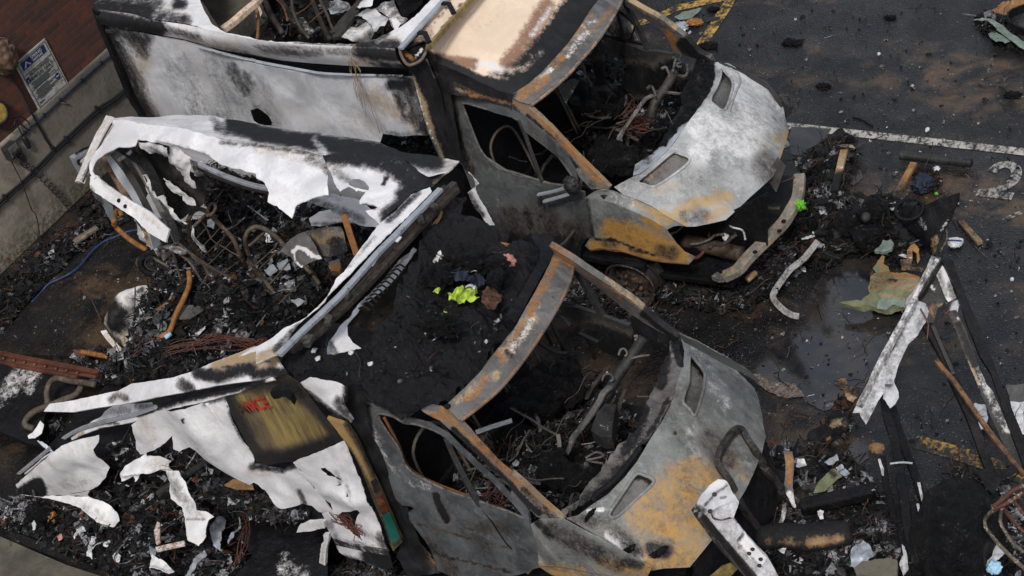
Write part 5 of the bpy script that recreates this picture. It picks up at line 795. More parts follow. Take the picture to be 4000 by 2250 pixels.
sheet('windscreen_pillar', M['steel'], PILF(V2), '21 290,392 320,405 450,488 700,650 900,790 1100,965 1262,1078 1268,1110 1225,1090 1000,965 850,855 650,695 455,545 400,500', van2, step=8, jag=.4, thick=.05, paint=[('rust', '21 460,510 700,680 850,800', 5, .8), ('tan', '21 700,660 900,800 1050,930', 5, .65), ('rust', '21 320,420 440,510', 12, .7), ('soot', '21 1000,900 1250,1090', 14, .8)])
sheet('pillar_web', M['darkm'], V2.Y(.93), '21 830,842 880,870 1000,965 1225,1090 1230,1130 1150,1120 1000,1090 905,1010 880,920', van2, step=10, jag=1, paint=[('rust', '21 900,900 960,960', 14, .6), ('soot', '21 950,1000 1200,1110', 40, 1.)])
sheet('cab_door', M['door'], D2, '12 820,140 900,155 1000,175 1100,215 1160,262 1300,292 1450,372 1600,512 1800,705 1932,835 / 22 0,800 60,870 125,960 142,1062 180,1200 215,1370 100,1420 0,1449 / 12 1932,1520 1700,1500 1480,1440 1380,1392 1330,1260 1240,1130 1165,1010 1160,960 1205,935 1190,912 1110,902 1060,850 1000,690 950,560 870,400 845,250', van2,
      holes=['12 922,232 960,228 1040,250 1120,295 1200,305 1330,345 1450,405 1600,552 1780,722 1932,880 / 22 20,905 70,965 110,1020 60,1000 0,990 / 12 1890,958 1760,915 1640,870 1480,820 1350,762 1260,715 1180,670 1120,600 1080,490 1000,372 940,282'], step=11, jag=.8, warp=.015, wsc=2.2, thick=.02,
      paint=[('soot', '12 1365,830 1390,900 1420,960 1445,1015', 14, 1.0), ('tan', '12 850,180 900,290 950,400', 10, .25), ('white', '12 880,330 960,520 1050,640', 14, .30), ('white', '12 1050,650 1150,720 1300,770', 18, .28), ('soot', '12 1230,1050 1700,1180 1900,1230', 7, .6), ('soot', '12 1350,1270 1932,1420', 6, .7), ('soot', '12 1300,1180 1500,1400', 30, .5), ('soot', '12 1700,1070 1880,1090', 26, .5), ('tan', '12 1400,1080 1700,1110', 40, .22), ('soot', '12 830,160 1000,180', 5, .6)])
rim_tube('window_seal', '12 922,232 960,228 1040,250 1120,295 / 12 1200,305 1330,345 1450,405 1600,552 1780,722 1932,880 / 22 20,905 70,965 110,1020 / 12 1890,958 1760,915 1640,870 1480,820 1350,762 1260,715 1180,670 1120,600 1080,490 1000,372 940,282', D2, .010, M['steel'], van2, (.4, .2, .1, 0))
tube('window_frame', V2.Y(-.88).hit(T('12 965,250 1010,330 1080,470 1130,600 1230,690 1400,770 1640,860')), .012, M['rust'], van2)
tube('window_divider', D2.hit(T('12 1435,405 1500,560 1590,740 1690,915')), 0, M['darkm'], van2, rect=(.04, .05)); tube('door_seam', D2.hit(T('12 1690,915 1780,1030 1880,1180 1932,1240'))+np.array([0, -.006, 0]), .007, M['black'], van2); blob('door_handle_recess', D2.hit(T('12 1265,945'))[0], (.11, .02, .06), M['darkm'], van2, .1, 4)
sheet('front_wing', M['bonnet2'], D2, '22 140,1060 210,1012 380,1018 472,1062 560,1105 720,1197 900,1297 1056,1382 1030,1440 1000,1500 900,1560 700,1560 300,1440 210,1372', van2, step=10, jag=.6, warp=.01, thick=.01,
      paint=[('soot', '22 200,1040 300,1140', 16, .8), ('soot', '22 300,1100 600,1250 800,1350', 40, .55), ('tan', '22 650,1340 800,1400', 30, .45), ('rust', '22 700,1330 900,1400 1040,1400', 24, .65), ('rust', '22 180,1400 500,1420', 30, .6), ('soot', '22 850,1340 960,1370', 20, .7), ('white', '22 230,1300 260,1250', 30, .25), ('soot', '22 150,1150 300,1350', 20, .4)])
rim_tube('arch_lip', '22 120,1430 160,1390 260,1372 400,1380 600,1420 800,1449', D2, .012, M['steel'], van2, (.3, .5, 0, 0), closed=False)
hd2 = sheet('bonnet', M['bonnet2'], H2, '22 400,1012 500,990 600,912 720,835 850,705 950,575 1050,405 1130,285 1190,172 1225,80 1240,0 / 21 1290,1300 1300,1200 1268,1090 1400,1150 1550,1245 1700,1330 1790,1400 / 22 1860,105 1890,250 1910,400 1880,530 1815,690 1760,800 1700,900 1520,1160 1340,1382 1250,1387 1150,1390 1030,1412 1050,1385 900,1292 720,1192 560,1100 470,1045', van2,
      holes=['21 1345,1238 1400,1290 1455,1370 / 22 1452,0 1440,70 1385,236 1340,190 1290,130 1330,0 / 21 1335,1380', '22 938,684 1000,692 1072,742 940,872 790,1005 735,985 800,880 860,790'], step=10, jag=.3, warp=.012, wsc=2.6, thick=.008,
      paint=[('rust', '22 1250,680 1400,650 1500,720', 50, .60), ('rust', '22 1000,850 1100,760 1200,700', 40, .5), ('rust', '22 1450,900 1550,800', 40, .52), ('rust', '22 1150,800 1300,850 1400,900', 70, .60), ('rust', '22 1000,1000 1200,1050 1350,1100', 80, .62), ('rust', '22 1050,1280 1250,1330 1350,1250', 55, .60), ('rust', '22 1150,1100 1250,1150', 30, .75), ('rust', '22 950,900 1050,800', 26, .6), ('rust', '22 1650,560 1750,700', 30, .38), ('white', '22 1400,400 1500,560', 50, .28), ('white', '22 730,1130 800,1180 860,1230 980,1300', 20, .72), ('white', '22 580,960 690,945', 9, .75), ('soot', '22 1060,1240 1150,1260', 30, .8), ('soot', '22 1500,420 1600,560', 60, .5), ('soot', '22 1200,60 1350,200', 20, .4), ('soot', '22 400,1010 700,1050 900,1200', 30, .5), ('soot', '22 1225,365 1235,370', 8, .9), ('white', '21 1350,1150 1500,1350', 30, .25), ('soot', '21 1600,1300 1700,1449', 40, .3), ('soot', '22 850,1180 950,1270', 26, .7), ('soot', '22 1760,200 1880,400', 26, .3), ('white', '22 1550,20 1600,150', 40, .25)])
for s in ('21 1345,1238 1400,1290 1455,1370 / 22 1452,0 1440,70 1385,236 1340,190 1290,130 1330,0 / 21 1335,1380', '22 938,684 1000,692 1072,742 940,872 790,1005 735,985 800,880 860,790'):
    P = T(s); cpx = P.mean(0); sheet('vent_tray', M['steel'], Surf(V2, lambda x, y, z: z-Fh(xe(x, y))+.06), cpx+(P-cpx)*1.06+np.array([-4, 6]), van2, step=12, jag=0, paint=[('tan', P, 30, .12), ('soot', P[:3], 22, .9)]); rim_tube('vent_rim', s, H2, .013, M['bonnet2'], van2)
ve = V2.Z(1.1).hit(T('22 930,830'))[0]; blob('washer_bottle', ve, (.05, .05, .05), M['steel'], van2, .1, 4)
blob('melted_plastic', H2.hit(T('22 1100,1245'))[0], (.06, .06, .010), M['melt'], van2, .8, 12); blob('melted_plastic', H2.hit(T('22 880,1230'))[0], (.04, .07, .010), M['crust'], van2, .8, 12); blob('melted_plastic', H2.hit(T('22 600,965'))[0], (.02, .07, .010), M['crust'], van2, .8, 12)
tube('bonnet_edge', H2.hit(T('21 1275,1085 1400,1140 1550,1230 1750,1340 1850,1425')), .018, M['steel'], van2)
sheet('far_wing', M['bonnet2'], V2.pl3((-.95, .93, 1.36), (-.1, .86, 1.05), (-.5, 1.05, .95)), '21 1260,1065 1400,1122 1600,1235 1750,1330 1870,1425 1850,1430 1700,1345 1500,1240 1300,1130', van2, step=8, jag=.3)
sheet('headlamp_liner', M['black'], V2.pl((-.10, .75, .9), (.6, -.5, .6)), '21 1700,1350 1850,1420 / 32 -110,-20 -20,70 70,155 60,220 0,210 / 22 1890,190 1880,100 1840,40', van2, step=8, jag=1)
sheet('scuttle_panel', M['steel'], COWL(V2), '22 345,990 400,985 500,930 600,870 660,800 740,740 820,650 900,560 970,470 1060,390 1150,240 1230,80 1245,0 / 21 1295,1300 1250,1120 1200,1120 1180,1200 1130,1320 1090,1449 / 22 1050,80 1000,180 940,340 820,450 740,550 640,700 560,770 480,900 400,940', van2, step=9, jag=3, warp=.025, wsc=18, thick=.01,
      paint=[('soot', '22 900,560 700,760 520,920', 16, .7), ('soot', '22 1000,200 930,400 860,500', 24, .85), ('soot', '21 1150,1200 1120,1449', 26, .9), ('soot', '21 1230,1150 1280,1300', 16, 1.), ('soot', '22 1180,120 1060,350 900,560', 12, .75), ('white', '22 1000,80 1020,120', 10, .5), ('white', '22 1040,220 980,320', 6, .55), ('soot', '22 860,560 640,800 450,960', 30, .45)])
tube('scuttle_seal', V2.Z(1.40).hit(T('22 610,880 640,830 760,740 880,600 970,480')), .022, M['black'], van2)
tube('dash_beam', px3('21 985,1105 940,1180 880,1270 790,1400 / 22 730,60 640,190 570,260', [1.32, 1.3, 1.27, 1.22, 1.18, 1.12, 1.08]), .045, M['darkm'], van2)
tube('steering_bracket', px3('22 745,20 690,70 660,130 590,240 520,330 465,400 445,450 415,520', [1.25, 1.25, 1.22, 1.15, 1.08, 1.02, .98, .9]), 0, M['steel'], van2, rect=(.05, .02), burn=(.2, 0, .2, 0))
for s, z_ in (('21 805,1230 820,1190 850,1185 870,1220 850,1240', 1.34), ('21 680,1420 700,1380 740,1375 765,1410 740,1430', 1.3), ('21 920,1090 945,1085 930,1120', 1.36), ('21 890,1260 960,1240 1040,1230', 1.3), ('22 555,560 620,520 660,518 690,545 560,575', 1.0), ('22 560,580 690,600', .98)): tube('dash_bracket', px3(s, z_), .009, M['steel'], van2, burn=(.3, 0, .15, 0))
sheet('console_box', M['darkm'], V2.Z(1.2), '22 655,255 720,190 800,195 780,300 765,440 690,445 610,392', van2, step=9, jag=1, thick=.12, warp=.01, paint=[('white', '22 690,330 730,350', 26, .2)])
sheet('passenger_seat', M['crustdark'], V2.Z(.95), '21 300,1300 420,1230 500,1280 530,1400 / 22 520,80 440,150 300,140 100,110 20,60 0,-20', van2, step=11, jag=3, warp=.06, wsc=13, thick=.06)
sheet('passenger_seat', M['crustdark'], V2.Z(1.0), '12 1700,20 1800,-40 1932,-70 / 22 200,-80 420,0 400,120 250,220 60,210 / 12 1932,230 1800,170 1750,100', van2, step=11, jag=3, warp=.06, wsc=13, thick=.06)
sheet('driver_seat', M['crustdark'], V2.Z(.98), '22 190,600 280,520 380,500 420,600 560,640 620,660 600,760 440,800 280,760 180,700', van2, step=10, jag=3, warp=.05, wsc=14, thick=.05)
tube('seat_rim', px3('21 150,1100 220,1150 330,1210 420,1215', 1.1), .014, M['darkm'], van2)
sheet('far_door', M['darkm'], V2.Y(.92), '21 330,850 360,838 500,862 700,935 890,1000 908,1060 920,1300 700,1200 500,1050 330,920', van2, holes=['21 350,920 420,930 600,1010 700,1080 650,1130 480,1040'], step=11, jag=.5, thick=.03, paint=[('white', '21 340,880 600,960 880,1040', 10, .22), ('soot', '21 600,1100 900,1200', 60, 1.)])
FP2 = V2.Y(.93); tube('belt_line', FP2.hit(T('21 345,832 500,870 690,950 880,1020')), 0, M['black'], van2, rect=(.03, .04)); tube('window_divider', FP2.hit(T('21 465,555 530,660 600,780 685,945')), 0, M['darkm'], van2, rect=(.045, .05)); tube('window_divider', FP2.hit(T('21 745,940 790,1020 840,1110')), 0, M['darkm'], van2, rect=(.025, .03))
for s in ('21 530,1040 590,1150 625,1260', '21 290,960 350,1100 390,1200', '21 240,1030 300,1150'): tube('cab_strut', px3(s, [1.2, 1.0, .8]), 0, M['darkm'], van2, rect=(.03, .02))
tube('loose_trim', px3('12 1660,365 1760,330 1932,275', 1.1), 0, M['alu'], van2, rect=(.045, .01), burn=(0, 0, .6, 0))
wheel_parts(V2, -1.02, -.86, van2); wheel_parts(V2, -1.02, .86, van2); prism('engine_bay', V2.W([(-.85, -.8, .35), (-.15, -.75, .35), (-.15, .75, .35), (-.85, .8, .35)]), (0, 0, -.05), M['black'], van2)
prism('front_panel', V2.W([(-.13, -.6, .3), (-.13, .6, .3), (-.2, .6, .78), (-.2, -.6, .78)]), (-.03, 0, 0), M['black'], van2)

# burnt cab clutter: seat springs, wiring, thin struts
def cab_clutter(v, par, n, sd):
    r2 = np.random.default_rng(sd)
    for i in range(n):
        c = np.array([r2.uniform(-2.3, -1.0), r2.uniform(-.8, .8), r2.uniform(.7, 1.05)]); d = r2.normal(0, 1, 3); d[2] *= .45; d /= np.linalg.norm(d); L_ = r2.uniform(.15, .5)
        P = np.array([c+d*L_*t+np.array(noise.noise_vector(Vector((t*2+i*3.1, sd, 0))))*.035 for t in np.linspace(0, 1, 5)]); mt = ('steel', 'darkm', 'greyrod', 'alu')[r2.choice(4, p=[.3, .4, .22, .08])]
        if r2.random() < .5: tube('cab_strut', v.W(P), 0, M[mt], par, rect=(r2.uniform(.012, .035), .006), burn=(.42, .1, .1, 0))
        else: tube('cab_strut', v.W(P), r2.uniform(.003, .008), M[mt], par, n=5, burn=(.3, .2, .2, 0))
    for i in range(3):                                   # seat squab spring grids
        y0_ = (-.55, .15, .6)[i]
        for j in range(2):
            x_ = -2.1+.31*j+r2.uniform(-.05, .05); tube('seat_spring', v.W([(x_+.02*math.sin(t*2), y0_-.2+.4*t, .98+.02*math.sin(t*9+j)) for t in np.linspace(0, 1, 9)]), .004, M['greyrod'], par, n=5, burn=(.2, .2, 0, 0))
        tube('seat_back_frame', v.W([(-2.25, y0_-.2, .8), (-2.35, y0_-.2, 1.3), (-2.38, y0_-.1, 1.45), (-2.38, y0_+.1, 1.45), (-2.35, y0_+.2, 1.3), (-2.25, y0_+.2, .8)]), .014, M['greyrod'], par, n=6, burn=(.3, .1, 0, 0))
cab_clutter(V1, van1, 34, 5); cab_clutter(V2, van2, 40, 6)
# ------------------------------------------------------------------ charred debris (uncountable heaps), then the pieces one can tell apart
PAL = {'black': [(.007, .007, .008)]*9+[(.02, .02, .022)]*4, 'ash': [(.07, .073, .08), (.16, .165, .18), (.30, .31, .335)], 'white': [(.55, .55, .57)], 'rust': [(.13, .05, .02), (.07, .03, .015)], 'brown': [(.05, .03, .02)]}
def heap(name, poly, z0, h, label_kind='stuff', step=14, shards=900, mix=(.80, .12, .02, .04, .02), size=(.012, .06), seed=0, surf=None, mat='crust', rough_=1., mesh=True):
    P = T(poly) if isinstance(poly, str) else np.asarray(poly, float); Pr = rough(P, 20, 6, seed); sf = surf or ZP(z0)
    lo, hi = Pr.min(0), Pr.max(0); gx, gy = np.meshgrid(np.arange(lo[0], hi[0], step), np.arange(lo[1], hi[1], step)); G = np.stack([gx.ravel(), gy.ravel()], 1)+rng.uniform(-.3, .3, (gx.size, 2))*step
    G = G[inside(G, Pr)]; G = G[segdist(G, Pr) > step*.5]; V = np.concatenate([Pr, G])
    n = len(Pr); r = geometry.delaunay_2d_cdt([Vector((float(a), float(b))) for a, b in V], [(i, (i+1) % n) for i in range(n)], [], 0, 1e-4)
    Q = np.array([(v.x, v.y) for v in r[0]]); F = [list(f) for f in r[2]]; ok = inside(np.array([Q[f].mean(0) for f in F]), Pr); F = [f for f, k in zip(F, ok) if k]
    def top(Q):
        W = sf.hit(Q); e = np.clip(segdist(Q, Pr)/110, 0, 1)**.7
        nz = np.array([.55+.55*noise.noise(Vector((q[0]*1.7+seed, q[1]*1.7, 0)))+.45*abs(noise.noise(Vector((q[0]*5.5, q[1]*5.5, seed))))+.30*abs(noise.noise(Vector((q[0]*13, q[1]*13, seed))))+.2*noise.noise(Vector((q[0]*29, q[1]*29, seed))) for q in W])
        W[:, 2] += h*e*np.clip(nz, 0, 2)*rough_; return W
    W = top(Q); o1 = (W, F)
    # fragments
    k = 0; R = []
    while k < shards:
        c = rng.uniform(lo, hi, (shards, 2)); c = c[inside(c, Pr)]; R.append(c); k += len(c)
    shards = int(shards*1.7) if mesh else shards; k = 0
    while k < shards:
        c = rng.uniform(lo, hi, (shards, 2)); c = c[inside(c, Pr)]; R.append(c); k += len(c)
    R = np.concatenate(R)[-shards:]; base = top(R); Vs = []; Fs = []; Cs = []; kinds = ['black', 'ash', 'white', 'rust', 'brown']
    clus = np.array([noise.noise(Vector((q[0]*2.3, q[1]*2.3, seed+5.))) for q in base])
    for q, cl in zip(base, clus):
        pr_ = np.array(mix); 
        pr_ = pr_*(np.array([.45, 3.0, 2.2, 1, 1]) if cl > .12 else np.array([1.3, .45, .8, .9, 1]))
        kd = kinds[rng.choice(5, p=pr_/pr_.sum())]; col = np.array(PAL[kd][rng.integers(len(PAL[kd]))])*rng.uniform(.7, 1.3)
        s = rng.uniform(0, 1)**4.*(size[1]*1.1-size[0])+size[0]*.62; el = rng.uniform(.35, 1.) if rng.random() < .75 else rng.uniform(.06, .2)
        sx, sy = s*(1 if el > .25 else 2.6), s*el; M3 = np.array(Matrix.Rotation(rng.uniform(0, 6.28), 3, 'Z') @ Matrix.Rotation(rng.normal(0, .5), 3, 'X') @ Matrix.Rotation(rng.normal(0, .5), 3, 'Y'))
        o = len(Vs); nx, ny = 3, 3; cv = rng.normal(0, .35)*s
        for i in range(nx):
            for j in range(ny):
                a, b_ = i-1, j-1; v = np.array([a*sx*rng.uniform(.7, 1.15), b_*sy*rng.uniform(.6, 1.2), cv*(a*a-.5)+rng.normal(0, .12)*s]); Vs.append(M3@v+q+np.array([0, 0, s*.25])); Cs.append((*(col*rng.uniform(.75, 1.25)), 1))
        for i in range(nx-1):
            for j in range(ny-1): Fs.append((o+i*ny+j, o+i*ny+j+1, o+(i+1)*ny+j+1, o+(i+1)*ny+j))
    for q in base[rng.choice(len(base), max(4, shards//30))]:          # burnt wires sticking out
        L_ = rng.uniform(.08, .30); an = rng.uniform(0, 6.28); d = np.array([math.cos(an), math.sin(an), rng.uniform(0, .5)]); ph = rng.uniform(0, 50)
        pts = np.array([q+d*L_*t+noise.noise_vector(Vector((t*2.2+ph, ph, 0)))*L_*.5*t*(1-t*.3)+np.array([0, 0, .01+.25*L_*t*(1-t)]) for t in np.linspace(0, 1, 8)]); V_, F_ = tube_geo(pts, rng.choice([.0025, .0035, .005]), 4); o = len(Vs); Vs += list(V_); Fs += [tuple(i+o for i in f) for f in F_]; c_ = [(.012, .012, .013), (.09, .08, .07), (.12, .045, .025)][rng.choice(3, p=[.5, .3, .2])]; Cs += [(*c_, 1)]*len(V_)
    bmI = bmesh.new(); bmesh.ops.create_icosphere(bmI, subdivisions=2, radius=1); IV = np.array([v.co for v in bmI.verts]); IF = [[v.index for v in f.verts] for f in bmI.faces]; bmI.free()
    for q in base[rng.choice(len(base), shards//14)]:                     # clinker lumps
        s = rng.uniform(0, 1)**2.*size[1]*.9+.008; sd = rng.uniform(0, 99); sc3 = np.array([1, rng.uniform(.5, 1), rng.uniform(.3, .8)]); M3 = np.array(Matrix.Rotation(rng.uniform(0, 6.28), 3, 'Z') @ Matrix.Rotation(rng.normal(0, .5), 3, 'X')); o = len(Vs)
        dd = np.array([1+.55*noise.noise(Vector(v*1.7)+Vector((sd, 0, 0))) for v in IV]); P_ = (IV*dd[:, None]*sc3*s)@M3.T+q; Vs += list(P_); Fs += [tuple(i+o for i in f) for f in IF]; c_ = np.array([(.009, .009, .01), (.02, .02, .022), (.04, .03, .024), (.14, .145, .15)][rng.choice(4, p=[.5, .28, .1, .12])]); Cs += [(*(c_*rng.uniform(.7, 1.3)), 1) for _ in IV]
    A0 = np.zeros((len(W), 4)); allV = np.concatenate([W, np.array(Vs)]) if mesh else np.array(Vs); off = len(W) if mesh else 0
    Ff = (F if mesh else [])+[tuple(i+off for i in f) for f in Fs]; att = np.concatenate([A0, np.array(Cs)]) if mesh else np.array(Cs)
    o = mk(name, allV, Ff, M[mat], None, smooth=False, attrs={'burn': att}); o.data.materials.append(M['shard']); nm = len(F) if mesh else 0
    o.data.polygons.foreach_set('material_index', [0]*nm+[1]*len(Fs)); o.data.polygons.foreach_set('use_smooth', [False]*len(Ff))
    return tag(o, kind='stuff')
DB = 'charred_debris'
heap(DB, '01 1150,430 1290,330 1932,60 / 11 0,100 150,60 700,150 900,260 850,420 640,660 300,1010 0,1180 / 01 1700,1280 1400,1390 1000,1449 760,1449 800,1330 960,1200 1000,1050 1060,900 1150,760 1180,600', .72, .34, seed=1, shards=5200, mix=(.62, .26, .05, .05, .02), size=(.010, .06))
heap(DB, '00 1560,1300 1932,1330 / 10 60,1400 200,1449 600,1449 / 11 0,60 150,180 -300,200 / 01 1600,200 1450,-60', .72, .5, seed=12, shards=900, mix=(.8, .12, .02, .05, .01))
heap(DB, '02 760,420 1000,320 1050,480 1300,480 1450,500 1700,660 1932,760 / 12 60,820 240,960 480,980 500,1010 300,1020 0,1030 / 02 1850,1250 1800,1449 1200,1449 850,1440 640,1270 600,1100 680,900 800,720', .16, .30, seed=2, shards=4200, mix=(.70, .17, .06, .05, .02), size=(.010, .06))
heap(DB, '02 150,860 600,950 900,1090 1300,1449 850,1420 500,1290 120,1130 -100,1050 -100,960', .05, .10, seed=3, shards=1500, mix=(.62, .24, .05, .06, .03))
heap(DB, '02 830,470 1000,420 1050,500 1300,510 1480,510 1700,680 1932,780 / 12 60,840 240,970 450,990 300,1040 0,1040 / 02 1850,980 1600,900 1300,760 1000,640 860,600', .70, .22, seed=19, shards=1500, mix=(.66, .22, .06, .04, .02), size=(.010, .05))
heap(DB, '12 500,1300 900,1410 1100,1449 1200,1600 400,1600', .1, .2, seed=13, shards=500, mix=(.72, .2, .03, .04, .01))
heap(DB, '02 -50,0 330,200 560,300 400,420 200,420 0,380 -200,200', .05, .1, seed=4, shards=700, mix=(.66, .24, .04, .04, .02))
heap(DB, '01 560,1230 900,1210 1300,1330 1000,1449 700,1449 640,1330', .06, .16, seed=5, shards=900, mix=(.6, .3, .04, .04, .02))
heap(DB, '01 700,20 640,60 600,230 400,330 200,480 0,720 -100,900 -100,1050 0,1090 200,840 380,680 560,460 720,400 900,250 1000,180 900,60', .02, .10, seed=6, shards=1500, mix=(.75, .06, .01, .09, .09), size=(.01, .06))
heap(DB, '31 -20,350 120,260 330,10 / 30 300,1449 220,1240 420,1090 560,1100 690,1160 640,1220 540,1449 / 31 620,20 760,60 900,40 1150,100 1250,200 1180,330 1080,450 1000,560 860,460 780,420 620,470 500,540 400,600 250,520 200,440', .04, .24, seed=7, shards=3200, mix=(.82, .11, .03, .03, .01), size=(.01, .06), mat='crustdark')
heap(DB, '21 1150,600 1400,480 1560,640 1700,720 1900,620 1932,500 / 31 120,330 200,480 260,600 / 21 1932,780 1800,880 1500,900 1300,860 1100,800 1000,760', .03, .14, seed=8, shards=2600, mix=(.74, .19, .03, .03, .01), size=(.008, .045))
heap(DB, '21 400,620 520,600 760,620 1000,760 1250,1000 1200,1060 1000,930 900,1010 640,900 350,810', .02, .06, seed=9, shards=1700, mix=(.62, .28, .06, .03, .01), size=(.007, .035))
heap(DB, 'D 530,500 700,470 900,520 1150,560 1350,700 1450,900 1560,1100 1620,1449 500,1700 0,1449 150,1300 330,1000 450,850 500,700', .03, .22, seed=10, shards=3600, mix=(.68, .22, .05, .03, .02), size=(.01, .06))
heap(DB, '32 1250,1060 1400,700 1650,690 1800,760 1932,1000 1932,1449 1500,1600 1200,1449', .05, .30, seed=11, shards=1200, mix=(.66, .20, .08, .03, .03))
heap(DB, 'D 1000,380 1080,300 1100,140 1140,100 1160,200 1200,240 1190,330 1100,420 900,440', .01, .09, seed=14, shards=300, mix=(.85, .06, .02, .04, .03), mat='crustdark')
heap(DB, '12 1000,290 1120,320 1200,560 1450,700 1640,860 1880,950 / 22 100,1060 330,980 480,900 640,690 820,430 950,330 700,-100 300,300 0,500 / 12 1560,300 1300,330', .56, .24, seed=15, shards=3600, mix=(.76, .17, .03, .03, .01), size=(.008, .04))
heap(DB, '20 150,830 350,650 640,300 1000,400 1250,450 1400,600 1260,850 1000,1200 780,1380 560,1150', .56, .22, seed=16, shards=2600, mix=(.86, .08, .01, .04, .01), size=(.008, .04))
heap(DB, '10 100,-60 150,330 500,330 900,290 1200,120 1350,-60 1200,-200', 1.3, .35, seed=17, shards=700, mix=(.80, .15, .02, .03, 0), size=(.015, .10), mat='crustdark')
heap(DB, '10 880,1050 1120,1015 1300,1020 1370,1180 1000,1100', 1.1, .3, seed=18, shards=200, mat='crustdark', mix=(.9, .08, .01, .01, 0))
# scattered ash flakes on the open ground
heap('ash_flakes', '21 1300,1000 1932,700 / 31 200,480 700,480 1150,640 / 33 0,0 / 31 1000,1449 / 32 1000,300 700,420 300,300 0,200' .replace('/ 33 0,0 ', ''), .004, .002, seed=20, shards=650, mix=(.55, .2, .17, .05, .03), size=(.004, .02), mesh=False)
heap('ash_flakes', '20 900,0 3900,-20 / 30 1932,0 1932,1449 / 31 1932,600 1200,500 / 30 600,1040 130,900 / 20 1540,400', .004, .002, seed=21, shards=900, mix=(.5, .22, .16, .08, .04), size=(.004, .022), mesh=False)
heap('ash_flakes', '31 1200,500 1932,300 / 32 1932,0 1932,600 1150,1000 1050,300 / 31 1400,1300', .004, .002, seed=22, shards=420, mix=(.55, .25, .14, .04, .02), size=(.004, .018), mesh=False)
heap('ash_flakes', '01 250,850 700,420 1100,420 1120,500 1000,1050 800,1240 50,1220', .055, .002, seed=23, shards=300, mix=(.6, .2, .12, .06, .02), size=(.004, .02), mesh=False)
for nm_, ar, n_ in (('roof', '11 560,1250 900,1150 1300,500 1932,520 1932,900 1700,1250 1300,1449 700,1449', 500),): heap('ash_flakes', ar, 2.4, .01, surf=Surf(V2, lambda x, y, z: z-(2.66-.50*(x+2.69)-.10*np.clip(np.abs(y)/.95, 0, 1.3)**4)), seed=24, shards=n_, mix=(.70, .2, .08, .02, 0), size=(.004, .022), mesh=False)
q3_ = lambda s, z: px3(s, z)[0]
# --- helper for single loose things
def lp(name, mat, surf, s, label, cat, group=None, **kw): return tag(sheet(name, M[mat], surf, s, **kw), label, cat, group)
def lt_(name, s, z, r, mat, label, cat, group=None, **kw): return tag(tube(name, px3(s, z), r, M[mat], **kw), label, cat, group)
# rear of the lower ambulance
lt_('bent_pipe', 'A 475,900 480,850 500,820 530,850 490,830 470,900 500,950 600,1040 720,1115', [.9, .8, .75, .75, .72, .7, .6, .5, .45], .028, 'rust', 'rusty orange bent pipe leaning out near the blue cable', 'pipe', burn=(0, .6, 0, 0))
lt_('rusty_pipe', '01 1425,600 1430,690 1390,800 1330,920 1280,1050 1200,1100', [1.2, 1.15, 1.1, 1.05, 1.0, .98], .025, 'rust', 'rusty orange pipe standing in front of the grey metal box', 'pipe', burn=(0, .7, 0, 0)); lt_('rusty_pipe', '01 1380,735 1280,830 1120,945', 1.0, .025, 'rust', 'rusty orange pipe slanting down left of the grey metal box', 'pipe', burn=(0, .6, 0, 0))
po = empty('rusty_pole', px3('01 610,1210', .3)[0], 'long rusty orange pole lying on ash with a square red end plate', 'pole'); tube('shaft', px3('01 610,1205 800,1240 1000,1275 1325,1330', [.36, .38, .42, .5]), .026, M['rust'], po, burn=(0, .8, 0, 0)); sheet('end_plate', M['redbrown'], Plane(px3('01 600,1215', .36)[0], (.6, -.6, .5)), '01 555,1185 645,1205 640,1255 560,1225', po, step=6, jag=.3, thick=.02)
bm_ = empty('rail_beam', px3('B 0,220', .2)[0], 'long red oxide steel channel lying at the left edge', 'beam')
for i, (s, z_, rc, br) in enumerate((('B -60,175 0,190 250,240 560,300', .36, (.05, .04), (0, .1, 0, 0)), ('B -60,195 0,212 250,262 550,318', .33, (.06, .02), (.3, .1, 0, 0)), ('B -60,225 0,238 250,285 440,325', .30, (.05, .04), (.1, .2, 0, 0)))): tube('flange' if i != 1 else 'channel_web', px3(s, z_), 0, M['redbrown'], bm_, rect=rc, burn=br)
for i in range(8): p = px3('B 20,217', .36)[0]*(1-i/8)+px3('B 500,310', .36)[0]*(i/8); blob('bolt_head', p, (.016, .016, .012), M['rust'], bm_, 0, sub=1)
lp('twisted_strip', 'steel', Plane(px3('B 620,220', .5)[0], (.5, -.5, .5)), 'B 605,180 660,140 650,200 630,260 600,300 592,290 605,240', 'small twisted grey strip standing up through the long rusty pole', 'scrap strip', step=6, jag=1, warp=.02)
cu = '01 955,745 1000,722 1040,712 1100,715 1118,750 1085,790 1062,850 1010,890 1015,960 965,1010 975,1080 992,1130 965,1190 930,1182 880,1110 825,1055 795,990 808,920 850,850 900,795'
tag(sheet('burnt_cushion', M['white'], Plane(q3_('01 900,930', .40), (.45, -.6, .65)), cu, step=7, jag=1, warp=.05, wsc=5, thick=.02, bend=lambda W, P: W+np.outer(np.clip(segdist(P, T(cu))/45, 0, 1)**.6*.16, [.3, -.45, .6]), paint=[('soot', '01 870,870 920,920 890,1020', 34, 1.0), ('soot', '01 870,1080 900,1140', 14, .7), ('tan', '01 940,1060 950,1150', 18, .7), ('tan', '01 830,900 815,1000', 12, .6), ('soot', '01 1060,760 1085,740', 8, .7), ('tan', '01 1000,780 960,850', 12, .35)]), 'pale bulging burnt cushion with a black centre on the wet slab', 'cushion')
lp('bent_strip', 'white', Plane(px3('01 850,1130', .3)[0], (.5, -.4, .7)), '01 760,1050 800,1040 840,1100 920,1180 960,1235 930,1240 860,1175 790,1100', 'pale bent strip below the burnt cushion', 'scrap strip', step=6, jag=.8, paint=[('tan', '01 800,1080 940,1220', 12, .6)])
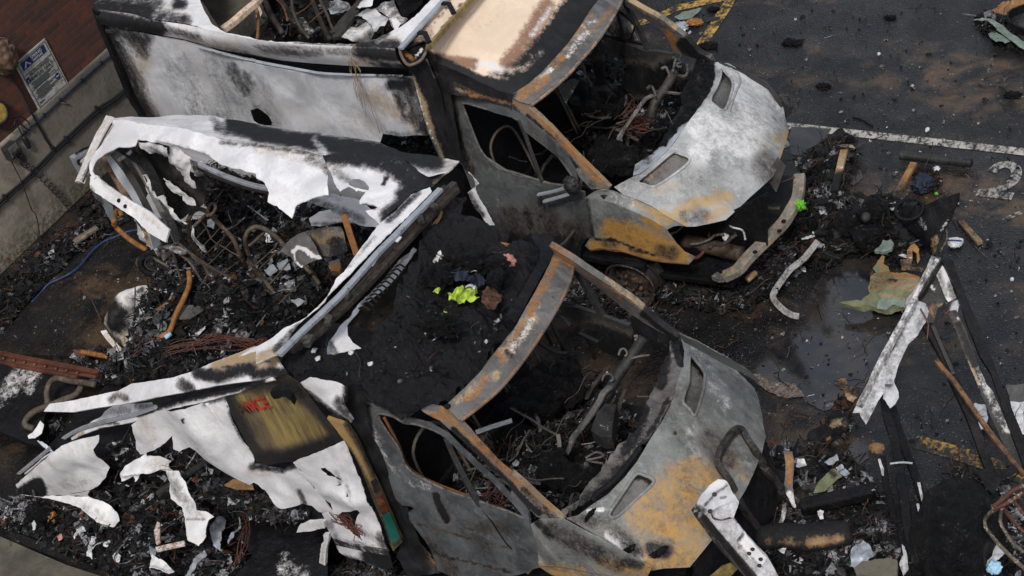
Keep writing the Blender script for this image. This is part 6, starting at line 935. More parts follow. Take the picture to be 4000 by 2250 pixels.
lt_('thin_rod', '01 645,712 700,830 770,985', [.5, .3, .06], .007, 'greyrod', 'thin rusty rod stuck upright left of the burnt cushion', 'rod'); lt_('thin_rod', '01 1020,725 1018,830 1010,960', [.75, .6, .45], .007, 'greyrod', 'thin rusty rod standing against the burnt cushion', 'rod')
gb = empty('metal_box', px3('01 1380,920', .9)[0], 'small open grey metal box lying in the ash below the trolley', 'box'); Pb = px3('01 1225,915 1320,860 1495,848 1535,885 1430,950 1255,960', 1.0); prism('lid', Pb, (0, 0, -.02), M['steel'], gb); prism('body', px3('01 1235,925 1320,870 1490,858 1520,890 1425,950 1260,955', .98), (0, 0, -.08), M['darkm'], gb, burn=(0, 0, 0, .2))
lp('gear_plate', 'darkm', ZP(.6), '01 960,1020 1000,1010 1010,985 1030,1010 1070,1030 1040,1050 1025,1040 990,1045', 'small dark slotted plate beside the burnt cushion', 'plate', step=5, jag=.5)
lp('white_scrap', 'paper', ZP(.95), '01 1470,1070 1555,1010 1550,1030 1500,1080', 'white paper scrap lying on the ash right of the rusty pipes', 'scrap', step=5, jag=1); lt_('blue_tube', '01 1245,1100 1290,1070', 1.0, .022, 'lightblue', 'short pale blue tube at the foot of the rusty pipe', 'tube', n=8)
# stretcher back frames and the folded trolley
def backframe(outer, bars, mesh_, z, label):
    e = empty('trolley_backrest', px3(outer, z)[0], label, 'trolley frame', 'trolley back frames in the ash'); tube('tube_frame', px3(outer, z), .021, M['greyrod'], e, sub=6, wob=.01, burn=(0, .25, .1, 0))
    for s, zz in bars: tube('cross_bar', px3(s, zz), .014, M['greyrod'], e, burn=(0, .3, 0, 0), n=6)
    for s, zz in mesh_: tube('mesh_wire', px3(s, zz), .006, M['greyrod'], e, burn=(.2, .3, 0, 0), n=5, wob=.01)
    return e
backframe('A 1205,1330 1130,1180 1060,1060 1035,940 1045,870 1080,820 1130,810 1200,850 1290,940 1380,1050 1440,1180 1470,1240', [('A 1055,955 1165,850', 1.62)], [('A 1060,1060 1170,950', 1.5), ('A 1110,1120 1280,940', 1.45), ('A 1150,1160 1310,1010', 1.4), ('A 1190,1220 1370,1040', 1.3), ('A 1130,890 1180,960 1230,1050 1330,1110 1420,1160', 1.4), ('A 1270,1310 1430,1190', 1.15)], [1.0, 1.15, 1.35, 1.55, 1.65, 1.7, 1.72, 1.66, 1.5, 1.35, 1.15, 1.0], 'nearer the wall of the two upright bent tube trolley backs standing in the ash')
backframe('A 1700,1449 1600,1330 1520,1230 1480,1110 1465,1030 1490,970 1550,940 1640,970 1760,1080 1860,1180 1960,1290 / 11 420,600 480,700', [('A 1490,1085 1610,985', 1.55)], [('A 1640,1380 1800,1200', 1.2), ('A 1530,1240 1700,1090', 1.4), ('11 20,580 220,400', 1.3), ('11 120,680 260,510', 1.2), ('11 170,850 370,650', 1.0)], [.9, 1.05, 1.25, 1.45, 1.58, 1.65, 1.66, 1.6, 1.45, 1.3, 1.15, 1.0, .9], 'nearer the cab of the two upright bent tube trolley backs standing in the ash')
br_ = empty('frame_bracket', px3('A 1210,810', 1.7)[0], 'small rusty slotted bracket on top of the trolley back nearer the wall', 'bracket'); tube('slot', px3('A 1180,810 1210,765 1240,785 1225,830 1190,850', 1.75), .014, M['greyrod'], br_, closed=True, burn=(0, .3, 0, 0))
tr = empty('folded_trolley', px3('A 900,1300', .6)[0], 'collapsed wheeled trolley frame of thin bent tubes at the rear of the roofless ambulance', 'trolley')
tube('handle_bar', px3('A 800,1100 900,1095 980,1100 1015,1115 1000,1135 930,1120', 1.35), .020, M['steel'], tr, burn=(0, 0, .4, .3)); box('handle_plate', px3('A 810,1125', 1.33)[0], (.05, .05, .09), M['steel'], tr, burn=(0, 0, .4, 0)); box('handle_plate', px3('A 915,1105', 1.36)[0], (.05, .04, .05), M['steel'], tr, burn=(0, 0, .4, 0))
for s, z_ in (('A 910,1110 940,1200 970,1310 1010,1400 1110,1449', [1.33, 1.2, 1.05, .95, .9]), ('A 960,1060 1080,1160 1250,1270 1390,1340', [1.4, 1.3, 1.1, 1.0]), ('A 980,1080 1100,1190 1230,1270 1330,1330', [1.35, 1.2, 1.05, .98]), ('A 780,1180 900,1250 1000,1310 1150,1410', [1.0, .95, .92, .9]), ('A 940,1120 1040,1200 1100,1290 1150,1370 1160,1410 1130,1420', [1.3, 1.2, 1.1, 1.0, .95, .95]), ('A 950,1050 900,1090 870,1120', [1.4, 1.36, 1.3]), ('A 900,1390 930,1449', [.8, .8]), ('A 1010,1400 1060,1449', .9), ('01 1390,740 1440,760 1520,800 1555,850 1540,900 1490,920', .92), ('A 940,1340 1000,1410', .85)): tube('tube_strut', px3(s, z_), .014, M['greyrod'], tr, n=6, burn=(.15, .1, .12, .2))
sheet('seat_plate', M['steel'], Plane(px3('A 850,1160', 1.2)[0], (.3, -.5, .8)), 'A 815,1110 880,1095 930,1110 900,1150 845,1200', tr, step=6, paint=[('tan', 'A 830,1110 860,1180', 14, .4)])
def wheelring(par, c, n_, R1, R2, mat):
    n_ = np.array(n_, float)/np.linalg.norm(n_); a, b = frame_of(n_); tube('castor_tyre', [c+(a*math.cos(t)+b*math.sin(t))*R1 for t in np.linspace(0, 6.28, 24, endpoint=False)], R2, M[mat], par, closed=True, sub=1, n=10); tube('castor_rim', [c+(a*math.cos(t)+b*math.sin(t))*R1*.62 for t in np.linspace(0, 6.28, 16, endpoint=False)], R2*.4, M['darkm'], par, closed=True, sub=1); tube('castor_hub', [c-n_*.04, c+n_*.04], .025, M['darkm'], par)
wheelring(tr, px3('A 765,1215', .75)[0], (.6, -.8, .25), .115, .035, 'black'); wheelring(tr, px3('A 870,1320', .6)[0], (.5, -.6, .7), .12, .035, 'black'); blob('castor_cap', px3('A 680,1205', .7)[0], (.05, .06, .06), M['greyrod'], tr, .2, 5, sub=3)
lp('striped_tin_sheet', 'steel', V2.pl3((-5, .3, 1.3), (-4.4, .3, 1.4), (-4.7, 0, .9)), '11 185,445 240,380 310,320 370,300 420,350 450,400 470,450 505,500 460,515 390,540 340,575 300,540 270,490', 'bent blue grey panel with a white curved stripe in the ash', 'panel', step=8, jag=1.5, warp=.03, paint=[('white', '11 290,450 320,415 380,430 430,480 495,495', 7, 1.), ('white', '11 290,450 300,520 340,570', 5, .8)])
lp('scorched_tin_sheet', 'steel', V2.pl3((-4.6, .5, 1.3), (-3.8, .5, 1.35), (-4.2, .3, .9)), '11 340,320 380,295 470,275 560,265 640,265 660,330 690,440 640,470 560,490 500,480 460,400 410,340', 'curved scorched panel beside the blue grey panel with the white stripe', 'panel', step=9, jag=1, warp=.03, paint=[('tan', '11 480,340 600,360', 36, .6), ('soot', '11 600,400 660,470', 40, .7), ('white', '11 345,320 430,390 460,450', 5, .6)])
lp('scorched_tin', 'steel', ZP(1.05), '11 555,545 630,515 650,560 640,610 575,615', 'small rusty tin in the ash beside the bulkhead', 'tin', step=6, thick=.05, paint=[('rust', '11 580,580 640,590', 14, .9)])
for i, (s, mt, lab) in enumerate((('A 1180,880 1230,870 1260,920 1220,950 1170,930', 'paper', 'grey ash lump right of the first trolley back'), ('A 1300,990 1380,945 1385,965 1310,1005', 'paper', 'narrow white scrap between the two trolley backs'), ('A 1590,1000 1640,990 1670,1040 1620,1050', 'paper', 'white scrap behind the second trolley back'), ('11 60,590 130,550 170,600 110,640', 'alu', 'bluish foil scrap left of the grey striped panel'), ('11 160,540 240,500 260,580 180,600', 'alu', 'dark blue foil scrap under the grey striped panel'), ('11 265,825 330,805 375,830 310,860', 'alu', 'pale metal scrap at the near foot of the second trolley back'), ('01 1650,640 1740,650 1710,700 1650,690', 'paper', 'white ash flake right of the trolley'))): lp('pale_scrap', mt, ZP(1.02), s, lab, 'scrap', 'pale scraps in the roofless ambulance', step=6, jag=1.5, warp=.03, wsc=10)
def wires(name, s, z, n, spread, label, r=.0033, mat='copper', seed=0):
    e = empty(name, px3(s, z)[0], label, 'wire bundle'); P0 = smooth_poly(px3(s, z), False, 5)
    for i in range(n):
        ph = rng.uniform(0, 100, 3); Q = np.array([p+np.array([noise.noise(Vector((k*.12+ph[0], ph[1], 0))), noise.noise(Vector((k*.12+ph[1], ph[2], 3))), .6*noise.noise(Vector((k*.12+ph[2], ph[0], 7)))])*spread for k, p in enumerate(P0)]); V_, F_ = tube_geo(Q, r, 5)
        mk('wire_strand', V_, F_, M[mat], e)
    return e
wires('copper_wires', '01 1280,1190 1450,1150 1600,1110 1800,1130 1932,1145 / 11 60,1110', 1.0, 14, .13, 'long bundle of bare red copper wires across the ash beside the near roof rail'); wires('copper_wires', '01 1010,1230 1060,1180 1120,1140 1190,1105', .9, 9, .08, 'short bundle of bare red copper wires below the rusty pipe foot'); wires('copper_wires', '12 615,990 680,1040 740,1080 790,1140', .95, 14, .10, 'tangle of brown wires hanging from the hole in the white side panel'); wires('copper_wires', '02 1840,960 1870,1050 1830,1180 1780,1350', .6, 6, .10, 'thin red wires hanging below the white side panel', r=.0035)
wires('loose_wires', '20 960,770 880,840 900,880 / 20 1000,930 930,980 890,1000', .95, 8, .22, 'fine red wires looped around the steering bracket of the pale roofed ambulance', r=.004); wires('loose_wires', '20 1040,880 960,920 920,960 980,1000', .8, 6, .2, 'copper wire spray on the cab floor of the pale roofed ambulance', r=.004); wires('loose_wires', '12 1700,860 1770,800 1850,850 1800,900', .8, 9, .28, 'red wire tangle in the near window of the hi-vis cloth ambulance', r=.0035); wires('loose_wires', '10 740,330 715,420 740,560 790,640 850,770 920,960 1000,1100', 2.2, 1, .01, 'faint', r=.004) if False else None
we = empty('dangling_wires', V1.Y(-1.17).hit(T('10 745,335'))[0], 'thin scorched wires hanging over the roof rail down the white side panel', 'wires')
for k in range(7):
    s_ = T('10 %d,335 %d,430 %d,540 %d,640 %d,%d' % (745-4*k, 720-3*k+8*(k % 2), 730-2*k+30*(k % 3), 760+12*(k-3), 790+14*(k-3), 700+30*k)) if k else T('10 745,335 740,420 760,560 800,660 860,800 910,930 935,1000'); Pw = V1.Y(-1.15-.012*(k % 3)).hit(s_); Pw = smooth_poly(Pw, False, 4); Pw += np.array([noise.noise_vector(Vector(p*9)) for p in Pw])*.012; V_, F_ = tube_geo(Pw, .0028 if k else .0045, 5); mk('wire_strand', V_, F_, M['darkm'], we)
# blue cable and floor-level things by the wall
lt_('blue_cable', '01 1045,285 960,300 880,335 790,370 710,430 650,500 600,560 520,620 430,665 360,700 300,770 240,830', [.1]*8+[.08]*2+[.03, .03], .012, 'bluecable', 'bright blue cable snaking across the wet slab', 'cable', n=8); lt_('blue_cable', '01 320,575 370,545 440,560 490,580', .06, .006, 'navycable', 'thin dark blue cable end in the dirt by the wall', 'cable')
lp('scrap_board', 'steel', ZP(.12), '01 550,370 640,300 720,250 740,270 640,350 575,390', 'grey charred board lying in the dirt at the wall foot', 'board', step=7, thick=.02, paint=[('tan', '01 560,380 740,265', 8, .5)])
lp('charred_plate', 'black', plane3(px3('B 0,500', .22)[0], px3('B 250,400', .22)[0], px3('B 150,640', .18)[0]), 'B -60,240 0,245 250,290 450,335 430,420 300,470 260,560 230,690 260,740 120,690 0,640 -80,620', 'flat soot black plate with a bluish ash patch at the left edge', 'plate', step=12, jag=1, warp=.01, thick=.06, paint=[('white', 'B 60,400 110,340 190,310', 40, .47), ('white', 'B 170,400 210,330', 22, .42), ('white', 'B 0,480 60,420', 26, .36)])
lt_('bent_hose', 'B 535,365 480,355 400,345 320,330 280,360 265,410 270,480 275,520', [.6, .55, .5, .5, .45, .4, .35, .3], .030, 'greyrod', 'grey brown bent hose arching over the charred plate', 'hose', burn=(0, 0, 0, .2)); lt_('bent_hose', 'B 460,375 430,420 350,455 250,495 190,520 150,560 145,595 190,615', [.45, .42, .4, .38, .35, .3, .26, .25], .032, 'greyrod', 'thick grey brown hose curling down to the edge of the charred plate', 'hose', burn=(0, 0, 0, .2))
lp('white_curl', 'white', Plane(px3('B 200,640', .3)[0], (.5, -.5, .6)), 'B 230,570 250,590 240,640 200,670 160,670 155,655 185,635 210,600', 'small white curled scrap beside the bent hoses', 'scrap', step=6, jag=1, warp=.03); lp('grey_scrap', 'alu', Plane(px3('B 250,700', .2)[0], (.4, -.5, .7)), 'B 210,680 260,700 300,740 285,745 240,715', 'thin bluish scrap below the white curled scrap', 'scrap', step=6)
lp('kerb_edge_strip', 'black', V2.pl((-6.2, -1.6, .1), (.2, -.6, .7)), '02 80,1110 240,1160 420,1240 700,1330 900,1420 880,1449 700,1400 300,1270 90,1140', 'long black strip along the kerb at the lower left', 'board', step=12, thick=.05, jag=1)  # thick black strip following the kerb edge
tag(blob('charred_boot', px3('02 310,990', .12)[0], (.16, .11, .10), M['crust'], None, .35, 7, seed=5), 'soot black lump like a boot beneath the torn white corner panel', 'lump'); tag(blob('amber_lump', px3('02 390,1005', .12)[0], (.05, .05, .05), M['amber'], None, .5, 12, seed=2), 'orange melted lump beside the black lump on the ground', 'lump'); tag(blob('amber_lump', px3('02 12,1020', .05)[0], (.06, .05, .03), M['amber'], None, .5, 9, seed=8), 'orange melted lump cut by the left edge of the photo', 'lump')
for i, (s, mt, lab) in enumerate((('02 260,1035 280,1060 270,1110 255,1110 245,1060', 'paper', 'white torn scrap left of the orange melted lump'), ('02 660,1200 690,1150 740,1130 830,1130 800,1180 740,1220 700,1260 690,1310 660,1300', 'paper', 'crumpled white burnt paper near the kerb with a blue corner'), ('02 930,1140 970,1120 985,1160 940,1240 915,1230', 'paper', 'oval white ash piece right of the crumpled burnt paper'), ('02 800,1190 830,1185 845,1220 820,1250 790,1240', 'paper', 'small grey white piece touching the crumpled burnt paper'), ('02 845,1290 890,1275 915,1300 890,1340 850,1320', 'paper', 'round white lump at the edge of the black strip along the kerb'), ('02 1125,1390 1150,1290 1200,1320 1250,1340 1320,1420 1270,1425 1200,1400', 'white', 'large pale crumpled sheet at the bottom edge'), ('02 1130,1230 1180,1240 1170,1290 1140,1330', 'alu', 'bluish crumpled foil above the large pale sheet'), ('02 1400,1449 1440,1380 1490,1290 1540,1250 1560,1290 1480,1390 1440,1449', 'alu', 'long bluish folded strip at the bottom edge'), ('02 1720,1200 1760,1130 1790,1060 1800,990 1815,1060 1770,1160 1730,1220', 'alu', 'thin curved bluish strip hanging below the white panel'), ('02 1580,1060 1640,1000 1700,1010 1690,1100 1660,1250 1610,1220 1590,1140', 'alu', 'dark bluish crumpled sheet beside the hanging white panel'), ('02 430,1150 470,1135 475,1160 440,1175', 'pink', 'small pinkish flat piece on the kerb debris'), ('02 570,1080 620,1065 650,1110 600,1140 570,1190 560,1130', 'paper', 'grey white ash piece below the torn corner panel'), ('02 1770,720 1850,700 1890,740 1840,770 1780,770', 'alu', 'bluish foil on the brown box under the side panel'))): lp('pale_scrap', mt, ZP(.46 if i > 4 else .30), s, lab, 'scrap', 'pale scraps below the torn side wall', step=6, jag=2, warp=.05, wsc=9, seed=i)
lf = empty('timber_frame', px3('02 1200,1180', .5)[0], 'pale right angled timber frame piece in the ash below the hanging panel', 'frame'); prism('timber_piece', px3('02 1170,1120 1195,1050 1215,1060 1215,1200 1185,1220', .62), (0, 0, .025), M['wood'], lf, burn=(0, 0, .5, 0)); prism('timber_piece', px3('02 1180,1245 1260,1225 1400,1195 1400,1225 1190,1272', .62), (0, 0, .025), M['wood'], lf, burn=(0, 0, .5, 0))
lt_('grey_bar', '02 1185,830 1300,750 1400,690 1500,620 1555,585', [.75, .8, .85, .9, .95], 0, 'darkm', 'dark grey flat bar with an orange end lying across the debris', 'bar', rect=(.05, .03), burn=(0, 0, .05, .2))
bb = empty('brown_box', px3('02 1800,850', .4)[0], 'scorched brown open box under the white side wall', 'box'); prism('top', px3('02 1690,760 1760,715 1900,730 1915,790 1780,790', .9), (0, 0, -.02), M['wood'], bb, burn=(.3, 0, 0, 0)); sheet('front', M['rust'], V2.Y(-.95), '02 1700,770 1915,800 1920,960 1850,910 1760,850', bb, step=10, paint=[('soot', '02 1720,800 1900,930', 30, .5)])
# hi-vis clothing heap on the melted cab roof
def crumple(name, s, z, mat, label, cat, rad=None, seed=0, amp=.45):
    P = px3(s, z); c = P.mean(0); r_ = np.abs(P-c).max(0); r_[2] = max(.03, min(r_[0], r_[1])*.6) if rad is None else (rad if np.isscalar(rad) else rad[2]); r_ = r_ if rad is None or np.isscalar(rad) else np.array(rad); return tag(blob(name, c, r_, M[mat], None, amp, 9, seed=seed), label, cat)
rz = 2.47
def cloth(s, mat, label, lift=.05, seed=0, warp=.05):
    lift += .06
    return tag(sheet('crumpled_cloth', M[mat], FR2, s, step=5, jag=2.2, warp=warp, wsc=16, lift=lift, seed=seed, thick=.004), label, 'clothing')
cloth('11 1440,850 1430,840 1480,830 1500,805 1540,800 1560,830 1610,795 1650,800 1655,850 1630,880 1665,895 1650,910 1600,915 1570,890 1550,920 1500,925 1470,940 1450,900', 'hivis', 'largest crumpled lime yellow cloth on the melted cab roof', .09, 1, .07); cloth('11 1640,700 1670,670 1705,665 1740,705 1735,720 1690,712', 'hivis', 'lime yellow cloth above the navy bundle on the cab roof', .10, 3); cloth('11 1430,685 1452,680 1445,710 1450,740 1420,745', 'hivis', 'thin lime yellow cloth left of the navy bundle', .09, 4); cloth('11 1545,605 1575,598 1590,625 1628,640 1590,655 1555,640', 'hivis', 'lime yellow scrap behind the navy bundle', .09, 5); cloth('11 1498,540 1540,534 1540,548 1505,552', 'hivis', 'smallest lime yellow scrap, farthest up the cab roof', .08, 6); cloth('11 1322,840 1345,812 1378,830 1360,852', 'hivis', 'lime yellow scrap at the left end of the clothing heap', .08, 7); cloth('11 1330,1050 1400,1020 1440,1015 1390,1045', 'hivis', 'dull lime streak on the dark bundle below the lime cloths', .12, 17)
cloth('11 1460,690 1510,670 1560,665 1600,690 1680,715 1720,740 1700,780 1620,790 1560,775 1500,770 1470,740', 'navy', 'dark navy fabric bundle between the lime cloths', .09, 8, .08); cloth('11 1560,830 1590,805 1640,810 1630,850 1590,850', 'paper', 'small grey white cloth lying on the largest lime cloth', .12, 9); cloth('11 1590,690 1620,650 1650,670 1640,710 1600,710', 'paper', 'small grey cloth above the navy bundle', .12, 19)
cloth('11 1690,840 1730,815 1790,825 1835,870 1825,940 1780,985 1730,975 1690,920', 'brownlump', 'dark brown burnt wad right of the lime cloths', .10, 23, .06); crumple('charred_bundle', '11 1270,950 1400,930 1540,1000 1400,1070 1290,1040', rz-.02, 'crust', 'dark charred bundle below the lime cloths', 'lump', .10, 11, .5); crumple('charred_tube', '11 1755,500 1830,500 1895,560 1850,590 1770,540', rz+.03, 'crust', 'short charred roll near the black roof flap', 'roll', .05, 12, .3); crumple('charred_tube', '11 1740,650 1860,590 1880,620 1760,690', rz+.02, 'crust', 'charred roll right of the navy bundle', 'roll', .04, 13, .3); crumple('pink_fibre', '11 1860,500 1932,490 1932,545 1880,540', rz, 'pink', 'pink fibre clump beside the black roof flap', 'fibre', .04, 14, .5); crumple('charred_bundle', '11 1480,440 1700,450 1740,560 1600,600 1480,540', rz, 'crustdark', 'large charred bundle under the black roof flap', 'lump', .09, 15, .5); crumple('charred_bundle', '11 1280,600 1420,560 1470,640 1330,720', rz+.02, 'crustdark', 'charred bundle left of the lime scraps', 'lump', .07, 16, .5)
lp('yellow_foam', 'gold', Plane(px3('11 1350,220', 2.55)[0], (.4, -.5, .7)), '11 1300,290 1330,240 1370,190 1400,140 1412,150 1395,200 1350,270 1310,320', 'narrow yellow scorched foam strip at the cab roof edge', 'foam strip', step=6, jag=1.5, warp=.02, paint=[('tan', '11 1320,280 1400,160', 10, .9)])
lp('pale_fibre', 'steel', Plane(px3('11 1350,520', 2.5)[0], (.4, -.5, .7)), '11 1320,590 1340,510 1390,440 1400,470 1370,540 1330,600', 'pale frayed fibre streak beside the clothing heap', 'fibre', step=6, jag=2, paint=[('white', '11 1340,560 1385,460', 12, .5), ('tan', '11 1340,560 1385,460', 12, .5)])
for i, (x, y) in enumerate(((1410, 530), (1540, 1050), (1510, 1078), (455, 1235), (735, 1250), (485, 1295), (880, 1335))): p = FR2.hit(T(f'11 {x},{y}'))[0]+np.array([0, 0, .05]); o = blob('white_chip', p, (.02, .025, .015), M['paper'], None, .5, 9, sub=2, seed=i); tag(o, 'small white chip lying on the melted black cab roof', 'chip', 'white chips on the melted cab roof')
# ------------------------------------------------------------------ right-hand side: remains of a third box body, bumper pieces, foam, timber
q3 = lambda s, z: px3(s, z)[0]
fr = empty('collapsed_body_frame', q3('31 1250,520', 0), 'collapsed corner of a burnt van body, one pale torn strip and long black posts', 'body frame')
apx = q3('31 1290,520', 1.35); le = q3('32 690,260', .75); ri = q3('32 1850,600', .45)
FP_ = plane3(apx, le, ri)
sheet('torn_strip', M['whitesoft'], FP_, '31 1235,480 1300,500 1312,530 1270,600 1230,680 1150,790 1130,820 1190,840 1215,900 1190,985 1150,1040 1130,1080 1060,1150 1010,1250 970,1360 945,1449 / 32 885,0 880,60 830,130 800,200 775,240 740,305 700,240 690,215 640,218 690,110 750,0 / 31 765,1400 830,1270 860,1210 950,1050 1000,960 1050,850 1070,820 1040,850 1050,800 1100,740 1160,640 1200,560', fr, step=8, jag=1.2, warp=.02, wsc=6, allc=('soot', .33), paint=[('tan', '31 1220,540 1150,660 1080,790', 18, .45), ('soot', '31 1110,830 1020,1020 930,1200 880,1300', 8, .75), ('soot', '31 1130,820 1000,1100', 4, .6), ('soot', '32 720,200 800,60', 14, .42), ('soot', '31 1190,900 1120,1060', 16, .4), ('soot', '31 1240,490 1290,520', 12, .7), ('soot', '32 700,220 760,250', 10, .5)])
sheet('hanging_flap', M['whitesoft'], Plane(q3('32 920,60', .7), (.4, -.5, .7)), '31 880,1390 940,1380 / 32 960,10 985,60 990,100 960,150 920,185 900,150 870,110 875,40 870,-40', fr, step=7, jag=1.5, warp=.02, paint=[('soot', '32 890,-30 930,30', 12, .45)])
tube('strip_fold', FP_.hit(T('31 1290,540 1200,680 1130,800 1020,1000 900,1230 800,1420 / 32 690,190'))+np.array([0, 0, .03]), 0, M['steel'], fr, rect=(.035, .05), burn=(.1, 0, .45, 0), wob=.01)
tube('corner_rod', FP_.hit(T('31 1310,530 1240,650 1180,760 1130,820'))+np.array([0, 0, .02]), 0, M['darkm'], fr, rect=(.03, .05))
sheet('corner_plate', M['darkm'], Plane(FP_.p-np.array([0, 0, .05]), FP_.n), '31 1240,640 1290,560 1330,650 1370,760 1330,840 1280,880 1250,990 1200,985 1195,900 1140,860 1130,820 1170,770', fr, step=9, jag=1, paint=[('rust', '31 1250,890 1300,980', 20, .45), ('white', '31 1250,740 1220,700', 6, .7), ('tan', '31 1210,930 1300,860', 14, .4)])
sheet('corner_plate', M['white'], Plane(FP_.p-np.array([0, 0, .02]), FP_.n), '31 1270,620 1310,545 1345,600 1400,740 1420,800 1360,830 1340,800 1300,700', fr, step=8, jag=1, paint=[('soot', '31 1290,600 1340,780', 12, .5), ('soot', '31 1380,700 1410,800', 16, .6)])
sheet('post', M['black'], FP_, '31 1310,525 1395,525 1450,690 1550,930 1650,1150 1755,1449 / 32 1830,180 1932,420 1932,640 1850,420 1740,100 1680,-80 / 31 1600,1250 1500,1000 1420,760', fr, step=12, jag=.4, thick=.10, warp=.005)
sheet('post', M['darkm'], Plane(FP_.p-np.array([0, 0, .04]), FP_.n), '31 1350,900 1420,890 1480,1010 1540,1170 1600,1340 1650,1449 / 32 1700,60 1800,300 1930,610 1860,640 1760,420 1640,150 1580,0 / 31 1560,1400 1500,1260 1420,1050', fr, step=10, jag=1, warp=.02, paint=[('white', '31 1600,1300 1620,1430 / 32 1700,120 1800,340', 22, .45), ('white', '31 1410,920 1470,1040', 5, .6), ('soot', '31 1350,900 1480,1200', 20, .5), ('soot', '31 1440,1000 1560,1300', 16, .8), ('tan', '31 1520,1280 1590,1449', 7, .8)])
for s, mt, rc, dz in (('31 1190,1000 1260,1120 1330,1250 1390,1400 / 32 1440,60 1540,280 1640,560 1690,690', 'black', (.07, .06), -.15), ('31 1265,1265 1330,1350 / 32 1400,-20 1500,120 1640,320 1760,480 1932,690', 'rust', (.035, .035), .02), ('31 1240,1010 1300,1150 1400,1380', 'darkm', (.03, .04), -.1)): tube('brace', Plane(FP_.p+np.array([0, 0, dz]), FP_.n).hit(T(s)), 0, M[mt], fr, rect=rc, burn=(.42, .2, 0, .2) if mt == 'rust' else (.2, 0, 0, .1))
sheet('bracket', M['alu'], Plane(FP_.p+np.array([0, 0, .04]), Vector(FP_.n)+Vector((.3, -.3, 0))), '31 1355,900 1390,830 1460,800 1440,860 1430,912 1380,915', fr, step=6, jag=.5)
sheet('cross_plate', M['black'], Plane(q3('32 1700,680', .5), (.2, -.6, .7)), '32 1570,650 1640,640 1800,640 1850,600 1900,660 1770,720 1700,830 1640,780', fr, step=9, jag=1)
for s in ('31 1410,810 1380,840 1360,900 1330,920', '31 1150,880 1190,950 1210,1000 1200,1110'): tube('wire', Plane(FP_.p+np.array([0, 0, .06]), FP_.n).hit(T(s)), .006, M['copper'], fr, n=5)
# pale post leaning past the lower bonnet
z_ = 1.22; PO = plane3(q3('D 150,900', 1.28), q3('D 330,880', 1.28), q3('D 600,1420', .85)); PO2 = Plane(PO.p-np.array([0, 0, .07]), PO.n)
ps = empty('pale_post', q3('D 330,1200', .9), 'pale grey metal post with a riveted bracket slanting past the rusty bonnet', 'post')
sheet('post_face', M['whitesoft'], PO, 'D 108,985 200,930 330,888 360,900 320,1005 330,1020 400,1110 480,1200 570,1290 660,1449 700,1560 560,1560 500,1449 400,1330 270,1180', ps, step=8, jag=.6, warp=.008, thick=.012, allc=('soot', .25), paint=[('soot', 'D 120,990 270,1180 500,1449', 5, .5), ('tan', 'D 250,1020 420,1250 600,1449', 40, .18), ('soot', 'D 330,1010 350,1040', 10, .5)])
sheet('post_side', M['darkm'], plane3(PO.hit(T('D 108,985'))[0], PO.hit(T('D 500,1449'))[0], PO.hit(T('D 108,985'))[0]+np.array([-.10, -.04, -.16])), 'D 0,950 40,900 108,985 270,1180 400,1330 500,1449 560,1560 480,1560 400,1449 230,1262 60,1042', ps, step=8, jag=.5, thick=.01, paint=[('soot', 'D 100,1010 300,1260 440,1449', 14, .9), ('tan', 'D 30,1000 250,1270', 10, .2), ('white', 'D 40,930 90,1000', 16, .3)])
sheet('post_cap', M['whitesoft'], Plane(PO.p+np.array([0, 0, .02]), Vector(PO.n)+Vector((-.3, -.2, 0))), 'D 40,905 80,830 130,770 200,714 250,720 275,742 300,800 365,892 320,1008 260,960 215,930 108,985 60,960 20,970', ps, step=7, jag=1.4, warp=.02, wsc=8, paint=[('soot', 'D 100,920 180,830 270,760', 5, .7), ('soot', 'D 30,930 90,960', 14, .9), ('white', 'D 150,790 230,740', 14, .9), ('soot', 'D 220,860 260,850', 5, .6)])
sheet('rivet_bracket', M['white'], Plane(PO.p+np.array([0, 0, .035]), PO.n), 'D 342,1180 400,1108 420,1140 490,1220 545,1285 572,1302 560,1340 520,1386 480,1340 440,1310', ps, step=7, jag=.8, thick=.02, warp=.004, paint=[('soot', 'D 345,1180 385,1130', 10, .6), ('soot', 'D 350,1190 520,1380', 4, .5)])
for s in ('D 463,1245', 'D 437,1277', 'D 525,1320', 'D 515,1368', 'D 175,832', 'D 142,960'): blob('rivet', Plane(PO.p+np.array([0, 0, .05]), PO.n).hit(T(s))[0], (.017, .017, .012), M['darkm'], ps, .1, 4, sub=2)
e_ = wires('loose_wires', 'D 150,950 170,1010 230,1028 300,1010', 1.33, 2, .03, 'thin wire curl hanging at the head of the pale riveted post', r=.004)
ml = empty('mirror_loop', q3('D 600,1000', .3), 'black trapezoid loop of square tube leaning against the rusty bonnet', 'loop')
La = px3('D 505,1095 420,980 360,880', [.35, .6, .85]); Lb = H2.hit(T('D 292,770 235,690 215,640 235,560 285,475 335,410 375,392 405,410 440,470 490,545'))+np.array([0, 0, .07]); Lc = px3('D 560,640 620,710 672,775 678,810 665,850 640,900', [.8, .62, .5, .45, .35, .22])
tube('loop_tube', smooth_poly(np.concatenate([La, Lb, Lc]), False, 4), 0, M['darkm'], ml, rect=(.045, .05), curve=False, burn=(.52, 0, 0, 0)); tube('loop_foot', px3('D 640,900 600,980 560,1060', [.2, .1, .05]), 0, M['darkm'], ml, rect=(.03, .03))
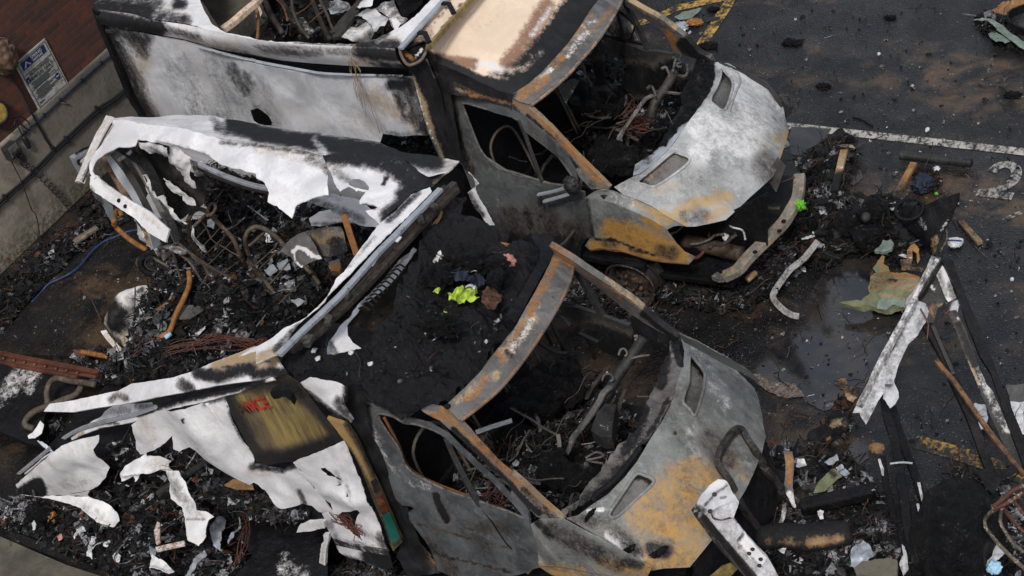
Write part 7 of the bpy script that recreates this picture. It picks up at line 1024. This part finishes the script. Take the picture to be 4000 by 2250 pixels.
# long black bars lying on the ground
bars = (('D 1455,110 1510,330 1560,560 1600,800 1640,1100 1700,1449', .22, (.07, .06), 'leftmost of the long charred bars running to the bottom edge'), ('D 1520,180 1580,400 1640,560 1700,720 1760,900 1830,1100', .12, (.06, .05), 'rightmost of the long charred bars below the hanging white flap'), ('D 1440,560 1470,760 1520,960 1560,1160 1600,1300', .10, (.05, .05), 'short charred bar left of the long charred bars'), ('D 1560,620 1590,900 1620,1200 1660,1449', .16, (.09, .03), 'widest flat charred bar among the long charred bars'))
for s, zz, rc, lab in bars: lt_('charred_bar', s, [zz*1.6, zz, zz, zz*.8], 0, 'black', lab, 'bar', 'long charred bars', rect=rc, burn=(0, .0, .12, .12), wob=.015)
for s, lab in (('D 1410,570 1425,565 1455,640 1455,690 1440,690', 'small bluish white foil strip beside the short charred bar'), ('D 1705,745 1728,742 1750,850 1770,905 1745,910', 'thin white flake on the rightmost charred bar'), ('D 1700,905 1720,905 1740,1000 1800,1010 1835,1100 1790,1175 1760,1205 1745,1205 1735,1090', 'long pale flake hanging from the rightmost charred bar'), ('D 1590,1210 1610,1230 1630,1290 1640,1400 1600,1449 1570,1360 1600,1290', 'wide pale flake between the charred bars at the bottom edge')): lp('pale_flake', 'white', ZP(.26), s, lab, 'flake', 'pale flakes on the charred bars', step=6, jag=1, paint=[('soot', s, 10, .35)])
lt_('thin_strip', 'D 1500,602 1590,592 1670,598', .3, 0, 'alu', 'thin white bent strip lying across the charred bars', 'strip', rect=(.015, .006), burn=(0, 0, .6, 0))
# charred wood and black slab in the heap
lg_ = tube('charred_log', smooth_poly(px3('D 500,1170 620,1160 800,1150 1000,1140 1150,1120 1200,1110', .30), False, 4)+0, np.interp(np.linspace(0, 1, 21), [0, .1, .5, .9, 1], [.06, .09, .10, .09, .05]), M['wood'], None, curve=False, n=18, wob=.03); tag(lg_, 'thick charred log with golden unburnt streaks at the bottom of the photo', 'log')
lv = np.array([v.co for v in lg_.data.vertices]); la = np.tile((.95, 0., 0., 0.), (len(lv), 1))
for i in range(len(lv)):
    ring, kk = divmod(i, 18); st_ = math.exp(-((((kk-1.2+9) % 18)-9)/1.5)**2)*(1 if 2 < ring < 17 else .2)*(.55+.8*noise.noise(Vector((ring*.55, 0, 3.3)))); la[i] = (.95-1.0*max(0, st_), .15*max(0, st_), 0, .9*max(0, st_)) if ring < 21 else la[i]
lg_.data.attributes['burn'].data.foreach_set('color', la.astype(np.float32).ravel())
sl_ = empty('black_slab', q3('D 1050,840', .2), 'soot black slab with a pale fibrous lower edge in the right hand debris', 'slab'); prism('slab_core', px3('D 800,880 840,850 1350,735 1395,790 1360,815 830,940', .36), (0, 0, -.1), M['black'], sl_, bev=.02); sheet('fibre_edge', M['white'], plane3(q3('D 830,940', .36), q3('D 1390,800', .36), q3('D 900,960', .15)), 'D 825,955 900,930 1000,915 1150,870 1270,840 1390,800 1400,830 1300,860 1270,900 1200,912 1100,920 1000,940 930,950', sl_, step=7, jag=2, warp=.02, paint=[('soot', 'D 820,960 1000,950', 8, .4), ('soot', 'D 1300,840 1390,820', 14, .4)])
lp('rusty_strip', 'steel', Plane(q3('D 740,640', .45), (.6, -.4, .6)), 'D 695,505 760,510 778,590 770,700 765,780 790,930 770,935 720,830 695,800 710,700 712,600', 'upright mottled metal strip beside the black loop', 'scrap strip', step=7, jag=1, warp=.03, paint=[('rust', 'D 740,560 740,740', 16, .7), ('white', 'D 740,830 775,910', 14, .6)])
lp('rusty_strip', 'steel', Plane(q3('D 690,980', .3), (.6, -.4, .6)), 'D 690,905 715,910 720,960 700,1030 670,1090 640,1090 680,1000', 'lower end of mottled strip touching the ash below the black loop', 'scrap strip', step=6, jag=1, paint=[('white', 'D 690,960 700,1020', 12, .5)])
lp('curved_strip', 'green', Plane(q3('D 1020,740', .3), (.5, -.5, .6)), 'D 918,825 960,740 1010,690 1060,640 1085,640 1140,700 1100,720 1060,760 1010,810', 'curved grey green metal strip in the right hand debris', 'scrap strip', step=7, jag=.6, bend=bulge('D 1000,730', 40, .05), paint=[('soot', 'D 1050,650 1080,690', 16, .5)])
for i, (s, mt, lab) in enumerate((('D 1005,590 1040,555 1105,542 1115,580 1050,605', 'alu', 'bluish pointed foil piece above the curved green strip'), ('D 1090,625 1140,620 1200,680 1170,705 1130,690', 'alu', 'pale ragged foil piece right of the curved green strip'), ('D 800,560 850,555 870,600 830,640 790,620', 'paper', 'dull pinkish grey flake behind the mottled strip'), ('D 1205,1380 1210,1260 1250,1215 1300,1180 1350,1220 1380,1300 1300,1380 1240,1400', 'alu', 'large bluish crumpled sheet near the bottom edge on the right'), ('D 955,975 1000,960 1000,1020 970,1030', 'paper', 'small white plastic piece below the black slab'), ('D 590,905 640,895 650,930 610,940', 'paper', 'white crumb beside the foot of the black loop'), ('D 660,1255 720,1240 700,1290 675,1280', 'paper', 'pale crumb below the charred log'))): lp('pale_scrap', mt, ZP(.30), s, lab, 'scrap', 'pale scraps in the right hand debris', step=6, jag=2, warp=.05, wsc=9, seed=i+30)
lp('burnt_board', 'kerb', ZP(.32), 'D 1230,1400 1300,1350 1500,1325 1560,1350 1560,1449 1500,1480 1250,1449', 'grey brown burnt board at the bottom edge on the right', 'board', step=8, thick=.04)
lp('brown_sheet', 'black', ZP(.10), 'D 870,400 960,330 1000,290 1100,205 1160,215 1188,260 1185,330 1120,390 1000,470 960,480', 'folded dark brown burnt sheet beside the puddle', 'sheet', step=8, jag=2, warp=.06, wsc=6, paint=[('tan', 'D 1080,310 1160,290', 20, .42), ('rust', 'D 1020,400 1050,390', 8, .6)])
lp('burnt_card', 'wood', ZP(.08), 'C 1075,1265 1110,1240 1160,1212 1180,1250 1170,1280 1240,1290 1300,1300 1280,1340 1220,1380 1180,1370 1150,1310 1100,1290', 'curled burnt card on the puddle edge', 'card', step=6, jag=2, warp=.05, wsc=8, paint=[('soot', 'C 1080,1260 1280,1330', 20, .62), ('tan', 'C 1180,1370 1280,1340', 6, .7)])
tag(blob('brown_crumb', q3('D 1400,485', .25), (.06, .05, .035), M['wood'], None, .35, 14, attr=(.35, .2, 0, .4)), 'light brown crumbled lump on the charred bars', 'lump')
M['gravel'] = plain('pinkish_gravel', (.13, .10, .085), .9, .85, 60, .6)
lp('rubble_patch', 'gravel', ZP(.012), 'C 470,1180 520,1185 600,1235 780,1255 830,1310 860,1350 700,1360 560,1300 500,1250', 'patch of dry pinkish gravel beside the lower ambulance', 'gravel', step=10, jag=3, warp=.01)
# wire seat frame and black padded lump at the lower right corner
sf_ = empty('wire_seat_frame', q3('32 1800,1000', .6), 'copper coloured bent tube seat frame at the lower right corner', 'seat frame')
for s, zz, r_ in (('32 1700,925 1760,880 1840,810 1932,760 2000,710', 1.0, .016), ('32 1690,920 1720,935 1800,900 1850,870 1932,820', .98, .015), ('32 1740,935 1680,970 1640,1020 1645,1080 1700,1160 1800,1270 1920,1380 2000,1449', [.95, .9, .8, .75, .7, .65, .6, .6], .0145), ('32 1765,930 1755,1000 1760,1060 1800,1130 1860,1210 1932,1270', [.95, .85, .8, .75, .7], .013), ('32 1770,925 1850,1030 1932,1120', .9, .012), ('32 1845,870 1890,930 1932,985', .95, .012), ('32 1870,850 1940,820', .97, .015)): tube('frame_tube', px3(s, zz), r_, M['greyrod'] if r_ in (.0145, .013) else M['redbrown'], sf_, burn=(0, .15, .2, .2))
tag(blob('padded_lump', q3('32 1440,1150', .35), (.30, .42, .40), M['crustdark'], None, .25, 4, seed=17), 'large soot black padded lump left of the copper coloured seat frame', 'padding')
lp('pale_mesh', 'paper', ZP(.06), '32 1555,145 1640,150 1660,250 1640,340 1590,350 1580,250', 'white mesh cloth behind the pale burnt post on the right', 'cloth', step=7, jag=2, warp=.03); lp('pale_mesh', 'paper', ZP(.08), '32 1830,140 1932,130 1932,380 1900,370 1850,260', 'white mesh cloth cut by the right edge of the photo', 'cloth', step=7, jag=2, warp=.04); lp('pale_mesh', 'steel', ZP(.05), '32 1795,0 1932,-10 1932,130 1830,140', 'grey mesh cloth above the white one at the right edge', 'cloth', step=7, jag=2, warp=.03)
crumple('blue_glove', '32 1500,1380 1540,1340 1570,1370 1540,1440 1500,1430', .35, 'lightblue', 'pale blue crumpled plastic left of its twin at the lower right corner', 'plastic', (.05, .05, .04), 21, .3); crumple('blue_glove', '32 1665,1350 1720,1330 1750,1370 1720,1440 1690,1430', .4, 'lightblue', 'pale blue crumpled plastic nearest the seat frame', 'plastic', (.05, .05, .04), 22, .3)
lp('pale_scrap', 'paper', ZP(.35), '32 1705,1210 1760,1220 1800,1260 1760,1300 1650,1370 1620,1360 1690,1290', 'grey scrap between the seat frame tubes', 'scrap', 'pale scraps in the right hand debris', step=6, jag=2, warp=.04)
lp('yellow_strip', 'gold', ZP(.6), 'D 140,1449 240,1370 300,1350 350,1400 300,1449 280,1560 140,1560', 'yellowish scorched strip below the rusty bonnet corner', 'scrap strip', step=8, jag=1, bend=bulge('D 220,1449', 40, .05)); lp('tilted_plate', 'steel', Plane(q3('D 160,1340', .5), (.5, -.4, .7)), 'D 115,1300 150,1305 220,1370 215,1390 150,1449 110,1350', 'small dark tilted plate below the rusty bonnet corner', 'plate', step=7, jag=.5); lp('pale_scrap', 'alu', Plane(q3('D 60,1400', .5), (.5, -.4, .7)), 'D 35,1390 60,1330 100,1370 130,1290 155,1300 110,1430 60,1449', 'crumpled silvery foil below the rusty bonnet corner', 'scrap', 'pale scraps in the right hand debris', step=6, jag=2, warp=.05)
# debris in front of the upper ambulance
st = smooth_poly(px3('C 955,180 900,250 850,310 800,350 740,400 680,480 640,540 618,590 640,640 700,700 760,735 815,745', [.30, .28, .25, .22, .2, .18, .15, .13, .11, .09, .07, .06]), False, 4); tag(tube('bumper_trim', st, 0, M['steel'], None, rect=(.055, .03), curve=False, burn=(.30, 0, .42, 0), up=(.3, -.5, .5)), 'silvery bent bumper trim hooked like an elbow beside the puddle', 'bumper trim')
tag(tube('grey_pipe', px3('30 1000,1172 1060,1176 1250,1200 1400,1215 1535,1230', .06), .042, M['darkm'], None, n=14, burn=(0, 0, .1, 0)), 'thick dark grey pipe lying near the painted number', 'pipe')
def stick(s0, s1, w, z, label, burnv):
    a, b_ = q3(s0, z), q3(s1, z); V_, F_ = tube_geo(arc(np.array([a, b_]), 12), 0, rect=(w, .035)); V_ = np.array(V_); A = np.zeros((len(V_), 4)); t = np.repeat(np.linspace(0, 1, 12), 4)
    for k, f in burnv.items(): A[:, CH[k]] = np.interp(t, *f)
    return tag(mk('charred_stick', V_, F_, M['wood'], None, smooth=False, attrs={'burn': A}), label, 'stick', 'charred timber sticks')
stick('30 575,1140', '30 500,1449', .065, .22, 'charred timber stick standing in the heap left of the two, white tipped', {'soot': ([0, .45, .6, 1], [0, 0, .8, 1]), 'tan': ([0, .3, .5], [.3, .9, .2]), 'white': ([.40, .45, .5], [0, .5, 0])}); stick('30 1100,1235', '30 985,1449', .06, .12, 'charred timber stick lying nearer the painted number', {'soot': ([0, .5, 1], [.1, .2, .55]), 'rust': ([0, .4, 1], [0, .4, .6])})
stick('31 1445,215', '31 1600,385', .05, .03, 'burnt timber strip lying right of the black curved panel', {'soot': ([0, .3, 1], [.7, .45, .35]), 'tan': ([0, 1], [.3, .7])})
pk = empty('paper_packet', q3('31 1410,365', .02), 'white packet with a blue stripe near the burnt timber strip', 'packet'); prism('packet', px3('31 1362,345 1430,338 1475,352 1455,385 1365,375', .05), (0, 0, -.04), M['paper'], pk); prism('stripe', px3('31 1364,358 1462,362 1460,372 1365,368', .056), (0, 0, -.004), M['signblue'], pk, bev=0); blob('crushed_end', q3('31 1400,398', .03), (.05, .03, .025), M['paper'], pk, .5, 8)
tag(blob('green_plastic', q3('31 245,100', .75), (.04, .035, .05), M['leafgreen'], None, .6, 9, seed=5), 'bright green crumpled plastic resting on the bent bumper beam', 'plastic'); tag(blob('green_plastic', q3('31 1270,12', .12), (.016, .012, .012), M['leafgreen'], None, .4, 7, seed=6), 'tiny green plastic bit on the heap near the charred stick', 'plastic')
lp('curved_liner', 'black', plane3(q3('31 1445,5', .62), q3('31 1270,450', .15), q3('31 980,180', .25)), '31 1445,5 1440,60 1400,170 1350,270 1300,370 1270,465 1235,470 1190,420 1150,330 1090,280 1040,230 960,150 870,100 1000,110 1130,100 1250,70 1350,40', 'large glossy black curved panel with a raised corner in the front debris', 'panel', step=9, jag=1, warp=.03, thick=.012, bend=bulge('31 1200,200 1280,330', 60, .08), paint=[('white', '31 880,105 980,140', 6, .55), ('tan', '31 950,180 1010,250', 14, .4), ('white', '31 1180,190 1200,230', 16, .38), ('tan', '31 1290,330 1260,440', 16, .5), ('white', '31 1330,270 1370,200', 6, .45)])
tag(tube('rubber_ring', [q3('31 1065,130', .42)+np.array([.12*math.cos(t), .12*math.sin(t)*.9, .03*math.sin(t)]) for t in np.linspace(0, 6.28, 24, endpoint=False)], .014, M['black'], None, closed=True, sub=1), 'black rubber ring lying on the glossy black panel', 'ring')
tag(tube('bent_hoop', px3('31 1330,270 1350,320 1340,380 1300,440 1260,470', [.3, .3, .25, .2, .15]), .014, M['darkm'], None, burn=(0, 0, 0, .3)), 'thin bent hoop at the edge of the glossy black panel', 'hoop')
tag(tube('glass_tube_stub', px3('31 1265,430 1300,380 1335,320', .2), .02, M['green2'], None, burn=(.4, 0, 0, .2)), 'grey green stub under the glossy black panel', 'stub') if False else None
crumple('charred_lump', '31 520,230 640,170 700,260 620,290 540,280', .2, 'crustdark', 'rounded black lump left of the glossy panel', 'lump', .12, 31, .3); crumple('charred_lump', '31 640,330 700,280 860,270 860,350 830,400 700,380', .18, 'crust', 'dark lump above the grey green foam piece', 'lump', .12, 32, .4); crumple('charred_lump', '31 720,130 800,110 880,180 820,230 720,210', .28, 'crustdark', 'black lump with a dull metal ball beside the rubber rim', 'lump', .13, 33, .45); crumple('metal_ball', '31 700,190 740,165 770,190 740,220', .38, 'darkm', 'dull grey metal ball on the front debris', 'ball', .045, 34, .05); crumple('charred_lump', '31 380,320 450,260 560,280 600,340 500,400', .12, 'crustdark', 'broad black lump right of the bumper trim top', 'lump', .10, 35, .4); crumple('charred_lump', '30 560,1020 660,1050 640,1080 520,1085', .12, 'crustdark', 'flat black plastic lump on the white bay line', 'lump', .05, 36, .4)
lp('black_fin', 'black', Plane(q3('30 560,1020', .15), (.5, -.6, .6)), '30 400,1065 470,1020 530,970 560,965 590,1000 640,1040 690,1060 600,1065 480,1080', 'glossy black plastic fin standing on the white bay line', 'plastic', step=7, jag=.6, warp=.03)
lp('curled_leaf', 'steel', ZP(.16), '30 430,1130 480,1095 560,1085 640,1095 660,1120 600,1110 520,1105 460,1140', 'pale curled strip below the black fin', 'scrap strip', step=6, jag=1, paint=[('tan', '30 440,1130 660,1110', 12, .7)])
lp('foam_piece', 'green2', ZP(.22), '31 805,450 850,390 870,355 900,365 930,360 950,400 935,440 880,465 840,455', 'grey green insulation foam chunk behind the large foam slab', 'foam', step=6, jag=2, warp=.04, thick=.03)
lp('foam_slab', 'green', ZP(.14), '31 545,848 620,838 700,830 740,810 770,780 755,740 775,690 770,660 800,640 850,612 960,615 1060,625 1150,650 1120,740 1080,800 1060,830 1040,865 900,885 760,885 640,868', 'large yellow green insulation foam slab, scorched brown along the top', 'foam', step=8, jag=2.5, warp=.05, wsc=5, thick=.05, paint=[('rust', '31 800,700 900,700 970,690', 40, .5), ('tan', '31 1000,690 1060,700', 40, .75), ('rust', '31 860,620 1150,650', 12, .7), ('soot', '31 940,690 970,690', 8, .8), ('tan', '31 860,800 1040,825', 8, .7), ('soot', '31 770,700 900,680', 34, .35)])
lp('foam_edge', 'green2', Plane(q3('31 830,840', .2), (.3, -.5, .8)), '31 820,880 835,820 860,795 950,800 1040,820 1060,840 1030,870 940,850 900,885', 'folded pale green edge lying on the large foam slab', 'foam', step=6, jag=2, warp=.04); lp('foam_piece', 'green', Plane(q3('31 850,570', .2), (.4, -.5, .7)), '31 790,575 830,520 860,480 880,490 870,540 910,560 920,600 860,610 830,630', 'brown and green folded foam chunk above the large foam slab', 'foam', step=6, jag=2, warp=.05, paint=[('rust', '31 850,500 900,590', 26, .6)])
lp('foam_piece', 'green2', ZP(.2), '31 985,478 1020,465 1085,490 1080,505 1030,495', 'thin white green foam sliver right of the grey green chunk', 'foam', step=5, jag=1, paint=[('white', '31 1000,475 1080,500', 10, .6)]); lp('brown_tatter', 'wood', Plane(q3('31 1100,430', .25), (.4, -.6, .6)), '31 1050,440 1080,400 1110,390 1140,430 1145,500 1130,540 1120,470 1090,440 1085,560 1040,560', 'torn brown tatter hanging under the glossy black panel', 'tatter', step=6, jag=2, warp=.04, paint=[('soot', '31 1070,470 1080,560', 16, .5)]); lp('brown_tatter', 'wood', Plane(q3('31 1020,570', .15), (.4, -.6, .6)), '31 1000,510 1060,505 1090,570 1180,560 1170,600 1060,590 1010,590', 'dark brown fringe behind the top of the foam slab', 'tatter', step=6, jag=2, paint=[('soot', '31 1020,540 1160,590', 24, .6)])
lp('red_brown_board', 'redbrown', ZP(.1), '31 765,620 790,590 830,630 800,640', 'small red brown chip at the corner of the foam slab', 'chip', step=5)
lp('white_strip', 'paper', ZP(.2), '31 250,350 340,325 345,340 255,360', 'small white strip on the heap above the bumper trim', 'strip', step=5); lp('white_strip', 'paper', ZP(.22), '31 335,300 345,300 355,335 345,340', 'tiny white upright strip beside the small white strip', 'strip', step=4)
tag(tube('brown_tube', px3('21 1770,665 1840,610', .18), .03, M['wood'], None, burn=(0, 0, .2, .5), n=10), 'short pinkish brown tube in the heap below the bumper beam', 'tube')
for i, (s, lab) in enumerate((('30 1185,985 1200,968 1218,985 1205,1000', 'white chunk lying above the white bay line'), ('30 1250,1270 1275,1260 1298,1280 1275,1302 1255,1295', 'white chunk near the charred stick and navy cloth'), ('30 485,1405 515,1402 515,1430 485,1435', 'white square chip at the foot of the white tipped stick'), ('31 1830,660 1850,655 1855,670 1835,675', 'white chip lying right of the black posts'), ('30 830,405 845,405 845,420 830,420', 'tiny white chip in the middle of the open asphalt'))): P = px3(s, .02); tag(blob('white_chip', P.mean(0)+np.array([0, 0, .01]), np.maximum(np.abs(P-P.mean(0)).max(0), .015), M['paper'], None, .3, 6, sub=3, seed=i+3), lab, 'chip')
crumple('navy_cloth', '30 1100,1370 1180,1330 1240,1380 1200,1430 1120,1420', .08, 'navy', 'dark navy cloth heap beside the charred stick', 'cloth', .07, 41, .5); heap(DB, '30 1090,1300 1200,1260 1290,1300 1300,1400 1220,1449 1100,1420', .02, .10, seed=31, shards=260, mix=(.72, .12, .03, .10, .03), size=(.01, .04))
# far right corner and far side of the yard
lp('green_sheet', 'green2', ZP(.12), '30 1550,150 1610,135 1690,145 1760,180 1820,230 1932,300 1980,340 1960,370 1900,340 1820,290 1740,230 1700,190 1640,150', 'grey green crumpled strip at the top right corner', 'foam', step=8, jag=2, warp=.05); lp('green_sheet', 'green2', ZP(.1), '30 1665,265 1700,235 1780,265 1830,300 1790,325 1720,320 1680,300', 'grey green lump under the crumpled strip at the top right', 'foam', step=7, jag=2, warp=.05); lp('brown_sheet', 'wood', ZP(.05), '30 1680,70 1780,20 1850,0 1932,-10 1932,30 1850,90 1790,100', 'torn brown sheet at the top right corner', 'sheet', step=8, jag=2, warp=.04, paint=[('soot', '30 1700,80 1800,90', 20, .4)])
tag(tube('black_band', smooth_poly(px3('30 1990,40 1900,75 1840,100 1810,140 1830,190 1880,220 1990,260', [.2, .2, .2, .2, .18, .15, .12]), False, 4), 0, M['black'], None, rect=(.02, .09), curve=False), 'black curved rubber band at the top right corner', 'band'); heap(DB, '30 1550,120 1700,90 1850,180 1932,330 1932,420 1760,340 1620,240', .01, .06, seed=33, shards=200, mix=(.85, .05, .01, .05, .04), mat='crustdark')
lp('grey_scrap', 'green2', ZP(.02), '20 1225,130 1290,90 1390,70 1430,60 1400,100 1350,140 1260,150', 'flat grey green scrap between the yellow lines', 'scrap', step=8, jag=1); tag(blob('orange_lump', q3('20 1375,165', .03), (.10, .05, .03), M['amber'], None, .4, 8, seed=12), 'orange brown lump between the yellow lines', 'lump'); lp('blue_sheet', 'darkm', ZP(.02), '20 1450,150 1520,125 1570,125 1540,150 1470,165', 'dark bluish scrap on the yellow line', 'scrap', step=6); tag(blob('glass_crumb', q3('20 1265,205', .05), (.09, .08, .04), M['alu'], None, .5, 12, seed=4, attr=(0, 0, .3, 0)), 'pale crumbled glass beside the far windscreen pillar', 'glass')
for i, (s, r_, lab) in enumerate((('20 1520,70', .07, 'black lump above the slanting yellow line'), ('20 1480,345', .10, 'black lump at the lower end of the slanting yellow line'), ('30 180,320', .10, 'ragged black lump with white crumbs left of the open asphalt'), ('30 420,650', .07, 'black lump right of the ash white bonnet'), ('30 1850,715', .08, 'crumpled black lump near the right edge of the asphalt'), ('30 920,130', .06, 'bluish black lump on the upper asphalt'))): tag(blob('charred_lump', q3(s, .015), (r_*.9, r_*.6, .014), M['crustdark'], None, .9, 11, sub=4, seed=i+50), lab, 'lump')
lt_('thin_stick', '30 640,885 700,900 790,950', .012, .009, 'black', 'thin black stick lying above the white bay line', 'stick')
